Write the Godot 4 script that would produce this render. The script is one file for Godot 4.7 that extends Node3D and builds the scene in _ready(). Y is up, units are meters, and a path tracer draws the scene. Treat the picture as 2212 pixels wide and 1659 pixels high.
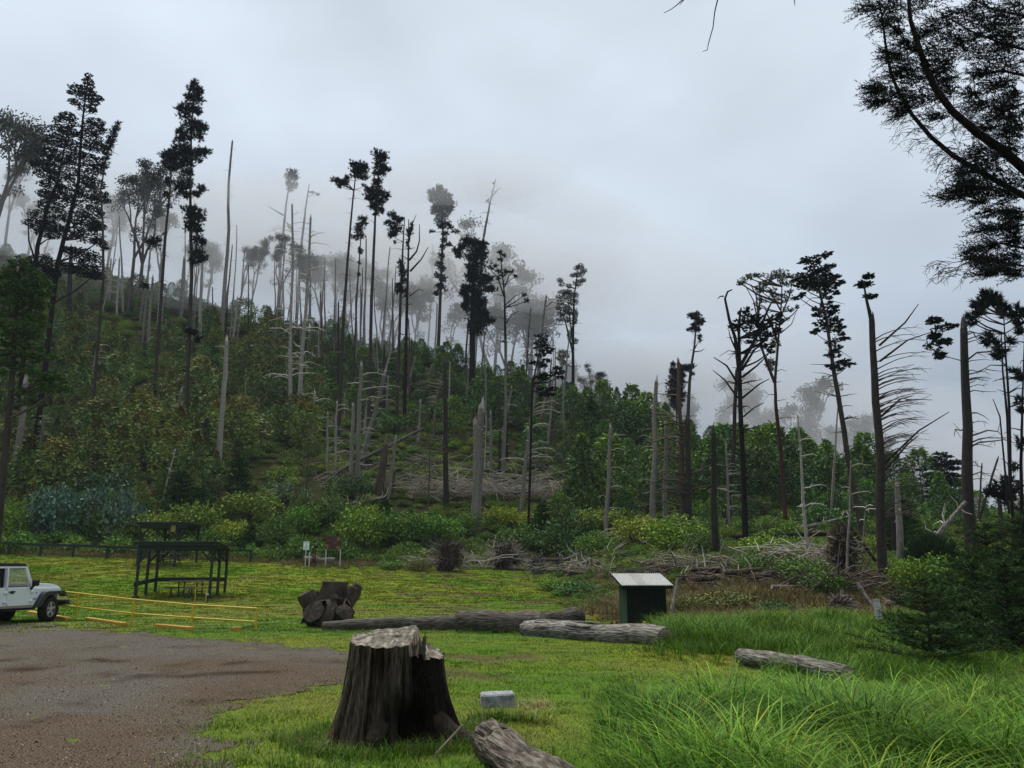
extends Node3D
# Picnic ground below a burnt, foggy hillside. y up, metres, the camera looks along -z.
const F := 1728.0            # focal length in the units of a 2212 x 1659 view of the frame
const EYE := 1.8
const PITCH := 12.75
var R := RandomNumberGenerator.new()
var nz := FastNoiseLite.new()
var taken := {}
var ridge_x := PackedFloat32Array()
var ridge_h := PackedFloat32Array()
var ridge_d := PackedFloat32Array()
var gravel_poly := PackedVector2Array()
var M := {}

class MB:
	var v := PackedVector3Array()
	var n := PackedVector3Array()
	var c := PackedColorArray()
	func tri(a: Vector3, b: Vector3, d: Vector3, col: Color) -> void:
		var m := (d - a).cross(b - a).normalized()
		v.append(a); v.append(b); v.append(d)
		n.append(m); n.append(m); n.append(m)
		c.append(col); c.append(col); c.append(col)
	func quad(a: Vector3, b: Vector3, d: Vector3, e: Vector3, col: Color) -> void:
		tri(a, b, d, col); tri(a, d, e, col)
	func leaf(p: Vector3, along: Vector3, side: Vector3, col: Color) -> void:
		var m := p + along * 0.45
		var t := p + along
		tri(p, m + side, t, col); tri(p, t, m - side, col)
	func spike(p: Vector3, along: Vector3, side: Vector3, col: Color) -> void:
		tri(p - side, p + along, p + side, col)
	func stri(a: Vector3, b: Vector3, d: Vector3, na: Vector3, nb: Vector3, nd: Vector3, ca: Color, cb: Color, cd: Color) -> void:
		var g := (d - a).cross(b - a)
		if g.dot(na + nb + nd) >= 0.0:
			v.append(a); v.append(b); v.append(d)
			n.append(na); n.append(nb); n.append(nd)
			c.append(ca); c.append(cb); c.append(cd)
		else:
			v.append(a); v.append(d); v.append(b)
			n.append(na); n.append(nd); n.append(nb)
			c.append(ca); c.append(cd); c.append(cb)
	func tube(pts: Array, rad: Array, sides: int, ca: Color, cb: Color, rough := 0.0, nf: FastNoiseLite = null, cap := true, streak := 0.0) -> void:
		var k := pts.size()
		var rings := []
		var norms := []
		var cols := []
		var u := Vector3.ZERO
		for i in k:
			var t: Vector3 = (pts[mini(i + 1, k - 1)] - pts[maxi(i - 1, 0)]).normalized()
			if i == 0:
				u = t.cross(Vector3.UP if absf(t.y) < 0.9 else Vector3.RIGHT).normalized()
			else:
				u = (u - t * u.dot(t)).normalized()
			var w := t.cross(u)
			var ring := PackedVector3Array()
			var nn := PackedVector3Array()
			var cc := PackedColorArray()
			var base := ca.lerp(cb, float(i) / maxf(1.0, k - 1.0))
			for j in sides:
				var a := TAU * j / sides
				var o := u * cos(a) + w * sin(a)
				var r: float = rad[i]
				var g := 0.0
				if nf:
					var q: Vector3 = o * 3.0 + Vector3(pts[0].x, 0, pts[0].z) * 7.0
					g = nf.get_noise_3d(q.x * 60.0, i * 9.0 + q.y * 60.0, q.z * 60.0)
					r *= 1.0 + rough * g
				ring.append(pts[i] + o * r)
				nn.append(o)
				cc.append(base * (1.0 + streak * g * 2.0))
			rings.append(ring); norms.append(nn); cols.append(cc)
		for i in k - 1:
			for j in sides:
				var j2 := (j + 1) % sides
				stri(rings[i][j], rings[i + 1][j], rings[i + 1][j2], norms[i][j], norms[i + 1][j], norms[i + 1][j2], cols[i][j], cols[i + 1][j], cols[i + 1][j2])
				stri(rings[i][j], rings[i + 1][j2], rings[i][j2], norms[i][j], norms[i + 1][j2], norms[i][j2], cols[i][j], cols[i + 1][j2], cols[i][j2])
		if cap:
			for e in [0, k - 1]:
				if rad[e] < 0.004:
					continue
				var s: int = 1 if e == 0 else -1
				var t: Vector3 = (pts[0] - pts[1]).normalized() if e == 0 else (pts[k - 1] - pts[k - 2]).normalized()
				var col: Color = cols[e][0]
				for j in sides:
					stri(pts[e], rings[e][j], rings[e][(j + 1) % sides], t, t, t, col, col, col)
	func box(p: Vector3, size: Vector3, b: Basis, col: Color, bev := 0.0) -> void:
		var h := size * 0.5
		if bev <= 0.0:
			bev = minf(minf(h.x, h.y), h.z) * 0.12
		var q := {}
		for s in [[-1, -1, -1], [1, -1, -1], [-1, 1, -1], [1, 1, -1], [-1, -1, 1], [1, -1, 1], [-1, 1, 1], [1, 1, 1]]:
			var e := Vector3(s[0], s[1], s[2])
			for ax in 3:
				var o := e * (h - Vector3.ONE * bev)
				o[ax] = e[ax] * h[ax]
				q[[s[0], s[1], s[2], ax]] = p + b * o
		for ax in 3:
			var a1 := (ax + 1) % 3
			var a2 := (ax + 2) % 3
			for s in [-1, 1]:
				var out := Vector3.ZERO
				out[ax] = s
				var k := []
				for w in [[-1, -1], [1, -1], [1, 1], [-1, 1]]:
					var e := [0, 0, 0]
					e[ax] = s; e[a1] = w[0]; e[a2] = w[1]
					k.append(q[[e[0], e[1], e[2], ax]])
				face(k, b * out, col)
			for w in [[-1, -1], [1, -1], [1, 1], [-1, 1]]:      # the bevels along this axis
				var k := []
				for s in [[-1, a1], [1, a1], [1, a2], [-1, a2]]:
					var e := [0, 0, 0]
					e[ax] = s[0]; e[a1] = w[0]; e[a2] = w[1]
					k.append(q[[e[0], e[1], e[2], s[1]]])
				var out := Vector3.ZERO
				out[a1] = w[0]; out[a2] = w[1]
				face(k, b * out, col)
		for s in [[-1, -1, -1], [1, -1, -1], [-1, 1, -1], [1, 1, -1], [-1, -1, 1], [1, -1, 1], [-1, 1, 1], [1, 1, 1]]:
			face([q[[s[0], s[1], s[2], 0]], q[[s[0], s[1], s[2], 1]], q[[s[0], s[1], s[2], 2]]], b * Vector3(s[0], s[1], s[2]), col)
	func face(k: Array, out: Vector3, col: Color) -> void:
		var m := out.normalized()
		for i in range(1, k.size() - 1):
			stri(k[0], k[i], k[i + 1], m, m, m, col, col, col)
	func prism(poly: PackedVector2Array, z0: float, z1: float, col: Color, bev := 0.0) -> void:
		# a side outline in x, y drawn out along z, its rim chamfered
		var mid := Vector2.ZERO
		for p in poly:
			mid += p / poly.size()
		var inn := PackedVector2Array()
		for p in poly:
			inn.append(p + (mid - p).normalized() * bev)
		var idx := Geometry2D.triangulate_polygon(inn)
		for e in [[z0, -1.0], [z1, 1.0]]:
			var nn := Vector3(0, 0, e[1])
			for i in range(0, idx.size(), 3):
				var a := inn[idx[i]]; var b := inn[idx[i + 1]]; var d := inn[idx[i + 2]]
				stri(Vector3(a.x, a.y, e[0]), Vector3(b.x, b.y, e[0]), Vector3(d.x, d.y, e[0]), nn, nn, nn, col, col, col)
		var cw := 1.0 if Geometry2D.is_polygon_clockwise(poly) else -1.0
		for i in poly.size():
			var j := (i + 1) % poly.size()
			var a := poly[i]; var b := poly[j]
			var o := Vector2(-(b - a).y, (b - a).x).normalized() * cw
			var nn := Vector3(o.x, o.y, 0)
			var za := z0 + bev
			var zb := z1 - bev
			face([Vector3(a.x, a.y, za), Vector3(b.x, b.y, za), Vector3(b.x, b.y, zb), Vector3(a.x, a.y, zb)], nn, col)
			if bev > 0.0:
				var ia := inn[i]; var ib := inn[j]
				face([Vector3(a.x, a.y, za), Vector3(b.x, b.y, za), Vector3(ib.x, ib.y, z0), Vector3(ia.x, ia.y, z0)], nn + Vector3(0, 0, -1), col)
				face([Vector3(a.x, a.y, zb), Vector3(b.x, b.y, zb), Vector3(ib.x, ib.y, z1), Vector3(ia.x, ia.y, z1)], nn + Vector3(0, 0, 1), col)
	func mesh() -> ArrayMesh:
		var a := []
		a.resize(Mesh.ARRAY_MAX)
		a[Mesh.ARRAY_VERTEX] = v
		a[Mesh.ARRAY_NORMAL] = n
		a[Mesh.ARRAY_COLOR] = c
		var m := ArrayMesh.new()
		m.add_surface_from_arrays(Mesh.PRIMITIVE_TRIANGLES, a)
		return m

# ---------------------------------------------------------------- naming and placing
func numbered(called: String) -> String:
	taken[called] = taken.get(called, -1) + 1
	return called if taken[called] == 0 else "%s_%03d" % [called, taken[called]]
func tag(o: Node, label: String, category := "", group := "", kind := "") -> void:
	if label: o.set_meta("label", label)
	if category: o.set_meta("category", category)
	if group: o.set_meta("group", group)
	if kind: o.set_meta("kind", kind)
func thing(called: String, label: String, category: String, pos := Vector3.ZERO, turn := 0.0, group := "") -> Node3D:
	var o := Node3D.new()
	o.name = numbered(called)
	add_child(o, true)
	o.position = pos
	o.rotation.y = turn
	tag(o, label, category, group)
	return o
func put(called: String, m: Mesh, mt: Material, parent: Node = null) -> MeshInstance3D:
	var o := MeshInstance3D.new()
	o.name = numbered(called) if parent == null else called
	o.mesh = m
	o.material_override = mt
	(parent if parent else self).add_child(o, true)
	return o
func part(called: String, b: MB, mt: Material, parent: Node) -> MeshInstance3D:
	var k := 0
	var nm := called
	while parent.has_node(nm):
		k += 1
		nm = "%s_%03d" % [called, k]
	return put(nm, b.mesh(), mt, parent)
func scatter(called: String, m: Mesh, mt: Material, xf: Array, cols: Array, parent: Node = null) -> MultiMeshInstance3D:
	var mm := MultiMesh.new()
	mm.transform_format = MultiMesh.TRANSFORM_3D
	mm.use_colors = cols.size() > 0
	mm.mesh = m
	mm.instance_count = xf.size()
	for i in xf.size():
		mm.set_instance_transform(i, xf[i])
		if cols.size():
			mm.set_instance_color(i, cols[i])
	var o := MultiMeshInstance3D.new()
	o.name = numbered(called) if parent == null else called
	o.multimesh = mm
	o.material_override = mt
	(parent if parent else self).add_child(o, true)
	o.set_meta("kind", "stuff")
	return o

# a point of the place seen at (dx, dy) of a 2212 x 1659 view, at a distance along -z
func at(dx: float, dy: float, dist: float) -> Vector3:
	var a := (dx - 1106.0) / F
	var b := (829.5 - dy) / F
	var th := deg_to_rad(PITCH)
	var dir := Vector3(a, b * cos(th) + sin(th), b * sin(th) - cos(th))
	return Vector3(0, EYE, 0) + dir * (dist / -dir.z)
func seen(p: Vector3) -> Vector2:
	var th := deg_to_rad(PITCH)
	var q := p - Vector3(0, EYE, 0)
	var fw := q.y * sin(th) - q.z * cos(th)
	var up := q.y * cos(th) + q.z * sin(th)
	return Vector2(1106.0 + F * q.x / fw, 829.5 - F * up / fw)
func table(x: float, xs: PackedFloat32Array, ys: PackedFloat32Array) -> float:
	if x <= xs[0]: return ys[0]
	for i in range(1, xs.size()):
		if x < xs[i]:
			return lerpf(ys[i - 1], ys[i], (x - xs[i - 1]) / (xs[i] - xs[i - 1]))
	return ys[ys.size() - 1]
const LD := [16.0, 24.0, 31.0, 38.0, 46.0, 54.0, 62.0]
const LH := [0.0, 0.0, 0.05, 0.22, 1.0, 1.85, 2.4]
const RD := [15.0, 24.0, 27.0, 30.0, 36.0, 45.0, 62.0]
const RH := [0.0, 0.05, 0.3, 0.95, 1.5, 2.3, 4.0]
var ld := PackedFloat32Array(LD)
var lh := PackedFloat32Array(LH)
var rd := PackedFloat32Array(RD)
var rh := PackedFloat32Array(RH)
func ground_h(x: float, z: float) -> float:
	var d := -z
	var hl := table(d, ld, lh) - 0.03 * (clampf(x, -60, 4) + 15.0) * clampf((d - 30.0) / 24.0, 0, 1)
	var hr := table(d, rd, rh)
	var h := lerpf(hl, hr, smoothstep(2.0, 8.0, x))
	if d > 58.0:
		var top := table(x, ridge_x, ridge_h)
		var dr := table(x, ridge_x, ridge_d)
		var t := (d - 60.0) / (dr - 60.0)
		if t <= 1.0:
			t = maxf(t, 0.0)
			h = lerpf(h, top, t * (0.8 + 0.2 * t))
		else:
			h = maxf(top - (d - dr) * 0.22, minf(top * 0.45, top - 4.0))
		h += nz.get_noise_2d(x * 4.0, z * 4.0) * 1.2 * clampf((d - 60.0) / 30.0, 0, 1)
	h += nz.get_noise_2d(x * 18.0 + 90.0, z * 18.0) * 0.05 * clampf((d - 5.0) / 10.0, 0, 1)
	h += nz.get_noise_2d(x * 55.0, z * 55.0 + 40.0) * 0.018
	h += 0.32 * exp(-((x - 5.6) * (x - 5.6) / 9.0 + (d - 19.5) * (d - 19.5) / 7.0))
	h += 0.28 * exp(-((x - 9.5) * (x - 9.5) / 8.0 + (d - 21.5) * (d - 21.5) / 4.0))
	return h
func on_ground(x: float, dist: float) -> Vector3:
	return Vector3(x, ground_h(x, -dist), -dist)
func gr(dx: float, dy: float) -> Vector3:                  # where the sight line meets the ground
	var last := 4.0
	var d := 4.0
	while d < 175.0:
		var p := at(dx, dy, d)
		if p.y < ground_h(p.x, p.z):
			for i in 8:
				var m := (last + d) * 0.5
				p = at(dx, dy, m)
				if p.y < ground_h(p.x, p.z): d = m
				else: last = m
			break
		last = d
		d += 0.15 + d * 0.006
	var q := at(dx, dy, d)
	return Vector3(q.x, ground_h(q.x, q.z), q.z)

func rv() -> Vector3:
	var z := R.randf_range(-1, 1)
	var a := R.randf() * TAU
	var s := sqrt(1 - z * z)
	return Vector3(s * cos(a), z, s * sin(a))
func vary(col: Color, amt: float) -> Color:
	var k := 1.0 + R.randf_range(-amt, amt)
	var w := R.randf_range(-amt, amt) * 0.35
	return Color(col.r * k * (1 + w), col.g * k, col.b * k * (1 - w))
func lin(r: float, g: float, b: float) -> Color:           # a real-world base colour, as vertex colours take it
	return Color(r, g, b)
func surf(col: Color, rough := 0.8, metal := 0.0) -> StandardMaterial3D:
	var m := StandardMaterial3D.new()
	m.albedo_color = col.linear_to_srgb()
	m.roughness = rough
	m.metallic = metal
	m.metallic_specular = 0.4
	return m
func vmat(rough := 0.85, back := 0.0) -> StandardMaterial3D:
	var m := surf(Color.WHITE, rough)
	m.vertex_color_use_as_albedo = true
	m.metallic_specular = 0.3
	if back > 0.0:
		m.backlight_enabled = true
		m.backlight = Color(back, back, back * 0.6)
	return m
func noise_tex(freq: float, oct: int, lo: Color, hi: Color, size := 512, kind := FastNoiseLite.TYPE_SIMPLEX_SMOOTH) -> NoiseTexture2D:
	var n := FastNoiseLite.new()
	n.noise_type = kind
	n.frequency = freq
	n.fractal_octaves = oct
	n.seed = 11
	var t := NoiseTexture2D.new()
	t.width = size
	t.height = size
	t.seamless = true
	t.noise = n
	var g := Gradient.new()
	g.set_color(0, lo)
	g.set_color(1, hi)
	t.color_ramp = g
	return t

func _ready() -> void:
	R.seed = 7
	nz.seed = 3
	nz.frequency = 0.02
	nz.fractal_octaves = 4
	view_sky_sun()
	for k in [[-600, 470, 165], [-300, 475, 160], [0, 548, 150], [553, 690, 138], [834, 755, 128], [1060, 800, 120], [1325, 884, 112], [1539, 966, 105], [1773, 1040, 98], [2000, 1122, 90], [2212, 1168, 85], [2700, 1192, 80]]:
		var p := at(k[0], k[1], k[2])
		ridge_x.append(p.x); ridge_h.append(p.y); ridge_d.append(k[2])
	for k in [[-500, 1352], [0, 1350], [130, 1353], [330, 1372], [520, 1387], [640, 1402], [740, 1402], [800, 1408], [822, 1424], [812, 1452], [770, 1474], [720, 1486], [560, 1502], [480, 1535], [470, 1600], [500, 1655], [520, 1760], [560, 2100], [-900, 2100], [-1500, 1500]]:
		var p := at(k[0], k[1], 10.0)
		var e := Vector3(0, EYE, 0)
		var q := e + (p - e) * (EYE / maxf(0.01, EYE - p.y))
		gravel_poly.append(Vector2(q.x, q.z))
	materials()
	ground()
	grasses()
	foreground()
	picnic_ground()
	vehicle()
	hillside()
	dead_wood()
	standing_trees()
	overhanging_tree()
	mist()

func view_sky_sun() -> void:
	var cam := Camera3D.new()
	cam.name = "camera"
	cam.fov = 2.0 * rad_to_deg(atan(829.5 / F))
	cam.position = Vector3(0, EYE, 0)
	cam.rotation_degrees.x = PITCH
	cam.near = 0.1
	cam.far = 3000.0
	add_child(cam)
	cam.current = true
	var W := 768
	var H := 384
	var im := Image.create(W, H, false, Image.FORMAT_RGBF)
	var cn := FastNoiseLite.new()
	cn.seed = 21
	cn.frequency = 1.1
	cn.fractal_octaves = 5
	for j in H:
		var el := (0.5 - (j + 0.5) / H) * PI
		for i in W:
			var az := (i + 0.5) / W * TAU
			var d := Vector3(cos(el) * sin(az), sin(el) * 1.6, cos(el) * cos(az))
			var g := cn.get_noise_3d(d.x, d.y, d.z) + 0.5 * cn.get_noise_3d(d.x * 2.3 + 9.0, d.y * 3.0, d.z * 2.3)
			var t := clampf(sin(maxf(el, 0.0)), 0, 1)
			var c := Color(0.37, 0.435, 0.52).lerp(Color(0.61, 0.685, 0.775), smoothstep(0.1, 0.62, t))
			c = c.lerp(Color(0.80, 0.89, 0.98), smoothstep(0.6, 1.0, t))
			c = c * (1.0 + 0.30 * g * smoothstep(-0.1, 0.3, t))
			if el < -0.02:
				c = Color(0.2, 0.22, 0.2)
			im.set_pixel(i, j, c)
	var sky := Sky.new()
	var pm := PanoramaSkyMaterial.new()
	pm.panorama = ImageTexture.create_from_image(im)
	sky.sky_material = pm
	var e := Environment.new()
	e.background_mode = Environment.BG_SKY
	e.sky = sky
	e.tonemap_mode = Environment.TONE_MAPPER_LINEAR
	e.background_energy_multiplier = 0.39
	e.tonemap_exposure = 3.0
	e.fog_enabled = true
	e.fog_density = 0.0002
	e.fog_light_color = Color(0.86, 0.91, 1.0)
	e.volumetric_fog_enabled = true
	e.volumetric_fog_density = 0.0
	e.sdfgi_enabled = true
	e.ssao_enabled = true
	e.ssil_enabled = true
	var we := WorldEnvironment.new()
	we.name = "environment"
	we.environment = e
	add_child(we)
	var sun := DirectionalLight3D.new()
	sun.name = "sun"
	sun.light_energy = 0.5
	sun.light_angular_distance = 30.0
	sun.light_color = Color(1.0, 0.965, 0.9)
	sun.shadow_enabled = true
	add_child(sun)
	sun.look_at_from_position(Vector3(-25, 90, -45), Vector3.ZERO)

func materials() -> void:
	M.leaf = vmat(0.75, 0.35)
	M.needle = vmat(0.8, 0.0)
	M.needle.metallic_specular = 0.15
	M.grass = vmat(0.7, 0.5)
	M.wood = vmat(0.9)
	M.wood.metallic_specular = 0.2
	M.bark = vmat(0.92)
	M.bark.metallic_specular = 0.2
	M.bark.albedo_texture = noise_tex(0.02, 5, Color(0.6, 0.58, 0.56), Color(1, 1, 1))
	M.bark.uv1_triplanar = true
	M.bark.uv1_scale = Vector3(1.6, 0.22, 1.6)
	M.bark.heightmap_enabled = true
	M.bark.heightmap_texture = noise_tex(0.02, 5, Color.BLACK, Color.WHITE)
	M.bark.heightmap_scale = 3.0
	M.grain = vmat(0.9)                                     # weathered logs lying along x: fine grain, cracks
	M.grain.metallic_specular = 0.2
	M.grain.albedo_texture = noise_tex(0.015, 6, Color(0.28, 0.26, 0.24), Color(1, 1, 1))
	M.grain.uv1_triplanar = true
	M.grain.uv1_scale = Vector3(0.35, 2.6, 2.6)
	M.grain.heightmap_enabled = true
	M.grain.heightmap_texture = noise_tex(0.015, 6, Color.BLACK, Color.WHITE)
	M.grain.heightmap_scale = 4.5
	M.stump = vmat(0.92)
	M.stump.metallic_specular = 0.15
	M.stump.albedo_texture = noise_tex(0.012, 6, Color(0.36, 0.34, 0.31), Color(1, 1, 1), 1024)
	M.stump.uv1_triplanar = true
	M.stump.uv1_scale = Vector3(3.2, 0.42, 3.2)
	M.stump.heightmap_enabled = true
	M.stump.heightmap_texture = noise_tex(0.012, 6, Color.BLACK, Color.WHITE, 1024)
	M.stump.heightmap_scale = 5.0
	M.ground = vmat(0.95)
	M.ground.metallic_specular = 0.1
	M.ground.albedo_texture = noise_tex(0.03, 5, Color(0.72, 0.72, 0.66), Color(1, 1, 1))
	M.ground.uv1_triplanar = true
	M.ground.uv1_world_triplanar = true
	M.ground.uv1_scale = Vector3(0.8, 0.8, 0.8)
	M.gravel = vmat(0.95)
	M.gravel.metallic_specular = 0.15
	M.gravel.albedo_texture = noise_tex(0.075, 3, Color(0.28, 0.27, 0.27), Color(1, 1, 1), 1024)
	M.gravel.uv1_triplanar = true
	M.gravel.uv1_world_triplanar = true
	M.gravel.uv1_scale = Vector3(0.45, 0.45, 0.45)
	M.gravel.heightmap_enabled = true
	M.gravel.heightmap_texture = noise_tex(0.09, 3, Color.BLACK, Color.WHITE, 1024)
	M.gravel.heightmap_scale = 2.2
	M.green = surf(lin(0.012, 0.030, 0.022), 0.55)
	M.green.albedo_texture = noise_tex(0.05, 4, Color(0.7, 0.7, 0.7), Color(1, 1, 1))
	M.green.uv1_triplanar = true
	M.yellow = surf(lin(0.72, 0.53, 0.03), 0.5)
	M.yellow.albedo_texture = noise_tex(0.03, 5, Color(0.62, 0.58, 0.5), Color(1, 1, 1))
	M.yellow.uv1_triplanar = true
	M.stop = surf(lin(0.55, 0.34, 0.05), 0.8)
	M.stop.albedo_texture = M.yellow.albedo_texture
	M.stop.uv1_triplanar = true
	M.zinc = surf(lin(0.29, 0.31, 0.33), 0.55, 0.2)
	M.zinc.albedo_texture = noise_tex(0.012, 4, Color(0.62, 0.62, 0.62), Color(1, 1, 1))
	M.zinc.uv1_triplanar = true
	M.zinc.uv1_scale = Vector3(1.2, 1.2, 1.2)
	M.pipe = surf(lin(0.42, 0.44, 0.44), 0.5, 0.3)

func on_gravel(x: float, z: float) -> bool:
	var w := 0.45 * clampf(-z / 14.0, 0.25, 1.0)
	var p := Vector2(x + nz.get_noise_2d(x * 40.0, z * 40.0) * w * 2.2, z + nz.get_noise_2d(x * 40.0 + 77.0, z * 40.0) * w * 2.6)
	return Geometry2D.is_point_in_polygon(p, gravel_poly)
func bare(x: float, z: float) -> float:                    # 0 lush .. 1 bare soil
	var d := -z
	var b := nz.get_noise_2d(x * 9.0 + 300.0, z * 12.0) * 1.5 + nz.get_noise_2d(x * 45.0, z * 45.0 + 500.0) * 1.1
	var k := -0.62
	if d > 29.0 and d < 52.0:
		k = -0.46 + 0.5 * smoothstep(-14.0, -2.0, x)
	elif d > 24.0 and d <= 29.0 and x > 1.0:
		k = 0.0
	elif d < 12.0 and x < 0.6:
		k = -0.1
	elif d > 13.2 and d < 17.5 and x > -2.6 and x < 0.8:
		k = 0.42 * (1.0 - smoothstep(-0.4, 0.8, x))
	return clampf((b + k - 0.12) * 1.8, 0.0, 0.85)
func ground_col(x: float, z: float) -> Color:
	var d := -z
	if d > 59.0:
		return lin(0.035, 0.042, 0.014).lerp(lin(0.05, 0.04, 0.025), clampf(nz.get_noise_2d(x * 10.0, z * 10.0) + 0.4, 0, 1))
	var y := clampf(nz.get_noise_2d(x * 5.0, z * 7.0 + 60.0) * 1.6 + 0.35 + (0.3 if d > 30.0 and x < -2.0 else 0.0), 0, 1)
	var c := lin(0.094, 0.178, 0.015).lerp(lin(0.165, 0.196, 0.028), y)
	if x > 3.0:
		c = c.lerp(lin(0.06, 0.048, 0.025), smoothstep(23.5, 26.0, d) * (1.0 - smoothstep(33.0, 36.0, d)) * 0.9)  # dark earth bank, with the shade under the log jam painted into its brown
		c = c.lerp(lin(0.05, 0.07, 0.02), smoothstep(33.0, 38.0, d))
	elif d > 54.0:
		c = c.lerp(lin(0.06, 0.08, 0.02), smoothstep(53.0, 56.0, d))
	return c.lerp(lin(0.095, 0.070, 0.040), bare(x, z))

func ground() -> void:
	var zs := []
	var d := -14.0
	while d < 430.0:
		zs.append(d)
		d += 0.4 if d < 32.0 else 0.8 if d < 64.0 else 2.0 if d < 185.0 else 40.0
	var xs := []
	var x := -340.0
	while x < 340.0:
		xs.append(x)
		var a := absf(x + 0.01)
		x += 0.4 if a < 22.0 else 0.9 if a < 44.0 else 2.2 if a < 132.0 else 40.0
	var v := PackedVector3Array(); var n := PackedVector3Array(); var c := PackedColorArray(); var ix := PackedInt32Array()
	for dz in zs:
		for px in xs:
			var h := ground_h(px, -dz)
			v.append(Vector3(px, h, -dz))
			n.append(Vector3(h - ground_h(px + 0.3, -dz), 0.3, h - ground_h(px, -dz + 0.3)).normalized())
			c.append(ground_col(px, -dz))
	var w := xs.size()
	for j in zs.size() - 1:
		for i in w - 1:
			var a := j * w + i
			ix.append_array(PackedInt32Array([a, a + w, a + 1, a + 1, a + w, a + w + 1]))
	var g := put("ground", grid(v, n, c, ix), M.ground)
	g.set_meta("kind", "structure")
	# the gravel lot, a sheet of its own just above
	v = PackedVector3Array(); n = PackedVector3Array(); c = PackedColorArray(); ix = PackedInt32Array()
	var at_ := {}
	var s := 0.1
	for j in range(30, 262):
		for i in range(-210, 20):
			if not on_gravel((i + 0.5) * s, -(j + 0.5) * s):
				continue
			var q := []
			for o in [[0, 0], [1, 0], [1, 1], [0, 1]]:
				var key := Vector2i(i + o[0], j + o[1])
				if not at_.has(key):
					at_[key] = v.size()
					var px: float = key.x * s
					var pz: float = -key.y * s
					v.append(Vector3(px, ground_h(px, pz) + 0.012, pz))
					var h := ground_h(px, pz)
					n.append(Vector3(h - ground_h(px + 0.1, pz), 0.1, h - ground_h(px, pz + 0.1)).normalized())
					c.append(gravel_col(px, pz))
				q.append(at_[key])
			ix.append_array(PackedInt32Array([q[0], q[3], q[1], q[1], q[3], q[2]]))
	var lot := put("gravel_lot", grid(v, n, c, ix), M.gravel)
	lot.set_meta("kind", "structure")
	# loose stones
	for kind in 2:
		var b := MB.new()
		var pts := []
		for i in 7:
			pts.append(rv() * Vector3(1, 0.6, 1))
		for i in 10:
			b.tri(pts[R.randi() % 7], pts[R.randi() % 7], pts[R.randi() % 7], Color.WHITE)
		var xf := []
		var cols := []
		while xf.size() < 9000:
			var dd := 5.5 + 19.0 * pow(R.randf(), 1.5)
			var px := R.randf_range(-0.72 * dd, 0.1 * dd)
			if not on_gravel(px, -dd):
				continue
			var k := R.randf_range(0.006, 0.017) * (1.8 if R.randf() < 0.04 else 1.0)
			xf.append(Transform3D(Basis(rv(), R.randf() * 6.0).scaled(Vector3.ONE * k), Vector3(px, ground_h(px, -dd) + 0.014, -dd)))
			var gq := gravel_col(px, -dd) * R.randf_range(0.45, 1.5)
			cols.append(gq)
		var st := scatter("loose_stones", b.mesh(), M.wood, xf, cols)
		tag(st, "small loose grey and brown stones strewn over the gravel lot" if kind == 0 else "coarse chips of stone strewn over the gravel lot", "gravel", "", "stuff")
func grid(v, n, c, ix) -> ArrayMesh:
	var a := []
	a.resize(Mesh.ARRAY_MAX)
	a[Mesh.ARRAY_VERTEX] = v; a[Mesh.ARRAY_NORMAL] = n; a[Mesh.ARRAY_COLOR] = c; a[Mesh.ARRAY_INDEX] = ix
	var m := ArrayMesh.new()
	m.add_surface_from_arrays(Mesh.PRIMITIVE_TRIANGLES, a)
	return m
func gravel_col(x: float, z: float) -> Color:
	var d := -z
	var grey := lin(0.245, 0.222, 0.19)
	var brown := lin(0.222, 0.172, 0.126)
	var t := clampf(0.55 + nz.get_noise_2d(x * 14.0, z * 14.0 + 20.0) * 1.5 - smoothstep(14.0, 20.0, d) * 0.75 + smoothstep(-5.0, -1.0, x) * 0.5, 0, 1)
	var c := grey.lerp(brown, t)
	# two muddy wheel tracks that cross the lot
	for tr in [[16.2, 0.0], [14.6, 0.0]]:
		var line: float = tr[0] + 0.5 * sin(x * 0.35) + nz.get_noise_2d(x * 20.0, 7.0) * 0.7
		var k := exp(-pow((d - line) / 0.30, 2.0)) * clampf(nz.get_noise_2d(x * 30.0, tr[0] * 50.0) * 2.0 + 0.55, 0, 1)
		c = c.lerp(lin(0.075, 0.042, 0.026), k * 0.85)
	var wet := clampf(nz.get_noise_2d(x * 28.0 + 40.0, z * 28.0) * 2.4 - 0.55, 0, 1)
	return c.lerp(lin(0.11, 0.085, 0.068), wet * 0.6)

# ---------------------------------------------------------------- grass
func blade(b: MB, p: Vector3, dir: Vector3, up: float, reach: float, w: float, seg: int, col: Color) -> void:
	var side := Vector3(-dir.z, 0, dir.x) * w
	var last := p
	for i in range(1, seg + 1):
		var t := float(i) / seg
		var q := p + dir * reach * t * t + Vector3.UP * up * (t - 0.42 * t * t * t)
		var a := side * (1.0 - (i - 1.0) / seg)
		if i == seg:
			b.tri(last - a, q, last + a, col)
		else:
			b.quad(last - a, q - side * (1.0 - t), q + side * (1.0 - t), last + a, col)
		last = q
func tuft(nb: int, spread: float, hmin: float, hmax: float, w: float, seg: int, lean: float, cols: Array) -> ArrayMesh:
	var b := MB.new()
	for i in nb:
		var a := R.randf() * TAU
		var p := Vector3(cos(a), 0, sin(a)) * spread * sqrt(R.randf()) + Vector3(0, -0.02, 0)
		var dir := Vector3(cos(a + R.randf_range(-1, 1)), 0, sin(a + R.randf_range(-1, 1))).normalized()
		var h := R.randf_range(hmin, hmax)
		blade(b, p, dir, h, h * lean * R.randf_range(0.2, 1.3), w * R.randf_range(0.6, 1.2), seg, vary(cols[R.randi() % cols.size()], 0.4))
	return b.mesh()
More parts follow.
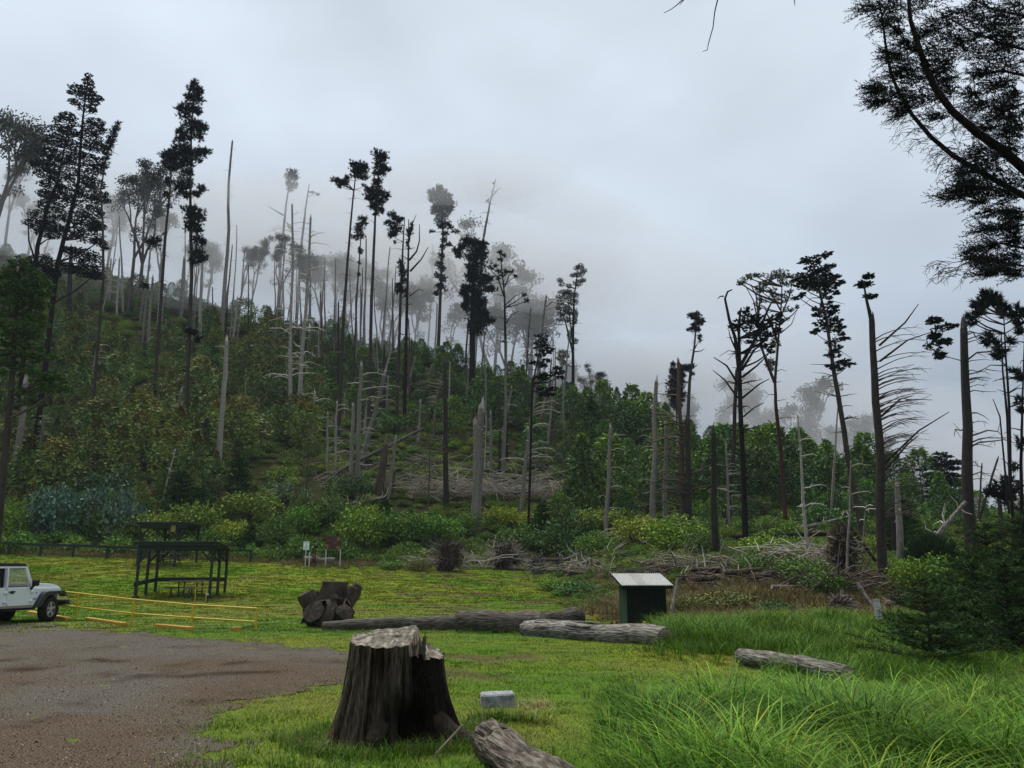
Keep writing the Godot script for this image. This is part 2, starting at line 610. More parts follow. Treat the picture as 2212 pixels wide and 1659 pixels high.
func turned(p: Vector3, k: float, flat := 1.0) -> Transform3D:
	return Transform3D(Basis(Vector3.UP, R.randf() * TAU).scaled(Vector3(k, k * flat, k)), p)
func grasses() -> void:
	var white := [lin(1, 1, 1)]
	var near := []
	var far := []
	for i in 3:
		near.append(tuft(26, 0.17, 0.03, 0.10, 0.007, 1, 0.8, white))
		far.append(tuft(30, 0.42, 0.03, 0.09, 0.022, 1, 0.9, white))
	for v in 3:
		var xf := []
		var cols := []
		var tries := 0
		while xf.size() < 11000 and tries < 60000:
			tries += 1
			var d := 5.6 + 19.0 * pow(R.randf(), 0.9)
			var x := R.randf_range(-0.72, 0.72) * d
			var g := on_gravel(x, -d)
			var rim := g and not (on_gravel(x + 0.55, -d) and on_gravel(x - 0.55, -d) and on_gravel(x, -d + 0.7) and on_gravel(x, -d - 0.7))
			if g and R.randf() > (0.4 if rim else 0.03 * smoothstep(-5.0, 0.0, x)) or R.randf() < bare(x, -d) * 0.85:
				continue
			xf.append(turned(on_ground(x, d), R.randf_range(0.7, 1.35)))
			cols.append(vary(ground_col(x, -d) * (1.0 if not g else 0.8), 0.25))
		tag(scatter("lawn", near[v], M.grass, xf, cols), ["short mown grass between the gravel lot and the logs", "low bright green lawn round the stump and logs", "short trodden grass along the edge of the gravel lot"][v], "grass", "", "stuff")
		xf = []
		cols = []
		while xf.size() < 9000:
			var d := 23.0 + 34.0 * R.randf()
			var x := R.randf_range(-0.70, 0.70) * d
			if R.randf() < bare(x, -d) * 0.8 or (x > 4.0 and d > 30.0):
				continue
			xf.append(turned(on_ground(x, d), R.randf_range(0.7, 1.3)))
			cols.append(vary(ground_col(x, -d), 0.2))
		tag(scatter("meadow_grass", far[v], M.grass, xf, cols), ["short yellowish green grass of the picnic meadow", "mown grass sloping up to the green rail fence", "worn grass round the picnic shelters"][v], "grass", "", "stuff")
	# tall lush grass filling the right foreground
	var greens := [lin(0.042, 0.122, 0.005), lin(0.064, 0.160, 0.007), lin(0.105, 0.190, 0.013), lin(0.022, 0.064, 0.004), lin(0.036, 0.098, 0.005)]
	var broad := MB.new()
	for i in 34:
		var a := R.randf() * TAU
		var h := R.randf_range(0.1, 0.42)
		var p := Vector3(cos(a), 0, sin(a)) * R.randf_range(0.0, 0.2) + Vector3.UP * h
		var al := (Vector3(cos(a), 0.2, sin(a)) + rv() * 0.5).normalized() * R.randf_range(0.06, 0.12)
		broad.leaf(p, al, al.cross(Vector3.UP + rv() * 0.5).normalized() * 0.022, vary(lin(0.05, 0.10, 0.012), 0.4))
	var bxf := []
	var talls := []
	for i in 4:
		talls.append(tuft(26, 0.16, 0.32, 0.86, 0.008, 6, 0.8, greens))
	var seed := MB.new()
	for i in 9:
		var a := R.randf() * TAU
		var dr := Vector3(cos(a), 0, sin(a))
		var h := R.randf_range(0.6, 0.95)
		blade(seed, dr * 0.08 * R.randf(), dr, h, h * 0.22, 0.003, 4, lin(0.16, 0.15, 0.05))
		for k in 10:
			var e := dr * (0.06 + h * 0.2) + Vector3.UP * h * (0.52 + 0.008 * k)
			seed.spike(e, (Vector3.UP + rv() * 0.7).normalized() * 0.05, rv() * 0.006, vary(lin(0.17, 0.17, 0.06), 0.3))
	var sdx := []
	var xfs := [[], [], [], []]
	var tcol := [[], [], [], []]
	for i in 5200:
		var d := 5.4 + 7.4 * R.randf()
		var x := R.randf_range(0.1, 0.74 * d)
		var edge := 0.55 + 0.1 * (d - 6.0) + nz.get_noise_2d(7.0, d * 60.0) * 0.9
		var s := smoothstep(edge, edge + 0.9, x) * (1.0 - smoothstep(11.2, 12.8, d + nz.get_noise_2d(x * 40.0, 3.0) * 1.5))
		if R.randf() > s:
			continue
		var k := (0.55 + 0.5 * s) * (1.0 - 0.5 * smoothstep(9.2, 11.5, d)) * (0.85 + 0.95 * nz.get_noise_2d(x * 45.0, d * 45.0)) * R.randf_range(0.7, 1.25)
		if R.randf() < 0.012: bxf.append(turned(on_ground(x, d), R.randf_range(0.5, 1.0)))
		if R.randf() < 0.014: sdx.append(turned(on_ground(x, d), R.randf_range(0.6, 1.0)))
		var w := R.randi() % 4
		xfs[w].append(turned(on_ground(x, d), k))
		tcol[w].append(Color(1.0 + 0.8 * nz.get_noise_2d(x * 60.0, d * 60.0 + 30.0), 1.0, 1.0) * R.randf_range(0.7, 1.3) * (1.0 + 0.7 * nz.get_noise_2d(x * 32.0 + 70.0, d * 32.0)))
	# and the rank grass by the shed and on the mounds behind it
	for i in 5200:
		var d := 13.0 + 11.5 * R.randf()
		var x := R.randf_range(2.2, 0.74 * d)
		var q := seen(on_ground(x, d))
		var s := smoothstep(1390.0, 1450.0, q.x + nz.get_noise_2d(x * 40, d * 40) * 60.0) * (1.0 - smoothstep(1395.0, 1440.0, q.y) * (1.0 - smoothstep(1600.0, 1900.0, q.x)))
		if R.randf() > s:
			continue
		var w := R.randi() % 4
		xfs[w].append(turned(on_ground(x, d), R.randf_range(0.5, 0.95) * (0.9 + 0.6 * nz.get_noise_2d(x * 30.0, d * 30.0))))
		tcol[w].append(Color.WHITE.lerp(Color(1.3, 1.0, 1.1), clampf(nz.get_noise_2d(x * 20.0 + 9.0, d * 20.0) + 0.25, 0, 1)) * R.randf_range(0.75, 1.15))
	for v in 4:
		tag(scatter("tall_grass", talls[v], M.grass, xfs[v], tcol[v]), ["tall lush green grass filling the right foreground", "long arching grass blades right of the stump", "rank grass on the mounds beside the dark shed", "deep green grass below the conifer saplings"][v], "grass", "", "stuff")
	tag(scatter("seed_heads", seed.mesh(), M.grass, sdx, []), "pale seed heads standing among the tall grass", "grass", "", "stuff")
	tag(scatter("broadleaf_weeds", broad.mesh(), M.grass, bxf, []), "broad leaved weeds mixed into the tall grass", "weeds", "", "stuff")
	# weeds round the stump and logs
	var weeds := [tuft(14, 0.12, 0.10, 0.3, 0.006, 4, 0.9, greens), tuft(10, 0.1, 0.15, 0.4, 0.005, 4, 0.8, [lin(0.13, 0.12, 0.04), lin(0.07, 0.11, 0.02)])]
	var wx := [[], []]
	for i in 960:
		var p := Vector2.ZERO
		var w := R.randf()
		if i >= 900:
			p = Vector2(-0.16 + R.randf_range(-0.32, 0.34), 10.08 + R.randf_range(-0.10, 0.06))
		elif w < 0.45:
			var a := R.randf() * TAU
			p = Vector2(-1.3 + cos(a) * R.randf_range(0.7, 1.25), 9.15 + sin(a) * R.randf_range(0.65, 1.1))
		elif w < 0.65:
			p = Vector2(R.randf_range(-3.2, 0.6), R.randf_range(6.6, 8.6))
		else:
			var q := gr(R.randf_range(650, 1450), 1368)
			p = Vector2(q.x, -q.z + R.randf_range(-0.3, 0.4))
			if p.x > 0.3: p.y -= smoothstep(0.3, 4.0, p.x) * 2.6
		wx[0 if R.randf() < 0.8 else 1].append(turned(on_ground(p.x, p.y), R.randf_range(0.5, 1.0) * (1.25 if i >= 900 else 1.0)))
	for v in 2:
		tag(scatter("weeds", weeds[v], M.grass, wx[v], []), ["small green weeds round the big stump and the logs", "dry yellow grass stalks round the big stump"][v], "grass", "", "stuff")
	# straw-coloured grass: under the rail fence, round the signs and on the bank behind the shed
	var straw := tuft(26, 0.3, 0.25, 0.6, 0.014, 3, 0.6, [lin(0.19, 0.145, 0.07), lin(0.15, 0.13, 0.05), lin(0.10, 0.11, 0.03), lin(0.13, 0.085, 0.05)])
	var sx := []
	for i in 2300:
		var q := Vector3.ZERO
		if i >= 1500:
			var d := R.randf_range(28.0, 44.0)
			q = on_ground(R.randf_range(2.5, 0.5 * d), d)
		elif i < 520:
			var d := 55.5 + R.randf() * 3.0
			q = on_ground(R.randf_range(-0.66, -0.13) * d, d)
		elif i < 640:
			q = on_ground(R.randf_range(-15.0, -9.5), R.randf_range(52.5, 57.0))
		else:
			q = on_ground(R.randf_range(4.0, 17.0), R.randf_range(24.5, 29.5))
		sx.append(turned(q, R.randf_range(0.6, 1.25)))
	tag(scatter("dry_grass", straw, M.grass, sx, []), "dry straw coloured grass along the rail fence and the bank", "dry grass", "", "stuff")

# ---------------------------------------------------------------- stump and logs
func log_between(called: String, label: String, p0: Vector3, p1: Vector3, r0: float, r1: float, col: Color, ends: Color, bow := Vector3.ZERO, sides := 18, group := "") -> Node3D:
	# a log lying on the ground: its own x runs along it, so that the grain does too
	var dir := (p1 - p0)
	var o := thing(called, label, "log", p0, 0.0, group)
	var bs := Basis()
	bs.x = dir.normalized()
	bs.z = bs.x.cross(Vector3.UP).normalized()
	bs.y = bs.z.cross(bs.x).normalized()
	o.basis = bs
	var n := 14
	var pts := []
	var rad := []
	for i in n + 1:
		var t := float(i) / n
		pts.append(Vector3(dir.length() * t, 0, 0) + bs.inverse() * bow * sin(t * PI) + Vector3(0, nz.get_noise_2d(t * 90.0, p0.x * 30.0), nz.get_noise_2d(t * 90.0 + 50.0, p0.x * 30.0)) * r0 * 0.35)
		rad.append(lerpf(r0, r1, t) * (1.0 + 0.12 * nz.get_noise_2d(t * 160.0, p0.z * 20.0)))
	rad[0] *= 0.93
	rad[n] *= 0.93
	var b := MB.new()
	b.tube(pts, rad, sides, col, col, 0.26, nz, false, 0.4)
	part("trunk", b, M.grain, o)
	for e in [0, n]:
		var cut := MB.new()
		var t: Vector3 = (pts[0] - pts[1]).normalized() if e == 0 else (pts[n] - pts[n - 1]).normalized()
		var c: Vector3 = pts[e] + t * 0.004
		var rr: float = rad[e] * 0.985
		var rings := 6
		for k in rings:
			var ra := rr * k / rings
			var rb := rr * (k + 1) / rings
			var cc := ends * (0.75 + 0.5 * R.randf())
			for j in 20:
				var a := TAU * j / 20.0
				var a2 := TAU * (j + 1) / 20.0
				var u := Vector3.UP
				var w := t.cross(u).normalized()
				u = w.cross(t).normalized()
				var f := func(r_: float, g: float) -> Vector3: return c + (u * cos(g) + w * sin(g)) * r_
				b = cut
				cut.stri(f.call(ra, a), f.call(rb, a), f.call(rb, a2), t, t, t, cc, cc, cc)
				cut.stri(f.call(ra, a), f.call(rb, a2), f.call(ra, a2), t, t, t, cc, cc, cc)
		part("cut_end", cut, M.wood, o)
	return o

func big_stump() -> void:
	var o := thing("tree_stump", "big weathered sawn tree stump with flared foot and charred hollow", "tree stump", on_ground(-1.26, 9.15))
	var top := func(x: float, z: float) -> float:
		var y := 1.045 - 0.13 * z + 0.02 * x + 0.03 * nz.get_noise_2d(x * 120.0, z * 120.0) + 0.02 * nz.get_noise_2d(x * 500.0, z * 140.0)
		if x > 0.20 + 0.05 * nz.get_noise_2d(z * 120.0, 4.0):
			y = 0.90 - 0.10 * z - 0.22 * (x - 0.25) + 0.03 * nz.get_noise_2d(x * 200.0, z * 200.0)
			if x > 0.20 and x < 0.34:
				y += 0.14 * absf(nz.get_noise_2d(x * 700.0 + 9.0, z * 500.0)) * (1.0 if z > -0.2 else 0.3)
		return y
	var radius := func(th: float, t: float) -> float:
		var r := 0.505 + 0.185 * pow(1.0 - t, 1.7)
		var fl := 0.0
		for k in [[3.0, 0.8, 0.05], [5.0, 2.1, 0.045], [8.0, 0.4, 0.028], [13.0, 1.3, 0.015]]:
			fl += sin(th * k[0] + k[1]) * k[2]
		r += fl * (0.22 + 0.95 * pow(1.0 - t, 1.3))
		r -= 0.055 * pow(maxf(0.0, 1.0 - 7.0 * absf(nz.get_noise_3d(cos(th) * 190.0, t * 14.0, sin(th) * 190.0))), 2.0)
		r += 0.03 * nz.get_noise_3d(cos(th) * 260.0, t * 22.0, sin(th) * 260.0) + 0.016 * nz.get_noise_3d(cos(th) * 700.0, t * 30.0, sin(th) * 700.0)
		# the burnt hollow low in the front, and the split beside the right block
		var a := wrapf(th - 1.12, -PI, PI)
		var hol := exp(-pow(a / 0.40, 2.0)) * (1.0 - smoothstep(0.30, 0.62, t + 0.06 * sin(th * 17.0)))
		r -= 0.30 * hol
		var sp := wrapf(th - 1.05, -PI, PI)
		r -= 0.05 * exp(-pow(sp / 0.05, 2.0)) * smoothstep(0.5, 0.9, t)
		return r * Vector2(1.0, 1.0).x
	var N := 260
	var K := 46
	var b := MB.new()
	var ring := []
	var cols := []
	for k in K + 1:
		var t := float(k) / K
		var row := []
		var crow := []
		for j in N:
			var th := TAU * j / N
			var r: float = radius.call(th, t)
			var x := cos(th) * r
			var z := sin(th) * r
			var rt: float = radius.call(th, 1.0)
			var h: float = top.call(cos(th) * rt, sin(th) * rt)
			var y := -0.12 + (h + 0.12) * t
			row.append(Vector3(x, y, z))
			var st := nz.get_noise_3d(cos(th) * 330.0, t * 12.0, sin(th) * 330.0)
			var st2 := nz.get_noise_3d(cos(th) * 120.0 + 40.0, t * 16.0, sin(th) * 120.0)
			var c := lin(0.085, 0.068, 0.048).lerp(lin(0.29, 0.25, 0.19), clampf(0.4 + st * 2.0, 0, 1))
			c = c.lerp(lin(0.055, 0.04, 0.026), clampf(st2 * 2.2, 0, 1))
			var burnt := smoothstep(0.35, 0.85, cos(th - 0.55) + 0.35 * st2 - 0.25 * (t - 0.6))
			crow.append(c.lerp(lin(0.016, 0.014, 0.012), burnt * 0.9))
		ring.append(row)
		cols.append(crow)
	var nm := []
	for k in K + 1:
		var row := []
		for j in N:
			var du: Vector3 = ring[k][(j + 1) % N] - ring[k][(j + N - 1) % N]
			var dv: Vector3 = ring[mini(k + 1, K)][j] - ring[maxi(k - 1, 0)][j]
			row.append(dv.cross(du).normalized())
		nm.append(row)
	for k in K:
		for j in N:
			var j2 := (j + 1) % N
			b.stri(ring[k][j], ring[k + 1][j], ring[k + 1][j2], nm[k][j], nm[k + 1][j], nm[k + 1][j2], cols[k][j], cols[k + 1][j], cols[k + 1][j2])
			b.stri(ring[k][j], ring[k + 1][j2], ring[k][j2], nm[k][j], nm[k + 1][j2], nm[k][j2], cols[k][j], cols[k + 1][j2], cols[k][j2])
	part("trunk", b, M.stump, o)
	var cap := MB.new()
	var rs := 26
	var gridp := []
	for q in rs + 1:
		var row := []
		for j in N / 2:
			var th := TAU * j / (N / 2.0)
			var r: float = radius.call(th, 1.0) * q / rs
			row.append(Vector3(cos(th) * r, top.call(cos(th) * r, sin(th) * r) + (0.0 if q == rs else 0.004 * R.randf()), sin(th) * r))
		gridp.append(row)
	for q in rs:
		for j in N / 2:
			var j2: int = (j + 1) % (N / 2)
			var p: Vector3 = gridp[q][j]
			var c := lin(0.155, 0.140, 0.118) * (0.45 + 2.0 * absf(nz.get_noise_2d(p.x * 420.0, p.z * 120.0))) * (0.85 + 0.3 * sin(p.length() * 130.0))
			if p.x > 0.19 and p.x < 0.33:
				c = lin(0.05, 0.042, 0.034)
			cap.face([gridp[q][j], gridp[q][j2], gridp[q + 1][j2], gridp[q + 1][j]] if q > 0 else [gridp[q][j], gridp[q + 1][j2], gridp[q + 1][j]], Vector3.UP, c)
	part("sawn_top", cap, M.wood, o)
	for i in 16:                                            # splinters left standing between the two cuts
		var s := MB.new()
		var x := R.randf_range(0.19, 0.34)
		var z := R.randf_range(0.05, 0.40) * (1.0 if i < 12 else -0.5)
		var h := R.randf_range(0.06, 0.17)
		s.tube([Vector3(x, 0.78, z), Vector3(x + R.randf_range(-0.01, 0.01), 0.9, z), Vector3(x + R.randf_range(-0.02, 0.02), 0.91 + h, z + R.randf_range(-0.01, 0.01))], [0.03, 0.022, 0.004], 5, lin(0.05, 0.04, 0.03), lin(0.08, 0.065, 0.05), 0.2, nz)
		part("splinter", s, M.wood, o)
	# roots that run out over the soil
	for k in [[0.35, 0.95, 0.10], [2.5, 0.75, 0.09], [3.6, 0.7, 0.08], [1.75, 0.62, 0.07]]:
		var s := MB.new()
		var e := Vector3(cos(k[0]), 0, sin(k[0]))
		s.tube([e * 0.45 + Vector3(0, 0.22, 0), e * 0.66 + Vector3(0, 0.1, 0), e * k[1] + Vector3(0, 0.01, 0), e * (k[1] + 0.25) + Vector3(0, -0.06, 0)], [k[2] * 1.5, k[2], k[2] * 0.7, k[2] * 0.3], 9, lin(0.05, 0.04, 0.03), lin(0.06, 0.05, 0.04), 0.3, nz)
		part("root", s, M.bark, o)

func root_stump() -> void:
	var p := gr(712, 1352)
	var o := thing("upturned_stump", "dark upturned stump with thick sawn off roots beside the long log", "tree stump", p)
	var dk := lin(0.095, 0.077, 0.063)
	var end := lin(0.098, 0.080, 0.066)
	var k := -p.z / F
	var cb := MB.new()
	cb.tube([Vector3(0, -0.2, -0.1), Vector3(-0.05, 0.2, 0), Vector3(0.03, 0.5, 0), Vector3(0, 0.75, -0.05), Vector3(0.02, 0.92, -0.1)], [0.40, 0.52, 0.50, 0.40, 0.18], 22, dk, dk * 1.3, 1.3, nz, true, 0.6)
	part("butt", cb, M.bark, o)
	# each: from (x, y) to (x, y) in the view's units about the base, depth from, to, radii
	for r in [[0, -10, 2, -88, -0.05, -0.1, 25, 28], [-20, -14, -50, -66, 0.1, 0.22, 16, 20], [-10, -18, -24, -32, 0.1, 0.66, 22, 27], [18, -18, 38, -30, 0.1, 0.6, 17, 21], [30, -40, 50, -76, 0.0, -0.05, 12, 14], [-8, -30, 16, -60, 0.2, 0.3, 18, 12], [36, -62, 55, -82, -0.1, -0.15, 8, 9], [-40, -40, -30, -66, -0.2, -0.3, 12, 12]]:
		var a := Vector3(r[0] * k, -r[1] * k - 0.1, r[4])
		var e := Vector3(r[2] * k, -r[3] * k, r[5])
		var b := MB.new()
		b.tube([a, a.lerp(e, 0.4) + rv() * 0.02, a.lerp(e, 0.8), e], [r[6] * k * 0.95, r[6] * k, r[7] * k, r[7] * k * 0.92], 14, dk, dk * 1.2, 1.1, nz, false, 0.6)
		var m := part("root", b, M.bark, o)
		var cut := MB.new()
		var t := (e - a).normalized()
		var u := t.cross(Vector3.FORWARD).normalized()
		var w := t.cross(u)
		var wob := []
		for j in 15: wob.append(R.randf_range(0.72, 1.0))
		wob[14] = wob[0]
		for j in 14:
			var g := TAU * j / 14.0
			var g2 := TAU * (j + 1) / 14.0
			var rr: float = r[7] * k * 0.95
			var mid := e + t * 0.05 + (u - w) * rr * 0.15
			cut.quad(mid, e + t * 0.02 + (u * cos(g) + w * sin(g)) * rr * wob[j] * 0.6, e + (u * cos(g) + w * sin(g)) * rr * wob[j], e + (u * cos(g2) + w * sin(g2)) * rr * wob[j + 1], vary(end, 0.3))
			cut.tri(mid, e + (u * cos(g2) + w * sin(g2)) * rr * wob[j + 1], e + t * 0.02 + (u * cos(g) + w * sin(g)) * rr * wob[j] * 0.6, vary(end, 0.3))
		part("cut_end", cut, M.bark, m)

func foreground() -> void:
	big_stump()
	root_stump()
	var grey := lin(0.27, 0.245, 0.215)
	var pale := lin(0.36, 0.35, 0.33)
	var ends := lin(0.22, 0.19, 0.15)
	var lay := func(dx: float, dy: float, r: float) -> Vector3:
		var q := gr(dx, dy)
		return q + Vector3(0, r * 0.78, 0)
	log_between("fallen_log", "long slim grey log lying behind the big stump", lay.call(697, 1362, 0.13), lay.call(985, 1360, 0.2), 0.14, 0.21, grey * 0.9, ends, Vector3(0, 0.06, 0.15))
	log_between("fallen_log", "thick brown log with sawn end in the middle of the log row", lay.call(990, 1364, 0.33), lay.call(1170, 1366, 0.28), 0.345, 0.27, grey * 0.85, ends)
	log_between("fallen_log", "log with a flared butt end behind the cracked pale log", lay.call(1140, 1362, 0.22), lay.call(1247, 1353, 0.30), 0.2, 0.30, grey * 0.6, ends * 0.7, Vector3(0, 0.02, 0))
	var lg := log_between("fallen_log", "long cracked silvery log ending in front of the dark shed", lay.call(1136, 1372, 0.2), lay.call(1440, 1394, 0.2), 0.24, 0.23, pale * 1.2, ends, Vector3.ZERO, 22)
	for i in 7:                                             # long splits proud of its back
		var b := MB.new()
		var x := R.randf_range(0.3, 1.4)
		var a := R.randf_range(-0.6, 1.3)
		var rr := 0.225
		var pp := []
		for t in 5:
			pp.append(Vector3(x + t * 0.42, cos(a) * rr, sin(a) * rr) + Vector3(0, R.randf_range(-0.012, 0.02), 0))
		b.tube(pp, [0.01, 0.035, 0.04, 0.03, 0.008], 6, pale * R.randf_range(0.6, 1.1), pale * 0.9, 0.3, nz)
		part("split", b, M.grain, lg)
	log_between("fallen_log", "pale bark patched log lying in the grass before the saplings", lay.call(1600, 1437, 0.2), lay.call(1835, 1490, 0.26), 0.155, 0.125, pale * 0.95, ends, Vector3(0, 0.05, 0))
	var fl := log_between("fallen_log", "weathered grey log with deep cross cut at the bottom of the view", lay.call(1050, 1630, 0.16), on_ground(0.43, 6.35) + Vector3(0, 0.14, 0), 0.185, 0.2, grey * 1.0, ends * 1.3, Vector3.ZERO, 26)
	for i in 9:
		var b := MB.new()
		var a := R.randf_range(-1.0, 1.0)
		var x := R.randf_range(0.05, 0.5)
		var pp := []
		for t in 5:
			pp.append(Vector3(x + t * R.randf_range(0.08, 0.1), cos(a) * 0.192, sin(a) * 0.192))
		b.tube(pp, [0.002, 0.006, 0.007, 0.006, 0.002], 5, lin(0.02, 0.017, 0.014), lin(0.02, 0.017, 0.014))
		part("crack", b, M.wood, fl)
	var cc := MB.new()
	var arc := []
	for t in 9:
		var a := -1.2 + t * 0.28
		arc.append(Vector3(0.42 + t * 0.012, cos(a) * 0.194, sin(a) * 0.194))
	cc.tube(arc, [0.004, 0.01, 0.012, 0.012, 0.012, 0.012, 0.012, 0.01, 0.004], 5, lin(0.015, 0.013, 0.011), lin(0.015, 0.013, 0.011))
	part("crack", cc, M.wood, fl)
	for s in [[[1040, 1590], [1046, 1505], "thin bare white stick standing upright beside the front log", 0.008], [[935, 1630], [1000, 1565], "short brown stick lying in front of the big stump", 0.012], [[985, 1556], [925, 1500], "dead branch leaning against the right foot of the stump", 0.014]]:
		var a := gr(s[0][0], s[0][1])
		var e := at(s[1][0], s[1][1], -a.z - (0.0 if s[3] < 0.01 else 0.35))
		var b := MB.new()
		b.tube([Vector3(0, -0.03, 0), (e - a) * 0.5 + rv() * 0.02, e - a], [s[3] * 1.2, s[3], s[3] * 0.5], 6, lin(0.27, 0.23, 0.18), lin(0.3, 0.27, 0.22))
		var o := put("dead_stick", b.mesh(), M.wood)
		o.position = a
		tag(o, s[2], "stick")
	# concrete block in the grass
	var q := gr(1075, 1524)
	var b := MB.new()
	b.box(Vector3(0, 0.04, 0), Vector3(0.44, 0.24, 0.32), Basis(Vector3.BACK, 0.03), lin(0.36, 0.36, 0.34), 0.02)
	var blk := put("concrete_block", b.mesh(), M.zinc.duplicate())
	blk.material_override.metallic = 0.0
	blk.material_override.roughness = 0.9
	blk.position = q
	blk.rotation.y = 0.1
	tag(blk, "pale concrete block half hidden in grass right of the stump", "concrete block")
	# drooping dead straw over the front log
	var st := MB.new()
	for i in 170:
		var p := Vector3(R.randfn(0, 0.1), R.randf_range(0.0, 0.05), R.randfn(0, 0.08))
		var dr := Vector3(-0.8 + R.randf_range(-0.5, 0.9), 0, R.randf_range(-0.3, 0.9)).normalized()
		blade(st, p + Vector3(0.05, 0.14, 0), dr, R.randf_range(-0.05, 0.2), R.randf_range(0.12, 0.42), 0.005, 4, vary(lin(0.29, 0.225, 0.12), 0.3))
	var tt := put("straw_clump", st.mesh(), M.grass)
	tt.position = gr(1155, 1560)
	tag(tt, "bleached drooping clump of dead straw behind the front log", "dry grass")
	shed()
	for k in [[1255, 1349, 1330, 0.045], [1286, 1351, 1327, 0.045], [1328, 1355, 1341, 0.04], [1393, 1364, 1342, 0.055], [1400, 1364, 1347, 0.055]]:
		var a := gr(k[0], k[1] + 4)
		var h := at(k[0], k[2], -a.z).y - a.y
		var r: float = k[3] * 0.75
		var m := MB.new()
		m.tube([Vector3(0, -0.1, 0), Vector3(0, h - r * 0.5, 0), Vector3(0, h, 0)], [r, r, r * 0.75], 14, Color.WHITE, Color.WHITE)
		var o := put("yellow_bollard", m.mesh(), M.yellow)
		o.position = a
		tag(o, {1255: "short yellow post nearest the flared log butt", 1286: "yellow post midway between the flared log and shed", 1328: "lowest yellow post left of the dark shed", 1393: "left one of the two yellow posts before the shed", 1400: "right one of the two yellow posts before the shed"}[k[0]], "bollard", "", "")
	# sign by the shrubs on the right
	var sp := gr(1903, 1357)
	var sg := thing("notice_sign", "narrow tilted grey notice board on a dark post right of the shed", "sign", sp, -0.12)
	sg.rotation.z = 0.075
	var k2 := -sp.z / F
	b = MB.new()
	b.box(Vector3(0.02, 0.25, -0.03), Vector3(0.05, 0.75, 0.04), Basis(), lin(0.03, 0.025, 0.02))
	part("post", b, M.wood, sg)
	b = MB.new()
	b.box(Vector3(0, 38 * k2, 0), Vector3(14 * k2, 40 * k2, 0.012), Basis(), lin(0.42, 0.40, 0.42), 0.003)
	part("panel", b, M.wood, sg)
	printed(sg, "print", Vector3(0, 38 * k2, 0.008), Vector2(13.6 * k2, 39.6 * k2), 56, 160, [[0, 0, 56, 160, lin(0.44, 0.42, 0.44)], [0, 0, 56, 26, lin(0.36, 0.31, 0.33)], [6, 5, 44, 4, lin(0.25, 0.22, 0.24)], [10, 13, 36, 3, lin(0.25, 0.22, 0.24)], [14, 40, 18, 4, lin(0.22, 0.22, 0.22)], [4, 84, 48, 3, lin(0.15, 0.15, 0.15)], [8, 100, 30, 3, lin(0.2, 0.2, 0.2)], [8, 108, 36, 3, lin(0.2, 0.2, 0.2)], [10, 118, 34, 8, lin(0.2, 0.2, 0.22)], [22, 132, 5, 12, lin(0.12, 0.12, 0.12)], [8, 150, 40, 2, lin(0.2, 0.2, 0.2)]], [[12, 50, 52, 78, lin(0.12, 0.1, 0.1)]])

func printed(parent: Node3D, called: String, p: Vector3, size: Vector2, w: int, h: int, rects: Array, lines := []) -> void:
	var im := Image.create(w, h, false, Image.FORMAT_RGBA8)
	for r in rects:
		im.fill_rect(Rect2i(r[0], r[1], r[2], r[3]), (r[4] as Color).linear_to_srgb())
	for l in lines:
		var a := Vector2(l[0], l[1])
		var e := Vector2(l[2], l[3])
		for i in 200:
			var q := a.lerp(e, i / 199.0)
			im.fill_rect(Rect2i(int(q.x), int(q.y), 3, 3), (l[4] as Color).linear_to_srgb())
	var m := surf(Color.WHITE, 0.7)
	m.albedo_texture = ImageTexture.create_from_image(im)
	m.texture_repeat = false
	var qm := QuadMesh.new()
	qm.size = size
	var o := put(called, qm, m, parent)
	o.position = p

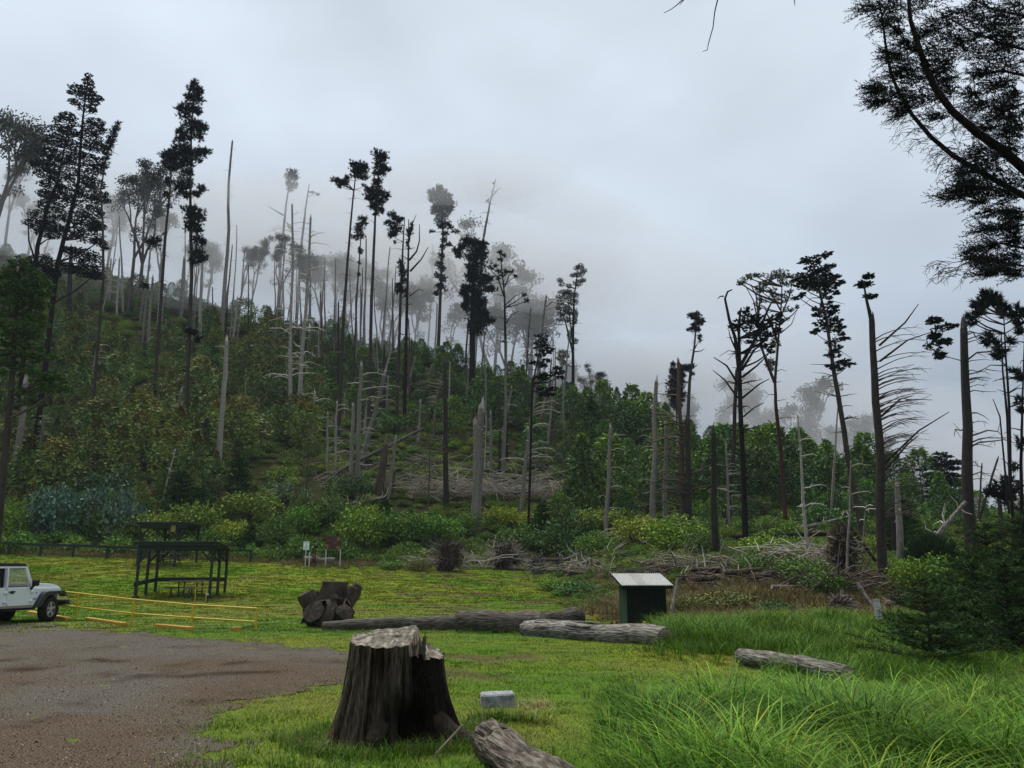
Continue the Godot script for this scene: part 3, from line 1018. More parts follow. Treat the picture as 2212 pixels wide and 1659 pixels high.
func shed() -> void:
	# seen from its closed back, its left wall just showing
	var bl := gr(1356, 1358)
	var br := gr(1441, 1352)
	var w := 84.0 * -bl.z / F
	var o := thing("small_shed", "small dark green shed with a sloping corrugated metal roof", "shed", (bl + br) * 0.5 + Vector3(0, -0.05, 0), 0.10)
	var hf := 82.0 * -bl.z / F
	var dpt := 0.95
	var dk := lin(0.010, 0.014, 0.011)
	var lf := lin(0.030, 0.055, 0.035)
	for s in [[0.0, 0.0, w, 0.03, 0.0, dk], [-w * 0.5 + 0.015, -dpt * 0.5, 0.03, dpt - 0.06, 1.0, lf], [w * 0.5 - 0.015, -dpt * 0.5, 0.03, dpt - 0.06, 1.0, lf], [0.0, -dpt, w, 0.03, 0.0, dk]]:
		var n := 7 if s[4] == 0.0 else 6
		for i in n:                                         # upright boards
			var b := MB.new()
			var f := (i + 0.5) / n - 0.5
			var wd: float = (s[2] if s[4] == 0.0 else s[3]) / n - 0.004
			var hh := hf + 0.12 - (0.0 if s[4] == 0.0 and s[1] == 0.0 else 0.0)
			b.box(Vector3(s[0] + (f * s[2] if s[4] == 0.0 else 0.0), hh * 0.5, s[1] + (f * s[3] if s[4] == 1.0 else 0.0)), Vector3(wd if s[4] == 0.0 else s[2], hh, s[3] if s[4] == 0.0 else wd), Basis(), vary(s[5], 0.12))
			part("wall_board", b, M.wood, o)
	# corrugated sheet, front edge low, back edge high
	var b := MB.new()
	var rw := 111.0 * -bl.z / F
	var z0 := 0.16
	var z1 := -1.18
	var y0 := hf + 0.10
	var y1 := hf + 0.42
	var n := 190
	var prev := Vector3.ZERO
	for i in n + 1:
		var x := -rw * 0.5 + rw * i / n
		var c := sin(i / float(n) * TAU * 24.0) * 0.017
		var sl := cos(i / float(n) * TAU * 24.0) * 0.9
		var nn := Vector3(-sl, 1, 0.25).normalized()
		if i > 0:
			var px := prev.x
			var pc := prev.y
			var pn := Vector3(-prev.z, 1, 0.25).normalized()
			var cc := Color.WHITE * (0.75 if (i * 24 / n) in [8, 9, 10, 11, 12] else 1.0)
			b.stri(Vector3(px, y0 + pc, z0), Vector3(x, y0 + c, z0), Vector3(x, y1 + c, z1), pn, nn, nn, cc, cc, cc)
			b.stri(Vector3(px, y0 + pc, z0), Vector3(x, y1 + c, z1), Vector3(px, y1 + pc, z1), pn, nn, pn, cc, cc, cc)
		prev = Vector3(x, c, sl)
	var zm: StandardMaterial3D = M.zinc.duplicate()
	zm.vertex_color_use_as_albedo = true
	part("roof_sheet", b, zm, o)
	b = MB.new()
	b.box(Vector3(0, y0 - 0.065, z0 - 0.03), Vector3(rw - 0.02, 0.09, 0.03), Basis(), dk)
	part("fascia", b, M.wood, o)
	for s in [-1.0, 1.0]:
		b = MB.new()
		b.box(Vector3(s * (rw * 0.5 - 0.04), (y0 + y1) * 0.5 - 0.06, (z0 + z1) * 0.5), Vector3(0.03, 0.08, 1.36), Basis(Vector3.RIGHT, 0.235), dk)
		part("barge_board", b, M.wood, o)

# ---------------------------------------------------------------- shelters, rails, signs on the meadow
func bar(b: MB, a: Vector3, e: Vector3, r: float, sides := 10) -> void:
	b.tube([a, e], [r, r], sides, Color.WHITE, Color.WHITE)
func beam(b: MB, a: Vector3, e: Vector3, w: float, h: float, col := Color.WHITE) -> void:
	var d := (e - a)
	var bs := Basis()
	bs.x = d.normalized()
	bs.z = bs.x.cross(Vector3.UP if absf(bs.x.y) < 0.95 else Vector3.BACK).normalized()
	bs.y = bs.z.cross(bs.x)
	b.box((a + e) * 0.5, Vector3(d.length(), h, w), bs, col)

func shelter(label: String, p: Vector3, turn: float, L: float, W: float, H: float, posts: Array, rails: bool, lift: float) -> Node3D:
	# own x along the open front, own -z to the back; the roof falls to the back
	var o := thing("picnic_shelter", label, "picnic shelter", p, turn)
	for q in posts:
		var b := MB.new()
		b.box(Vector3(q[0], H * 0.5 - 0.1, -q[1]), Vector3(0.115, H + 0.2, 0.115), Basis(), Color.WHITE, 0.012)
		part("post", b, M.green, o)
		b = MB.new()
		b.box(Vector3(q[0], 0.03, -q[1]), Vector3(0.26, 0.14, 0.26), Basis(), Color.WHITE, 0.02)
		part("post_foot", b, M.green, o)
		for s in [-1.0, 1.0]:
			if (q[0] < 0.2 and s < 0) or (q[0] > L - 0.2 and s > 0):
				continue
			b = MB.new()
			beam(b, Vector3(q[0] + s * 0.04, H - 0.55, -q[1]), Vector3(q[0] + s * 0.50, H - 0.06, -q[1]), 0.06, 0.09)
			part("brace", b, M.green, o)
		for s in [-1.0, 1.0]:
			if (q[1] < 0.1 and s > 0) or (q[1] > W - 0.1 and s < 0) or q[0] < 0.2:
				continue
			b = MB.new()
			beam(b, Vector3(q[0], H - 0.5, -q[1] + s * 0.04), Vector3(q[0], H - 0.06, -q[1] + s * 0.40), 0.06, 0.09)
			part("brace", b, M.green, o)
	for z in [0.0, -W]:
		var b := MB.new()
		b.box(Vector3(L * 0.5, H + 0.10, z), Vector3(L + 0.16, 0.22, 0.09), Basis(), Color.WHITE)
		part("beam", b, M.green, o)
	for x in [0.0, L]:
		var b := MB.new()
		b.box(Vector3(x, H + 0.115, -W * 0.5), Vector3(0.085, 0.19, W - 0.1), Basis(), Color.WHITE)
		part("beam", b, M.green, o)
	var b := MB.new()
	b.box(Vector3(L * 0.5, H + 0.27, 0.20), Vector3(L + 0.5, 0.17, 0.03), Basis(), Color.WHITE, 0.004)
	part("fascia", b, M.green, o)
	b = MB.new()
	b.box(Vector3(L + 0.24, H + 0.24, -W * 0.5), Vector3(0.03, 0.2, W + 0.36), Basis(Vector3.RIGHT, 0.03), Color.WHITE, 0.004)
	part("fascia", b, M.green, o)
	b = MB.new()
	var rw := L + 0.72
	var n := int(rw / 0.0127)
	var pv := Vector3.ZERO
	for i in n + 1:
		var x := L * 0.5 - rw * 0.5 + rw * i / n
		var c := sin(i * TAU / 8.0) * 0.013
		var nn := Vector3(-cos(i * TAU / 8.0), 1, -0.1).normalized()
		if i > 0:
			var y0 := H + 0.385
			var y1 := H + 0.385 - lift
			var W0 := 0.34
			var W1 := -W - 0.34
			b.stri(Vector3(pv.x, y0 + pv.y, W0), Vector3(x, y0 + c, W0), Vector3(x, y1 + c, W1), nn, nn, nn, Color.WHITE, Color.WHITE, Color.WHITE)
			b.stri(Vector3(pv.x, y0 + pv.y, W0), Vector3(x, y1 + c, W1), Vector3(pv.x, y1 + pv.y, W1), nn, nn, nn, Color.WHITE, Color.WHITE, Color.WHITE)
		pv = Vector3(x, c, 0)
	part("roof_sheet", b, M.zinc, o)
	if rails:
		for r in [[Vector3(-0.07, 0.62, 0.12), Vector3(-0.07, 0.78, -W)], [Vector3(0.0, 0.80, -W - 0.075), Vector3(L, 0.80, -W - 0.075)]]:
			b = MB.new()
			beam(b, r[0], r[1], 0.04, 0.2)
			part("side_rail", b, M.green, o)
	return o

func picnic_table(label: String, p: Vector3, turn: float) -> void:
	var o := thing("picnic_table", label, "picnic table", p, turn)
	var wd := surf(lin(0.16, 0.125, 0.09), 0.85)
	for i in 5:
		var b := MB.new()
		b.box(Vector3(-0.32 + 0.16 * i, 0.75, 0), Vector3(0.15, 0.06, 1.85), Basis(), Color.WHITE)
		part("top_plank", b, wd, o)
	for s in [-1.0, 1.0]:
		for i in 2:
			var b := MB.new()
			b.box(Vector3(s * 0.68 + 0.13 * i - 0.065, 0.44, 0), Vector3(0.13, 0.06, 1.85), Basis(), Color.WHITE)
			part("bench_plank", b, wd, o)
	for z in [-0.55, 0.55]:
		for s in [-1.0, 1.0]:
			var b := MB.new()
			b.tube([Vector3(s * 0.18, 0.73, z), Vector3(s * 0.18, 0.12, z), Vector3(s * 0.24, 0.04, z), Vector3(s * 0.54, 0.03, z), Vector3(s * 0.66, 0.1, z), Vector3(s * 0.68, 0.42, z)], [0.03, 0.03, 0.03, 0.03, 0.03, 0.03], 8, Color.WHITE, Color.WHITE)
			part("leg", b, M.green, o)
		var b := MB.new()
		bar(b, Vector3(-0.18, 0.25, z), Vector3(0.18, 0.25, z), 0.022)
		part("cross_bar", b, M.green, o)

func picnic_ground() -> void:
	var p := gr(292, 1292)
	var e := gr(440, 1293)
	var L := (e - p).length() + 0.25
	var s1 := shelter("nearer dark green picnic shelter with side rails and a table inside", p, -atan2(e.z - p.z, e.x - p.x), L, 2.3, 2.2, [[0.0, 0.0], [0.0, 1.15], [0.0, 2.3], [L, 0.0], [L, 1.15], [L, 2.3]], true, 0.34)
	picnic_table("picnic table with two benches under the nearer shelter", s1.transform * Vector3(L * 0.62, 0.0, -1.15), s1.rotation.y - 0.5)
	var q := gr(297, 1207)
	var f := gr(388, 1210)
	var L2 := 4.2
	var s2 := shelter("farther dark green picnic shelter below the bushes", at(297, 1209, 51.0) * Vector3(1, 0, 1) + Vector3(0, ground_h(at(297, 1209, 51.0).x, -51.0), 0), 0.05, 2.85, 2.3, 2.3, [[0.0, 0.0], [0.72, 2.3], [2.3, 0.0], [2.85, 2.3]], false, 0.2)
	picnic_table("picnic table under the farther shelter", s2.transform * Vector3(1.3, 0.0, -1.1), 1.2)
	var nb := MB.new()
	nb.box(Vector3(2.05, 2.28, 0.12), Vector3(0.3, 0.42, 0.015), Basis(), lin(0.22, 0.20, 0.07))
	var nt := put("posted_notice", nb.mesh(), M.wood)
	nt.transform = s2.transform
	tag(nt, "small yellowish notice hanging from the farther shelter's roof edge", "notice")
	# low yellow hand rail by the table, standpipe beside it
	var hp := gr(447, 1300)
	var hr := thing("yellow_hoop", "small yellow pipe hoop beside the nearer shelter's table", "hand rail", gr(428, 1301))
	var b := MB.new()
	b.tube([Vector3(-0.15, 0, 0), Vector3(-0.15, 0.62, 0), Vector3(0.24, 0.70, -0.25), Vector3(0.24, 0.0, -0.25)], [0.022, 0.022, 0.022, 0.022], 8, Color.WHITE, Color.WHITE)
	part("pipe", b, M.yellow, hr)
	var sp := thing("water_tap", "short standpipe with tap right of the nearer shelter", "standpipe", gr(448, 1302))
	b = MB.new()
	bar(b, Vector3(0, -0.05, 0), Vector3(0, 0.34, 0), 0.022)
	part("pipe", b, surf(lin(0.03, 0.03, 0.03), 0.6), sp)
	b = MB.new()
	b.box(Vector3(-0.04, 0.36, 0.0), Vector3(0.13, 0.07, 0.06), Basis(), Color.WHITE)
	part("tap", b, M.pipe, sp)
	# yellow pipe fence along the lot
	var fence := thing("pipe_fence", "yellow two rail pipe fence between gravel lot and meadow", "fence", gr(284, 1352))
	var o := fence.position
	var tops := []
	var lows := []
	for k in [[30, 1332, 1266, 1298], [163, 1338, 1281.5, 1311], [284, 1352, 1295, 1325], [413, 1359, 1306.5, 1334.5], [552, 1361, 1314.5, 1343]]:
		var g := gr(k[0], k[1])
		var t := at(k[0] - (0.0 if k[0] < 500 else 0.0), k[2], -g.z)
		var lo := at(k[0], k[3], -g.z)
		t.x = g.x; lo.x = g.x
		b = MB.new()
		bar(b, g - o - Vector3(0, 0.15, 0), t - o, 0.032)
		part("post", b, M.yellow, fence)
		tops.append(t - o)
		lows.append(lo - o)
	for rl in [tops, lows]:
		for i in 4:
			b = MB.new()
			bar(b, rl[i], rl[i + 1], 0.025)
			part("rail", b, M.yellow, fence)
	for k in [[[188, 1341], [268, 1353], "yellow timber wheel stop below the left span of the pipe fence"], [[338, 1356], [414, 1363], "yellow timber wheel stop below the middle of the pipe fence"], [[500, 1363], [521, 1363], "short yellow wheel stop near the right end of the pipe fence"], [[62, 1326], [146, 1341], "yellow wheel stop behind the white car's front wheel"]]:
		var a := gr(k[0][0], k[0][1])
		var c := gr(k[1][0], k[1][1])
		b = MB.new()
		beam(b, Vector3(0, 0.05, 0), c - a + Vector3(0, 0.05, 0), 0.16, 0.12)
		var w := put("wheel_stop", b.mesh(), M.stop)
		w.position = a
		tag(w, k[2], "wheel stop")
	# long green rail fence at the back of the meadow
	var rf := thing("rail_fence", "long dark green single rail fence at the back of the meadow", "fence", on_ground(-20, 54.5))
	var last := Vector3.ZERO
	var i := 0
	var px := -38.4
	while px <= -15.2:
		var d := 54.5 + 0.4 * sin(px * 0.3)
		var g := on_ground(px, d) - rf.position
		b = MB.new()
		b.box(g + Vector3(0, 0.34, 0), Vector3(0.13, 0.9, 0.13), Basis(), Color.WHITE, 0.012)
		part("post", b, M.green, rf)
		var t := g + Vector3(0, 0.76, 0.085)
		if i > 0:
			b = MB.new()
			beam(b, last, t, 0.045, 0.17)
			part("rail", b, M.green, rf)
		last = t
		i += 1
		px += 2.32
	signs()

func signs() -> void:
	var k := 52.0 / F
	var lg := log_between("fallen_log", "short thick grey log lying behind the trail signs", gr(655, 1221) + Vector3(0, 0.28, 0), gr(722, 1221) + Vector3(0, 0.24, 0), 0.31, 0.26, lin(0.30, 0.28, 0.25), lin(0.1, 0.08, 0.06))
	var a := gr(659, 1224)
	var o := thing("white_notice", "white notice with a round green emblem on a grey post", "sign", a)
	var b := MB.new()
	bar(b, Vector3(0, -0.2, 0), Vector3(0, 1.1, 0), 0.035)
	part("post", b, M.pipe, o)
	b = MB.new()
	b.box(Vector3(0.02, 44 * k, 0.05), Vector3(12.6 * k, 17.4 * k, 0.014), Basis(), lin(0.7, 0.74, 0.74), 0.003)
	part("panel", b, M.wood, o)
	var rects := [[0, 0, 96, 132, lin(0.72, 0.76, 0.76)], [8, 14, 80, 9, lin(0.08, 0.09, 0.09)], [12, 80, 74, 9, lin(0.1, 0.11, 0.13)]]
	for r in 4:
		rects.append([14, 94 + r * 8, 68 - 6 * (r % 2), 4, lin(0.3, 0.33, 0.38)])
	for y in 32:
		var w := int(sqrt(maxf(0.0, 256.0 - (y - 16.0) * (y - 16.0))))
		rects.append([48 - w, 36 + y, 2 * w, 1, lin(0.33, 0.5, 0.28)])
	rects.append([44, 56, 9, 14, lin(0.05, 0.12, 0.06)])
	printed(o, "print", Vector3(0.02, 44 * k, 0.059), Vector2(12.2 * k, 17.0 * k), 96, 132, rects)
	a = gr(667.5, 1224)
	b = MB.new()
	bar(b, Vector3(0, -0.1, 0), Vector3(0, 0.93, 0), 0.028)
	var pp := put("white_pipe", b.mesh(), surf(lin(0.62, 0.65, 0.62), 0.6))
	pp.position = a
	tag(pp, "thin white pipe standing between the white notice and trail marker", "post")
	a = gr(677.5, 1224.5)
	o = thing("trail_marker", "brown timber trail marker post with small plaques", "sign", a)
	b = MB.new()
	b.box(Vector3(0, 0.5, 0), Vector3(7.2 * k, 1.22, 0.12), Basis(), lin(0.095, 0.04, 0.018))
	part("post", b, M.bark, o)
	printed(o, "plaque", Vector3(0, 32.6 * k, 0.064), Vector2(6.8 * k, 8.0 * k), 32, 40, [[0, 0, 32, 40, lin(0.03, 0.014, 0.01)], [9, 8, 14, 4, lin(0.16, 0.08, 0.05)], [14, 18, 5, 14, lin(0.2, 0.12, 0.08)]])
	printed(o, "plaque", Vector3(0, 22.0 * k, 0.064), Vector2(6.8 * k, 11.0 * k), 32, 56, [[0, 0, 32, 56, lin(0.07, 0.03, 0.017)], [11, 6, 10, 10, lin(0.4, 0.3, 0.26)], [11, 24, 10, 8, lin(0.14, 0.08, 0.06)], [9, 40, 5, 8, lin(0.2, 0.12, 0.1)], [19, 40, 5, 8, lin(0.2, 0.12, 0.1)]])
	a = gr(718, 1225)
	o = thing("trail_map_sign", "brown trail map board with yellow lettering on two grey posts", "sign", a)
	for x in [-15.5, 15.5]:
		b = MB.new()
		bar(b, Vector3(x * k, -0.2, -0.045), Vector3(x * k, 1.15, -0.045), 0.036)
		part("post", b, M.pipe, o)
	b = MB.new()
	b.box(Vector3(0, 51.5 * k, 0), Vector3(33.0 * k, 27.0 * k, 0.03), Basis(), lin(0.05, 0.018, 0.016), 0.005)
	part("panel", b, M.wood, o)
	var yl := lin(0.42, 0.26, 0.05)
	var tn := lin(0.30, 0.17, 0.13)
	var br := lin(0.052, 0.019, 0.017)
	rects = [[0, 0, 320, 260, br]]
	for r in [[224, 22, 78], [232, 36, 64], [224, 50, 70], [228, 64, 60], [228, 78, 52], [224, 206, 80], [236, 218, 60], [228, 230, 70], [230, 242, 66], [8, 168, 36], [12, 182, 30], [26, 196, 24], [8, 212, 34], [12, 228, 30], [14, 240, 32]]:
		for w in range(0, r[2], 11):
			rects.append([r[0] + w, r[1], 8, 7, yl])
	rects.append([68, 168, 4, 78, tn])
	rects.append([150, 142, 60, 4, tn])
	rects.append([206, 136, 10, 12, lin(0.5, 0.4, 0.36)])
	var ln := []
	for l in [[0, 74, 44, 84], [44, 84, 70, 82], [70, 82, 96, 72], [96, 72, 138, 84], [138, 84, 168, 114], [168, 114, 196, 112], [196, 112, 216, 104], [216, 104, 214, 76], [214, 76, 196, 60], [196, 60, 186, 26], [186, 26, 160, 8], [160, 8, 134, 32], [196, 200, 206, 228]]:
		ln.append([l[0], l[1], l[2], l[3], tn])
	printed(o, "map_print", Vector3(0, 51.5 * k, 0.018), Vector2(32.4 * k, 26.4 * k), 320, 260, rects, ln)

# ---------------------------------------------------------------- the white off-road car
func wheel(o: Node3D, called: String, p: Vector3, out: float, steer: float) -> void:
	var w := Node3D.new()
	w.name = called
	o.add_child(w, true)
	w.position = p
	w.rotation.y = steer
	var b := MB.new()
	var prof := [[0.235, 0.10], [0.26, 0.125], [0.36, 0.13], [0.395, 0.105], [0.405, 0.06], [0.405, -0.06], [0.395, -0.105], [0.36, -0.13], [0.26, -0.125], [0.235, -0.10]]
	var N := 44
	for i in N:
		for k in prof.size() - 1:
			var q := []
			var nn := []
			for e in [[i, k], [i + 1, k], [i + 1, k + 1], [i, k + 1]]:
				var a: float = TAU * e[0] / N
				var r: float = prof[e[1]][0]
				if e[1] in [4, 5] and i % 2 == 0: r -= 0.008
				q.append(Vector3(cos(a) * r, sin(a) * r, prof[e[1]][1]))
				nn.append(Vector3(cos(a) * (r - 0.27), sin(a) * (r - 0.27), prof[e[1]][1] * 0.8).normalized())
			var c := lin(0.018, 0.016, 0.015)
			b.stri(q[0], q[1], q[2], nn[0], nn[1], nn[2], c, c, c)
			b.stri(q[0], q[2], q[3], nn[0], nn[2], nn[3], c, c, c)
	part("tyre", b, M.wood, w)
	b = MB.new()
	var al := lin(0.42, 0.42, 0.43)
	var dkc := lin(0.03, 0.03, 0.032)
	for i in N:
		var a := TAU * i / N
		var a2 := TAU * (i + 1) / N
		var f := func(r: float, g: float, z: float) -> Vector3: return Vector3(cos(g) * r, sin(g) * r, z * out)
		b.face([f.call(0.24, a, 0.1), f.call(0.24, a2, 0.1), f.call(0.215, a2, 0.115), f.call(0.215, a, 0.115)], Vector3(0, 0, out), al)
		b.face([f.call(0.215, a, 0.115), f.call(0.215, a2, 0.115), f.call(0.21, a2, 0.03), f.call(0.21, a, 0.03)], Vector3(-cos(a), -sin(a), 0), al * 0.7)
		b.face([f.call(0.0, a, 0.03), f.call(0.21, a2, 0.03), f.call(0.21, a, 0.03)], Vector3(0, 0, out), dkc)
		b.face([f.call(0.0, a, 0.105), f.call(0.06, a2, 0.1), f.call(0.06, a, 0.1)], Vector3(0, 0, out), al)
		b.face([f.call(0.06, a, 0.1), f.call(0.06, a2, 0.1), f.call(0.065, a2, 0.04), f.call(0.065, a, 0.04)], Vector3(cos(a), sin(a), 0), al * 0.8)
	for i in 5:
		var a := TAU * i / 5.0 + 0.3
		var u := Vector3(cos(a), sin(a), 0)
		var s := Vector3(-sin(a), cos(a), 0)
		b.box(u * 0.135 + Vector3(0, 0, 0.08 * out), Vector3(0.17, 0.075, 0.03), Basis(u, s, u.cross(s)), al, 0.008)
	part("rim", b, surf_v(0.35, 0.5), w)
func surf_v(rough: float, metal: float) -> StandardMaterial3D:
	var m := vmat(rough)
	m.metallic = metal
	return m

func vehicle() -> void:
	var fw := gr(101, 1344)
	var yaw := deg_to_rad(80.0)
	var bs := Basis(Vector3.UP, yaw)
	var pos := fw - bs * Vector3(1.475, 0.0, 0.80)
	pos.y = fw.y
	var o := thing("parked_car", "white four door off-road car with black fenders and roof", "car", pos, yaw)
	var paint := vmat(0.28)
	paint.clearcoat_enabled = true
	paint.clearcoat = 0.6
	paint.metallic_specular = 0.5
	var black := vmat(0.6)
	var wh := lin(0.62, 0.66, 0.68)
	var bk := lin(0.020, 0.020, 0.023)
	var glass := StandardMaterial3D.new()
	glass.transparency = BaseMaterial3D.TRANSPARENCY_ALPHA
	glass.albedo_color = Color(0.75, 0.85, 0.82, 0.12)
	glass.roughness = 0.05
	var tint := surf(lin(0.012, 0.013, 0.016), 0.06)
	tint.metallic_specular = 0.6
	var P := func(a: Array) -> PackedVector2Array:
		var r := PackedVector2Array()
		for q in a: r.append(Vector2(q[0], q[1]))
		return r
	var b := MB.new()
	b.prism(P.call([[-2.05, 0.62], [-1.95, 0.54], [0.92, 0.50], [1.0, 0.62], [1.2, 0.86], [2.02, 0.86], [2.02, 1.06], [0.74, 1.10], [0.72, 1.13], [-2.08, 1.13]]), -0.755, 0.755, wh, 0.03)
	part("body", b, paint, o)
	b = MB.new()
	b.prism(P.call([[-1.95, 0.535], [0.93, 0.495], [0.95, 0.56], [0.4, 0.60], [-0.4, 0.585], [-1.1, 0.63], [-1.95, 0.62]]), -0.758, 0.758, lin(0.27, 0.22, 0.18), 0.002)
	part("muddy_sill", b, M.wood, o)
	b = MB.new()
	b.prism(P.call([[-2.0, 0.44], [1.0, 0.42], [1.0, 0.52], [-2.0, 0.56]]), -0.70, 0.70, bk)
	b.prism(P.call([[1.0, 0.45], [2.1, 0.5], [2.1, 0.9], [1.0, 0.9]]), -0.5, 0.5, bk)
	part("underbody", b, black, o)
	b = MB.new()
	b.prism(P.call([[0.70, 1.09], [2.02, 1.05], [2.05, 1.08], [1.98, 1.15], [1.72, 1.20], [1.2, 1.235], [0.70, 1.25]]), -0.66, 0.66, wh, 0.05)
	part("hood", b, paint, o)
	b = MB.new()                                            # grille with seven slots
	b.prism(P.call([[2.035, 0.72], [2.10, 0.72], [2.09, 1.10], [2.055, 1.10]]), -0.62, 0.62, wh, 0.012)
	var grille := part("grille", b, paint, o)
	for i in 7:
		b = MB.new()
		b.box(Vector3(2.105, 0.92, -0.27 + 0.09 * i), Vector3(0.012, 0.24, 0.045), Basis(), bk)
		part("slot", b, black, grille)
	for s in [-1.0, 1.0]:
		b = MB.new()
		b.tube([Vector3(2.06, 0.93, s * 0.47), Vector3(2.125, 0.93, s * 0.47)], [0.10, 0.095], 18, lin(0.7, 0.7, 0.7), lin(0.8, 0.8, 0.8))
		part("headlight", b, surf_v(0.1, 0.3), o)
	# upper cabin: pillars, roof rail
	for s in [-1.0, 1.0]:
		b = MB.new()
		var z0: float = s * 0.665
		beam(b, Vector3(0.76, 1.10, s * 0.70), Vector3(0.44, 1.75, s * 0.66), 0.055, 0.10, wh)
		beam(b, Vector3(-0.36, 1.10, s * 0.715), Vector3(-0.36, 1.74, s * 0.675), 0.05, 0.17, wh)
		beam(b, Vector3(-1.28, 1.10, s * 0.715), Vector3(-1.28, 1.74, s * 0.675), 0.05, 0.16, wh)
		beam(b, Vector3(-2.02, 1.10, s * 0.71), Vector3(-2.02, 1.74, s * 0.67), 0.05, 0.12, wh)
		beam(b, Vector3(-2.06, 1.735, s * 0.672), Vector3(0.46, 1.735, s * 0.668), 0.05, 0.055, wh)
		part("window_frame", b, paint, o)
		for w in [["front_window", [[-0.27, 1.13], [0.70, 1.13], [0.45, 1.71], [-0.27, 1.71]], glass], ["rear_window", [[-1.20, 1.13], [-0.45, 1.13], [-0.45, 1.71], [-1.20, 1.71]], tint], ["rear_window", [[-1.96, 1.13], [-1.36, 1.13], [-1.36, 1.71], [-1.96, 1.71]], tint]]:
			b = MB.new()
			var k := []
			for q in w[1]:
				k.append(Vector3(q[0], q[1], s * (0.702 - (q[1] - 1.13) * 0.065)))
			b.face(k, Vector3(0, 0, s), Color.WHITE)
			var pane := part(w[0], b, w[2], o)
			b = MB.new()
			for i in 4:
				beam(b, k[i] + Vector3(0, 0, s * 0.006), k[(i + 1) % 4] + Vector3(0, 0, s * 0.006), 0.02, 0.035, bk)
			part("seal", b, black, pane)
		# doors with handles and outside hinges
		for dr in [[[[-0.30, 0.72], [-0.27, 0.62], [-0.2, 0.575], [0.62, 0.575], [0.66, 0.62], [0.66, 1.125], [-0.30, 1.125]], -0.14, 0.70], [[[-1.24, 0.98], [-1.2, 0.86], [-0.92, 0.62], [-0.8, 0.575], [-0.46, 0.575], [-0.42, 0.62], [-0.42, 1.125], [-1.24, 1.125]], -1.1, -0.37]]:
			b = MB.new()
			b.prism(P.call(dr[0]), minf(s * 0.755, s * 0.775), maxf(s * 0.755, s * 0.775), wh * 0.985, 0.006)
			var door := part("door", b, paint, o)
			b = MB.new()
			b.box(Vector3(dr[1], 1.0, s * 0.795), Vector3(0.24, 0.035, 0.035), Basis(), bk)
			b.box(Vector3(dr[1] + 0.02, 0.985, s * 0.783), Vector3(0.10, 0.09, 0.012), Basis(), bk * 1.6)
			part("handle", b, black, door)
			for y in [0.70, 0.98]:
				b = MB.new()
				b.box(Vector3(dr[2] - 0.02, y, s * 0.785), Vector3(0.12, 0.075, 0.05), Basis(), wh, 0.015)
				part("hinge", b, paint, door)
		# black fender flares
		for fx in [1.475, -1.475]:
			b = MB.new()
			var arc := [[-0.66, 0.50], [-0.60, 0.62], [-0.42, 0.88], [-0.34, 0.955], [-0.22, 0.985], [0.44, 0.985], [0.56, 0.955], [0.62, 0.90], [0.64, 0.80], [0.56, 0.80], [0.50, 0.86], [0.3, 0.89], [-0.14, 0.885], [-0.26, 0.84], [-0.36, 0.74], [-0.46, 0.55], [-0.50, 0.50]]
			var q := []
			for e in arc: q.append([fx + e[0], e[1]])
			b.prism(P.call(q), minf(s * 0.72, s * 0.935), maxf(s * 0.72, s * 0.935), bk * 1.7, 0.022)
			part("fender", b, black, o)
			wheel(o, "wheel", Vector3(fx, 0.405, s * 0.79), s, 0.12 if fx > 0 else 0.0)
		b = MB.new()
		b.box(Vector3(0.66, 1.26, s * 0.90), Vector3(0.10, 0.20, 0.22), Basis(Vector3.UP, 0.15 * s), bk, 0.03)
		beam(b, Vector3(0.62, 1.05, s * 0.77), Vector3(0.66, 1.2, s * 0.86), 0.06, 0.07, bk)
		part("mirror", b, black, o)
	b = MB.new()
	var k := []
	for q in [[0.745, 1.14, -0.64], [0.745, 1.14, 0.64], [0.455, 1.72, 0.60], [0.455, 1.72, -0.60]]:
		k.append(Vector3(q[0], q[1], q[2]))
	b.face(k, Vector3(1, 0.5, 0), Color.WHITE)
	part("windscreen", b, glass, o)
	b = MB.new()
	beam(b, Vector3(0.46, 1.74, -0.66), Vector3(0.46, 1.74, 0.66), 0.07, 0.06, wh)
	part("windscreen_frame", b, paint, o)
	b = MB.new()
	b.prism(P.call([[-2.10, 1.765], [0.47, 1.765], [0.50, 1.79], [0.40, 1.845], [0.0, 1.865], [-1.9, 1.865], [-2.10, 1.83]]), -0.68, 0.68, bk * 1.5, 0.03)
	part("roof", b, black, o)
	b = MB.new()
	b.box(Vector3(2.30, 0.60, 0), Vector3(0.20, 0.17, 1.70), Basis(), bk, 0.03)
	part("bumper", b, black, o)
	b = MB.new()
	b.box(Vector3(-2.16, 0.62, 0), Vector3(0.16, 0.17, 1.62), Basis(), bk, 0.03)
	part("bumper", b, black, o)
	# inside
	for s in [-0.36, 0.36]:
		for x in [-0.25, -1.15]:
			b = MB.new()
			b.box(Vector3(x, 0.95, s), Vector3(0.5, 0.16, 0.48), Basis(), bk, 0.04)
			b.box(Vector3(x - 0.25, 1.22, s), Vector3(0.14, 0.6, 0.46), Basis(Vector3.BACK, 0.15), bk, 0.05)
			b.box(Vector3(x - 0.32, 1.58, s), Vector3(0.09, 0.16, 0.26), Basis(), bk, 0.03)
			part("seat", b, black, o)
	b = MB.new()
	b.box(Vector3(0.55, 1.08, 0), Vector3(0.30, 0.2, 1.3), Basis(), bk, 0.05)
	part("dashboard", b, black, o)
	for e in [[0.92, 0.935, 0.055, 0.04], [0.86, 0.77, 0.15, 0.02], [0.84, 0.735, 0.19, 0.014]]:
		b = MB.new()
		b.box(Vector3(e[0], e[1], 0.757), Vector3(e[2], e[3], 0.006), Basis(), lin(0.12, 0.13, 0.14))
		part("badge", b, black, o)

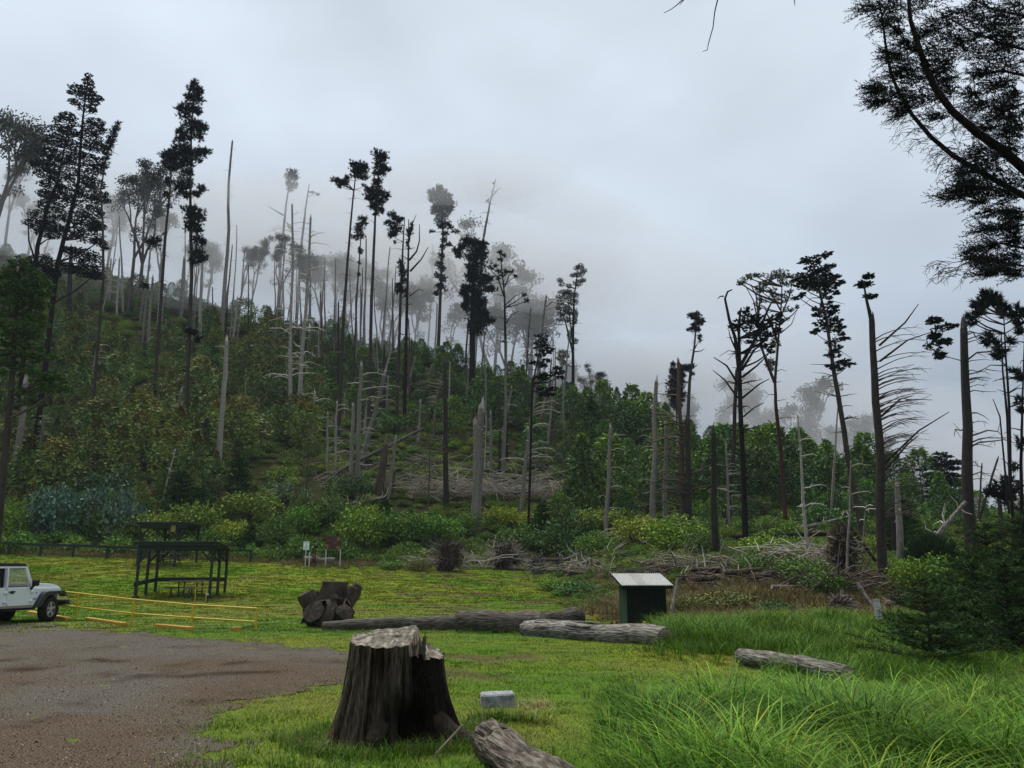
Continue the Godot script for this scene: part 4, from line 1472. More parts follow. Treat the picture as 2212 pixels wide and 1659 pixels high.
# ---------------------------------------------------------------- plants
func leafy(b: MB, c: Vector3, rx: float, ry: float, rz: float, n: int, ls: float, lw: float, cols: Array, droop := 0.3, shell := 0.55) -> void:
	# leaves through a lumpy clump, thicker towards its outside
	for i in n:
		var d := rv()
		var r := pow(R.randf_range(shell * shell, 1.0), 0.5)
		r *= 1.0 + 0.35 * nz.get_noise_3d(d.x * 60.0 + c.x * 20.0, d.y * 60.0 + c.y * 20.0, d.z * 60.0 + c.z * 20.0)
		var p := c + Vector3(d.x * rx, d.y * ry, d.z * rz) * r
		var al := (d * 0.6 + rv() * 0.8 - Vector3.UP * droop).normalized() * ls * R.randf_range(0.6, 1.25)
		var sd := al.cross(rv()).normalized() * lw * R.randf_range(0.7, 1.2)
		b.leaf(p, al, sd, vary(cols[R.randi() % cols.size()], 0.42))
func tufty(b: MB, c: Vector3, rx: float, ry: float, rz: float, n: int, nl: float, cols: Array, up := 0.55) -> void:
	# pine needles in brushes that stand out from the twig ends
	for i in n:
		var d := rv()
		var p := c + Vector3(d.x * rx, d.y * ry, d.z * rz) * (pow(R.randf(), 0.42) * 0.9 if R.randf() < 0.72 else R.randf_range(0.9, 1.35))
		var ax := (d * 0.9 + Vector3.UP * up + rv() * 0.5).normalized()
		var col := vary(cols[R.randi() % cols.size()], 0.3)
		for k in 11:
			var al := (ax + rv() * 0.7).normalized() * nl * R.randf_range(0.7, 1.5)
			b.spike(p - ax * nl * R.randf() * 0.5, al, al.cross(rv()).normalized() * nl * 0.14, col)
func flat_spray(b: MB, c: Vector3, rx: float, ry: float, rz: float, n: int, ls: float, cols: Array, from: Vector3) -> void:
	# cypress foliage: level sprays that point away from the trunk
	for i in n:
		var a := R.randf() * TAU
		var r := sqrt(R.randf()) * (1.0 if R.randf() < 0.75 else 1.3)
		var p := c + Vector3(cos(a) * rx * r, R.randf_range(-1, 1) * ry * (1.0 - minf(r * r, 1.3) * 0.7), sin(a) * rz * r)
		var out := (p - from) * Vector3(1, 0.15, 1)
		out = (out.normalized() + Vector3(cos(a), 0.1, sin(a)) * 0.7 + rv() * 0.35).normalized()
		var col := vary(cols[R.randi() % cols.size()], 0.3)
		for k in 4:
			var al := (out + rv() * Vector3(0.7, 0.3, 0.7)).normalized() * ls * R.randf_range(0.6, 1.2)
			b.leaf(p, al, al.cross(Vector3.UP * 0.5 + rv()).normalized() * ls * 0.22, col)

func young_tree(h: float, r: float, n: int, cols: Array, tip: Array, ls := 0.38) -> ArrayMesh:
	var b := MB.new()
	b.tube([Vector3(0, -0.6, 0), Vector3(0, h * 0.6, 0), Vector3(0, h * 0.93, 0)], [0.07, 0.045, 0.01], 5, lin(0.08, 0.06, 0.045), lin(0.08, 0.06, 0.045))
	var ph := R.randf() * 50.0
	var blunt := R.randf()
	for i in n:
		var t := 0.08 + 0.92 * pow(R.randf(), 0.8)
		var a := R.randf() * TAU
		var prof := lerpf(pow(sin(PI * pow(t, 0.62)), 0.75) * (1.0 - 0.35 * t), pow(sin(PI * pow(t * 0.97, 0.9)), 0.5) * 0.9, blunt)
		var lump := 1.0 + 0.75 * nz.get_noise_3d(cos(a) * 60.0 + ph, t * h * 22.0, sin(a) * 60.0)
		var rr := r * prof * lump * pow(R.randf_range(0.25, 1.0), 0.5)
		var p := Vector3(cos(a) * rr, t * h, sin(a) * rr)
		var al := (Vector3(cos(a), 0.15, sin(a)) * 0.7 + rv() * 0.8 - Vector3.UP * 0.35).normalized() * ls * R.randf_range(0.6, 1.2)
		var use: Array = tip if t > 0.78 and R.randf() < (t - 0.6) * 2.2 else cols
		b.leaf(p, al, al.cross(rv()).normalized() * ls * 0.2, vary(use[R.randi() % use.size()], 0.5))
	return b.mesh()
func shrub(n: int, ls: float, lw: float, cols: Array, high := 0.8, lobes := 7) -> ArrayMesh:
	# about one metre in radius, several leafy lobes on stems
	var b := MB.new()
	for k in lobes:
		var a := TAU * k / lobes + R.randf()
		var rr := 0.0 if k == 0 else R.randf_range(0.35, 0.65)
		var c := Vector3(cos(a) * rr, high * R.randf_range(0.4, 0.75) + (0.25 if k == 0 else 0.0), sin(a) * rr)
		b.tube([Vector3(cos(a) * 0.1, -0.3, sin(a) * 0.1), c], [0.03, 0.012], 4, lin(0.07, 0.05, 0.035), lin(0.07, 0.05, 0.035), 0.0, null, false)
		leafy(b, c, R.randf_range(0.36, 0.55), high * R.randf_range(0.34, 0.5), R.randf_range(0.36, 0.55), n / lobes, ls, lw, cols, 0.1, 0.3)
	return b.mesh()
func sapling(h: float, w: float, whorls: int, cols: Array, lift := 0.5, nl := 0.075) -> Array:
	# a young conifer: whorls of branches that carry feathery needle twigs
	var t := MB.new()
	var f := MB.new()
	t.tube([Vector3(0, -0.2, 0), Vector3(0.02, h * 0.5, 0), Vector3(0, h, 0)], [0.022 * h, 0.013 * h, 0.004], 7, lin(0.035, 0.028, 0.022), lin(0.045, 0.035, 0.025))
	for k in whorls:
		var y := h * (0.06 + 0.9 * (k + R.randf() * 0.5) / whorls)
		var L := w * pow(1.0 - y / h, 0.75) * R.randf_range(0.6, 1.2) + 0.12
		for j in 6:
			var a := TAU * j / 6.0 + k * 1.3 + R.randf() * 0.6
			var out := Vector3(cos(a), 0, sin(a)) * R.randf_range(0.6, 1.2)
			var pts := []
			for s in 5:
				var q := s / 4.0
				pts.append(Vector3(0, y, 0) + out * L * q + Vector3.UP * L * lift * (q - 0.25 * q * q) + rv() * 0.04 * L)
			t.tube(pts, [0.009 * h, 0.007 * h, 0.005 * h, 0.003, 0.002], 4, lin(0.04, 0.03, 0.022), lin(0.05, 0.045, 0.02), 0.0, null, false)
			var tw := int(5 + L * 11)
			for s in tw:
				var q := (s + 0.7) / tw
				var p: Vector3 = pts[0].lerp(pts[4], q) + Vector3.UP * L * lift * 0.25 * q * (1 - q)
				var sd := Vector3(-out.z, 0, out.x) * (1 if s % 2 else -1)
				var dir := (out * 0.8 + sd * 0.75 + Vector3.UP * 0.3 + rv() * 0.25).normalized()
				var tl := L * 0.34 * (1.1 - q * 0.6)
				var col := vary(cols[R.randi() % cols.size()], 0.25)
				var m := int(5 + tl / nl * 3.2)
				for g in m:
					var e := p + dir * tl * g / m
					var al := (dir * 0.9 + rv() * 0.9 + Vector3.UP * 0.15).normalized() * nl * R.randf_range(0.8, 1.3)
					f.spike(e, al, al.cross(rv()).normalized() * nl * 0.13, col)
	return [t.mesh(), f.mesh()]

func stand(called: String, m: Mesh, mt: Material, p: Vector3, k: Vector3, turn: float, label: String, cat: String, group := "") -> MeshInstance3D:
	var o := put(called, m, mt)
	o.position = p
	o.basis = Basis(Vector3.UP, turn).scaled(k)
	tag(o, label, cat, group)
	return o
func tinted(mt: StandardMaterial3D, c: Color) -> StandardMaterial3D:
	var m: StandardMaterial3D = mt.duplicate()
	m.albedo_color = c.linear_to_srgb()
	return m

func hillside() -> void:
	var brown := [lin(0.120, 0.173, 0.045), lin(0.085, 0.146, 0.045), lin(0.146, 0.179, 0.047)]
	var dark := [lin(0.061, 0.116, 0.034), lin(0.081, 0.144, 0.036), lin(0.051, 0.088, 0.034)]
	var lush := [lin(0.098, 0.188, 0.029), lin(0.130, 0.220, 0.032), lin(0.073, 0.139, 0.025)]
	var lime := [lin(0.157, 0.224, 0.029), lin(0.122, 0.187, 0.026), lin(0.194, 0.232, 0.036)]
	var blue := [lin(0.070, 0.125, 0.105), lin(0.050, 0.090, 0.075), lin(0.11, 0.17, 0.15)]
	var goldtip := [lin(0.12, 0.095, 0.025), lin(0.10, 0.105, 0.025)]
	var ym := []
	for i in 4:
		ym.append(young_tree(5.0, R.randf_range(1.2, 2.1), 1300, brown, goldtip))
	for i in 4:
		ym.append(young_tree(5.0, R.randf_range(1.2, 2.0), 1300, dark, lush))
	var sm := []
	for i in 3: sm.append(shrub(900, 0.15, 0.045, lush))
	for i in 3: sm.append(shrub(900, 0.14, 0.045, lime))
	for i in 2: sm.append(shrub(800, 0.16, 0.05, dark))
	var bm := [shrub(1100, 0.11, 0.04, blue, 1.0, 9), shrub(1100, 0.11, 0.04, blue, 1.0, 9)]
	var fine := {1: [], 2: [], 5: []}
	for i in 2:
		fine[1].append(shrub(2300, 0.095, 0.03, lush, 0.8, 10))
		fine[2].append(shrub(2300, 0.09, 0.03, lime, 0.8, 10))
		fine[5].append(shrub(2300, 0.095, 0.028, dark, 0.8, 10))
	# scatter over the hill on a shaken grid; what shows largest stands singly, the rest as one growth
	var all := []
	var step := 2.7
	var gx := -112.0
	while gx < 80.0:
		var gd := 57.5
		gx += step
		while gd < 168.0:
			var x := gx + R.randf_range(-1.1, 1.1)
			var d := gd + R.randf_range(-1.1, 1.1)
			gd += step * (1.0 if d < 80.0 else 1.15)
			var dr := table(x, ridge_x, ridge_d)
			if d > dr + 9.0 or (d < 58.5 and x > -6.0):
				continue
			var p := on_ground(x, d)
			var q := seen(p + Vector3(0, 2, 0))
			if q.x < -90.0 or q.x > 2300.0:
				continue
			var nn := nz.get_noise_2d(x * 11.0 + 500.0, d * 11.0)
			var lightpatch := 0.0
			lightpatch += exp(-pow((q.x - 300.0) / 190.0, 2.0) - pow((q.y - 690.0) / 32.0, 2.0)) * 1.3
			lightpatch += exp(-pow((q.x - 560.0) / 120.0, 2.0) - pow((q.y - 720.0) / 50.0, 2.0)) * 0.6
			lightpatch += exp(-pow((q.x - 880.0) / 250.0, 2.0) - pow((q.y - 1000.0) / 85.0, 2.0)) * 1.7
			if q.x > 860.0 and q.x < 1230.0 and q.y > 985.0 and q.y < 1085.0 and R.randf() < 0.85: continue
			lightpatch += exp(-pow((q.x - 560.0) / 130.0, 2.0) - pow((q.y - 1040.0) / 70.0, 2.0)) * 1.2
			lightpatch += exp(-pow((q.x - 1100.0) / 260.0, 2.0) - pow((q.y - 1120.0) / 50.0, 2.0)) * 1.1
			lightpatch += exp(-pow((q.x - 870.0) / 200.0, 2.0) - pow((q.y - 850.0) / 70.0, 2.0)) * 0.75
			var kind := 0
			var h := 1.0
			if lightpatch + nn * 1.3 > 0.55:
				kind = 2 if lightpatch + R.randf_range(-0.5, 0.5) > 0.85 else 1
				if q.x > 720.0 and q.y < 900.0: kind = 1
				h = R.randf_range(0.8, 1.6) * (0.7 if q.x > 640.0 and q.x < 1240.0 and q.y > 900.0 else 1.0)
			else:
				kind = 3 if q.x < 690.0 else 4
				var odd := R.randf()
				if odd < 0.12: kind = 5
				elif odd < 0.26: kind = 1
				h = (R.randf_range(1.6, 3.6) if R.randf() < 0.4 else R.randf_range(3.6, 6.6)) * (0.62 if d > dr - 6.0 else 1.0)
				if q.y > 1060.0:
					h *= 0.6
				if kind == 1: h = R.randf_range(0.8, 1.7)
				if kind == 5: h = minf(h, 3.6)
			if d < 61.0: h = minf(h, 1.5); kind = 1 if kind > 2 else kind
			all.append([h / d, kind, p, h, q])
	all.sort_custom(func(a, c): return a[0] > c[0])
	var count := [0, 0, 0, 0, 0, 0]
	var rest := [[], [], [], [], [], []]
	var rc := [[], [], [], [], [], []]
	var tl := [Color(1, 1, 1), Color(0.78, 0.85, 0.8), Color(1.2, 1.1, 0.9), Color(0.62, 0.7, 0.68), Color(1.3, 1.2, 0.8), Color(0.95, 1.12, 0.95)]
	var lm := []
	for c in tl: lm.append(tinted(M.leaf, c))
	var cells := {}
	var marks := [[28, "at the left frame edge"], [110, "behind the edge conifer"], [215, "below the ragged pines"], [340, "below the leaning pine"], [460, "below the tallest pine"], [560, "near the pale pole"], [690, "near the two pale trunks"], [800, "below the slender pines"], [930, "below the forked tree"], [1060, "near the split snag"], [1190, "near the leaning trunk"], [1330, "above the bent snag"], [1450, "near the peeling snag"], [1560, "near the reddish snag"], [1680, "behind the forked dead tree"], [1800, "below the umbrella eucalypt"], [1900, "behind the leaning cypress"], [2050, "behind the arching tree"], [2600, "right of the massive snag"]]
	var most := [0, 150, 130, 170, 170, 80]
	for a in all:
		var kind: int = a[1]
		var q: Vector2 = a[4]
		count[kind] += 1
		var v := R.randi() % 6
		var tree := kind >= 3
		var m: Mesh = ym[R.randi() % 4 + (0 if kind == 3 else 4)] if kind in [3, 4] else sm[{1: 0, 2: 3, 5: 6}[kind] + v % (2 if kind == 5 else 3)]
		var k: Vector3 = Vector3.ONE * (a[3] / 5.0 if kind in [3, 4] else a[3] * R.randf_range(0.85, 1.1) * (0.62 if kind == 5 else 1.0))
		if kind in [3, 4]: k *= Vector3(R.randf_range(0.85, 1.2), 1.0, R.randf_range(0.85, 1.2))
		var p: Vector3 = a[2] - Vector3(0, 0.1, 0)
		if count[kind] > most[kind]:
			rest[kind].append(Transform3D(Basis(Vector3.UP, R.randf() * TAU).scaled(k), p))
			rc[kind].append(tl[v])
			continue
		var spot := ""
		for w in marks:
			spot = w[1]
			if q.x < w[0]: break
		var lev := "by the shrub band" if q.y > 1080.0 else "low down" if q.y > 990.0 else "midway up" if q.y > 880.0 else "on the upper slope" if q.y > 740.0 else "near the ridge"
		var what: String = {1: "green shrub", 2: "bright yellow green shrub", 3: "brownish young tree", 4: "dark green young tree", 5: "dark round bush"}[kind]
		if kind in [3, 4] and a[3] > 5.0: what = "tall " + what
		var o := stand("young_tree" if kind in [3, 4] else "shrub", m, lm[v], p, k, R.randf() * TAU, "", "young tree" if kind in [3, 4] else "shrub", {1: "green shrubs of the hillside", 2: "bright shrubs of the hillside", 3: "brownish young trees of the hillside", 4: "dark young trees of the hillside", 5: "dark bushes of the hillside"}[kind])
		var key := "%s %s %s" % [what, lev, spot]
		if not cells.has(key): cells[key] = []
		cells[key].append([q.x, o])
	var nth := ["leftmost", "second from left", "third from left", "fourth from left", "fifth from left", "sixth from left", "seventh from left", "eighth from left", "ninth from left", "tenth from left", "eleventh from left", "twelfth from left", "thirteenth from left", "fourteenth from left", "fifteenth from left", "sixteenth from left", "seventeenth from left", "eighteenth from left", "nineteenth from left", "twentieth from left"]
	for key in cells:
		var row: Array = cells[key]
		row.sort_custom(func(a, c): return a[0] < c[0])
		for i in row.size():
			row[i][1].set_meta("label", key if row.size() == 1 else key + (", rightmost" if i == row.size() - 1 else ", " + nth[mini(i, 19)]))
	for kind in range(1, 6):
		var m: Mesh = {1: sm[0], 2: sm[3], 3: ym[1], 4: ym[5], 5: sm[6]}[kind]
		if rest[kind].size():
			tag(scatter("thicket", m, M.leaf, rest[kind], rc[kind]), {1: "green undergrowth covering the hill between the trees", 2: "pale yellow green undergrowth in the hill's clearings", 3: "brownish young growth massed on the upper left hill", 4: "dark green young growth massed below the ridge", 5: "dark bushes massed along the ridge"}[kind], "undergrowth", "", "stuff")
	# low ground cover that hides the soil of the hill
	var gc := [[], []]
	var gcc := [[], []]
	for i in 5200:
		var d := 58.0 + 85.0 * pow(R.randf(), 1.4)
		var x := R.randf_range(-0.68, 0.68) * d
		if d > table(x, ridge_x, ridge_d) + 4.0: continue
		if x > -5.0 and d < 60.0: continue
		var w := R.randi() % 2
		gc[w].append(Transform3D(Basis(Vector3.UP, R.randf() * TAU).scaled(Vector3(1, 0.7, 1) * R.randf_range(0.5, 1.0)), on_ground(x, d) - Vector3(0, 0.1, 0)))
		gcc[w].append(Color.WHITE * R.randf_range(0.6, 1.2) * lerpf(0.8, 1.15, clampf(nz.get_noise_2d(x * 14, d * 14) + 0.5, 0, 1)))
	for i in 900:
		var d := R.randf_range(33.0, 59.0)
		var x := R.randf_range(-0.05 * d + 4.0, 0.66 * d)
		var w := R.randi() % 2
		gc[w].append(Transform3D(Basis(Vector3.UP, R.randf() * TAU).scaled(Vector3(1, 0.8, 1) * R.randf_range(0.3, 0.6)), on_ground(x, d) - Vector3(0, 0.06, 0)))
		gcc[w].append(Color.WHITE * R.randf_range(0.6, 1.2))
	for w in 2:
		tag(scatter("ground_cover", sm[w * 3 + 1], M.leaf, gc[w], gcc[w]), ["low green ground cover over the hill's soil", "pale ferny ground cover over the hill's soil"][w], "ground cover", "", "stuff")
	# the band of shrubs along the foot of the hill and round the fallen timber: [dx, dy of foot, width, height, kind]
	var near := []
	for s in [[70, 1166, 90, 105, 8, "blue green shrub at the far left behind the rail fence"], [118, 1168, 120, 135, 9, "broad blue green shrub left of the farther shelter"], [185, 1166, 90, 100, 5, "dark shrub between the two blue green shrubs"], [236, 1170, 110, 150, 8, "tall silvery blue shrub beside the farther shelter"], [282, 1168, 70, 90, 9, "pale silvery shrub just left of the farther shelter's roof"], [28, 1172, 90, 110, 1, "green shrub at the left edge behind the fence"], [150, 1180, 80, 50, 1, "low green shrub touching the fence on the left"], [250, 1178, 90, 60, 5, "low dark shrub left of the farther shelter's posts"], [330, 1172, 110, 90, 2, "bright shrub behind the farther shelter's left posts"], [420, 1165, 130, 110, 2, "bright yellow green shrub right of the farther shelter"], [455, 1180, 90, 60, 1, "green shrub behind the fence right of the shelter"], [500, 1175, 100, 70, 2, "light green shrub behind the right end of the fence"], [585, 1180, 90, 65, 5, "dark brown green shrub left of the white notice"], [540, 1120, 130, 80, 2, "wide bright shrub above the end of the rail fence"], [640, 1150, 110, 80, 1, "green shrub above the white notice"], [625, 1090, 90, 60, 8, "small blue green shrub above the white notice"], [720, 1140, 110, 90, 5, "dark shrub behind the trail map board"], [790, 1180, 130, 110, 1, "big green shrub right of the trail map board"], [760, 1080, 110, 70, 5, "dark green bush below the leaning snag"], [860, 1175, 120, 90, 1, "green shrub left of the white splintered timber"], [935, 1165, 120, 80, 1, "green shrub behind the root wads"], [880, 1205, 100, 34, 2, "low bright shrub among the splintered timber"], [1000, 1150, 90, 60, 1, "green shrub left of the thick split snag"], [1085, 1135, 80, 60, 2, "fresh green shrub right of the thick split snag"], [1160, 1150, 90, 65, 2, "fresh green shrub by the leaning snag's foot"], [1130, 1190, 130, 70, 1, "green shrub behind the right root wad"], [1225, 1200, 130, 110, 5, "round dark shrub left of the log jam"], [1200, 1130, 110, 50, 2, "light green shrub above the round dark one"], [1310, 1150, 120, 70, 2, "bright shrub behind the log jam"], [1290, 1195, 90, 60, 1, "green shrub beside the round dark one"], [1390, 1180, 140, 85, 2, "bright shrub above the shed"], [1470, 1190, 140, 95, 1, "large green shrub right above the shed"], [1520, 1200, 100, 70, 5, "dark green shrub below the split post snag"], [1575, 1170, 60, 50, 2, "yellow green shrub under the level fallen trunk"], [1660, 1220, 130, 90, 2, "bright yellow green shrub below the two fallen trunks"], [1630, 1235, 100, 50, 1, "green shrub behind the long log row"], [1740, 1262, 120, 80, 1, "green shrub in front of the dirt root plate"], [1790, 1280, 110, 60, 1, "low green shrub on the log row's right end"], [1870, 1200, 80, 60, 2, "bright shrub behind the arching dead tree"], [1760, 1130, 80, 60, 5, "dark bush behind the tangled branches"], [1960, 1275, 110, 95, 1, "leafy green shrub right of the arching dead tree"], [2035, 1280, 130, 100, 1, "broad leafy shrub before the thick dark snag"], [2090, 1300, 90, 70, 2, "fresh green shrub by the second sapling"], [1560, 1310, 130, 46, 6, "brownish bush on the bank right of the shed"], [1480, 1320, 90, 40, 6, "dry brown bush on the bank behind the shed"], [1250, 1290, 120, 50, 5, "dark low shrub on the bank left of the shed"], [1190, 1275, 80, 36, 1, "green tussock on the bank's left end"], [1680, 1325, 110, 40, 5, "dark tussock on the bank below the log row"], [1760, 1335, 90, 34, 6, "dry tussock right of the brownish bank bush"], [905, 1232, 60, 38, 6, "reddish brown bush before the left root wad"], [850, 1228, 70, 26, 1, "dark green tussock left of the reddish bush"], [2180, 1420, 160, 70, 1, "leafy weeds at the right edge of the view"], [2120, 1400, 110, 50, 5, "dark weeds below the second sapling"]]:
		var foot := gr(s[0], s[1])
		var kk := -foot.z / F
		var sc := Vector3(s[2] * kk * 0.56, s[3] * kk * 0.80, s[2] * kk * 0.56)
		var kd: int = s[4]
		var m: Mesh = bm[kd - 8] if kd >= 8 else fine[5 if kd == 6 else kd][near.size() % 2]
		near.append(kd)
		stand("shrub", m, tinted(M.leaf, Color(2.1, 1.25, 1.3)) if kd == 6 else lm[R.randi() % 6], foot - Vector3(0, 0.06, 0), sc, R.randf() * TAU, s[5], "shrub")
	# conifer saplings and young conifers
	var deep := [lin(0.030, 0.062, 0.022), lin(0.044, 0.082, 0.026), lin(0.022, 0.044, 0.018)]
	var mid := [lin(0.035, 0.075, 0.02), lin(0.025, 0.058, 0.018), lin(0.05, 0.09, 0.025)]
	var sa := [sapling(1.8, 1.15, 9, deep, 0.35, 0.07), sapling(2.4, 1.3, 12, deep, 0.55, 0.075), sapling(2.6, 0.9, 13, mid, 0.5, 0.13)]
	for s in [[2016, 1450, 1238, 0, 0.3, "dark conifer sapling beside the narrow notice board"], [2152, 1338, 1128, 1, 2.0, "taller dark conifer sapling behind the notice board's one"], [2125, 1412, 1190, 1, 0.7, "dark irregular conifer sapling in front of the taller one"], [2196, 1440, 1205, 1, 3.3, "dark sapling among the weeds at the right edge"], [2062, 1372, 1232, 1, 5.2, "dark sapling close behind the one by the notice board"], [2230, 1350, 1110, 1, 4.1, "dark conifer sapling cut by the right edge"], [2085, 1415, 1290, 0, 1.1, "small conifer sapling between the two bigger ones"], [385, 1128, 1012, 2, 0.4, "dark pointed young conifer above the farther shelter"], [425, 1140, 1050, 2, 1.7, "second pointed conifer right of the farther shelter"], [512, 1080, 985, 2, 2.2, "young conifer beside the tall pale pole"], [540, 1188, 1128, 2, 0.9, "small bright conifer behind the end of the rail fence"], [1172, 1165, 1085, 2, 3.3, "spindly young pine among the shrubs left of the log jam"], [1955, 1185, 1075, 2, 5.0, "feathery young pine right of the arching dead tree"], [1935, 1190, 1090, 2, 0.2, "slim young pine beside the short split snag"], [830, 1128, 1075, 2, 0.8, "dark young conifer in the shrubs below the shaggy stump"]]:
		var foot := gr(s[0], s[1])
		var hh := at(s[0], s[2], -foot.z).y - foot.y
		var bh: float = [1.8, 2.4, 2.6][s[3]]
		var o := thing("conifer_sapling", s[5], "conifer", foot, s[4])
		o.scale = Vector3.ONE * hh / bh * Vector3(1.15, 1, 1.15)
		if s[3] == 2: o.scale *= Vector3(1.25, 1, 1.25)
		put("trunk", sa[s[3]][0], M.wood, o)
		put("crown", sa[s[3]][1], M.needle, o)
	var rb := MB.new()                                      # the round dark pine bush
	for i in 900:
		var d := rv()
		d.y = absf(d.y)
		var p := Vector3(d.x * 0.8, d.y * 0.9 + 0.1, d.z * 0.8) * pow(R.randf(), 0.3)
		for k in 4:
			var al := (d + Vector3.UP * 0.7 + rv() * 0.4).normalized() * 0.26
			rb.spike(p, al, al.cross(rv()).normalized() * 0.02, vary(deep[R.randi() % 3], 0.3))
	var rp := gr(2018, 1228)
	stand("pine_bush", rb.mesh(), M.needle, rp, Vector3.ONE * (-rp.z / 30.0) * 1.15, 0.0, "round dark pine bush left of the thick dark snag", "bush")
	# slim young eucalypts with hanging leaves
	for s in [[922, 1150, 900, 30, "slender young eucalypt with hanging bronze leaves in the shrub band"], [657, 1110, 950, 28, "bronze leaved young eucalypt below the two pale poles"], [468, 1120, 1030, 16, "vine covered stub at the foot of the tall pale pole"], [1230, 1085, 925, 42, "round headed young eucalypt with bare pale stem"], [1262, 1070, 940, 26, "narrow young eucalypt beside the round headed one"]]:
		var foot := gr(s[0], s[1])
		var kk := -foot.z / F
		var hh := at(s[0], s[2], -foot.z).y - foot.y
		var o := thing("young_eucalypt", s[4], "young tree", foot)
		var t := MB.new()
		t.tube([Vector3(0, -0.3, 0), Vector3(0.1, hh * 0.5, 0), Vector3(0, hh * 0.95, 0)], [0.09, 0.06, 0.015], 6, lin(0.16, 0.12, 0.09), lin(0.1, 0.075, 0.05))
		part("trunk", t, M.bark, o)
		var f := MB.new()
		for k in 16:
			var y := hh * (0.3 + 0.7 * (k + R.randf()) / 16.0)
			var w: float = s[3] * kk * (1.15 - 0.6 * absf(y / hh - 0.65))
			leafy(f, Vector3(R.randfn(0, w * 0.4), y, R.randfn(0, w * 0.4)), w * 0.62, w * 0.55, w * 0.62, 110, 0.16, 0.03, [lin(0.065, 0.075, 0.028), lin(0.09, 0.075, 0.03), lin(0.045, 0.06, 0.025)], 0.9, 0.1)
		part("crown", f, M.leaf, o)

# ---------------------------------------------------------------- dead wood
func snag(p: Vector3, top: Vector3, r: float, look: int, nb: int, bl: float, side: float, label: String, droop := 0.3, leaf := "snag") -> Node3D:
	# a dead standing trunk: broken top, stubs, a few bare limbs
	var o := thing(leaf, label, "dead tree", p)
	var d := top - p
	var L := d.length()
	var c0: Color = [lin(0.42, 0.395, 0.36), lin(0.27, 0.25, 0.225), lin(0.060, 0.052, 0.046), lin(0.13, 0.092, 0.07)][look]
	var pts := []
	var rad := []
	var n := 9
	var ph := R.randf() * 100.0
	pts.append(-d.normalized() * 1.0)
	rad.append(r * 1.12)
	for i in n + 1:
		var t := float(i) / n
		pts.append(d * t + Vector3(nz.get_noise_2d(t * 60.0, ph), 0, nz.get_noise_2d(t * 60.0, ph + 50.0)) * L * 0.02 * sin(t * PI))
		rad.append(r * (1.08 - 0.62 * t) if nb > 0 and L > 9.0 * r * 8.0 else r * (1.05 - 0.4 * t))
	var b := MB.new()
	b.tube(pts, rad, 10, c0, c0 * 0.95, 0.18, nz, true, 0.3)
	part("trunk", b, M.bark, o)
	for i in 3:                                             # shards of the broken top
		var s := MB.new()
		var a := TAU * i / 3.0 + ph
		var e: Vector3 = Vector3(cos(a), 0, sin(a)) * rad[n + 1] * 0.55
		var hh: float = rad[n + 1] * R.randf_range(1.5, 5.0)
		s.tube([d + e - d.normalized() * 0.3, d + e * 0.9 + d.normalized() * hh * 0.5, d + e * 0.7 + d.normalized() * hh], [rad[n + 1] * 0.55, rad[n + 1] * 0.35, 0.005], 5, c0 * 1.2, c0 * 1.5, 0.2, nz)
		part("splinter", s, M.wood, o)
	var tw := MB.new()
	for i in nb:
		var t := R.randf_range(0.22, 0.98)
		var a := R.randf() * TAU
		if side != 0.0 and R.randf() < 0.8:
			a = (0.0 if side > 0 else PI) + R.randf_range(-0.9, 0.9)
		var out := Vector3(cos(a), 0, sin(a))
		var l := bl * R.randf_range(0.25, 1.0)
		var q := [d * t]
		for s in 4:
			var u := (s + 1) / 4.0
			q.append(d * t + out * l * u + Vector3.UP * l * (0.45 * u - droop * 1.4 * u * u) + rv() * l * 0.05)
		var br := clampf(l * 0.016, 0.02, 0.09)
		tw.tube(q, [br * 1.4, br * 1.1, br * 0.9, br * 0.7, br * 0.35], 4, c0 * 1.1, c0 * 1.2, 0.0, null, false)
		for s in R.randi() % 4:
			var u := R.randi_range(1, 3)
			var e: Vector3 = q[u]
			tw.tube([e, e + (out * 0.6 + rv() * 0.8).normalized() * l * R.randf_range(0.1, 0.3)], [br * 0.6, br * 0.3], 3, c0 * 1.3, c0 * 1.5, 0.0, null, false)
	if nb > 0:
		var m := part("bare_branch", tw, M.wood, o)
		m.set_meta("kind", "stuff")
	return o

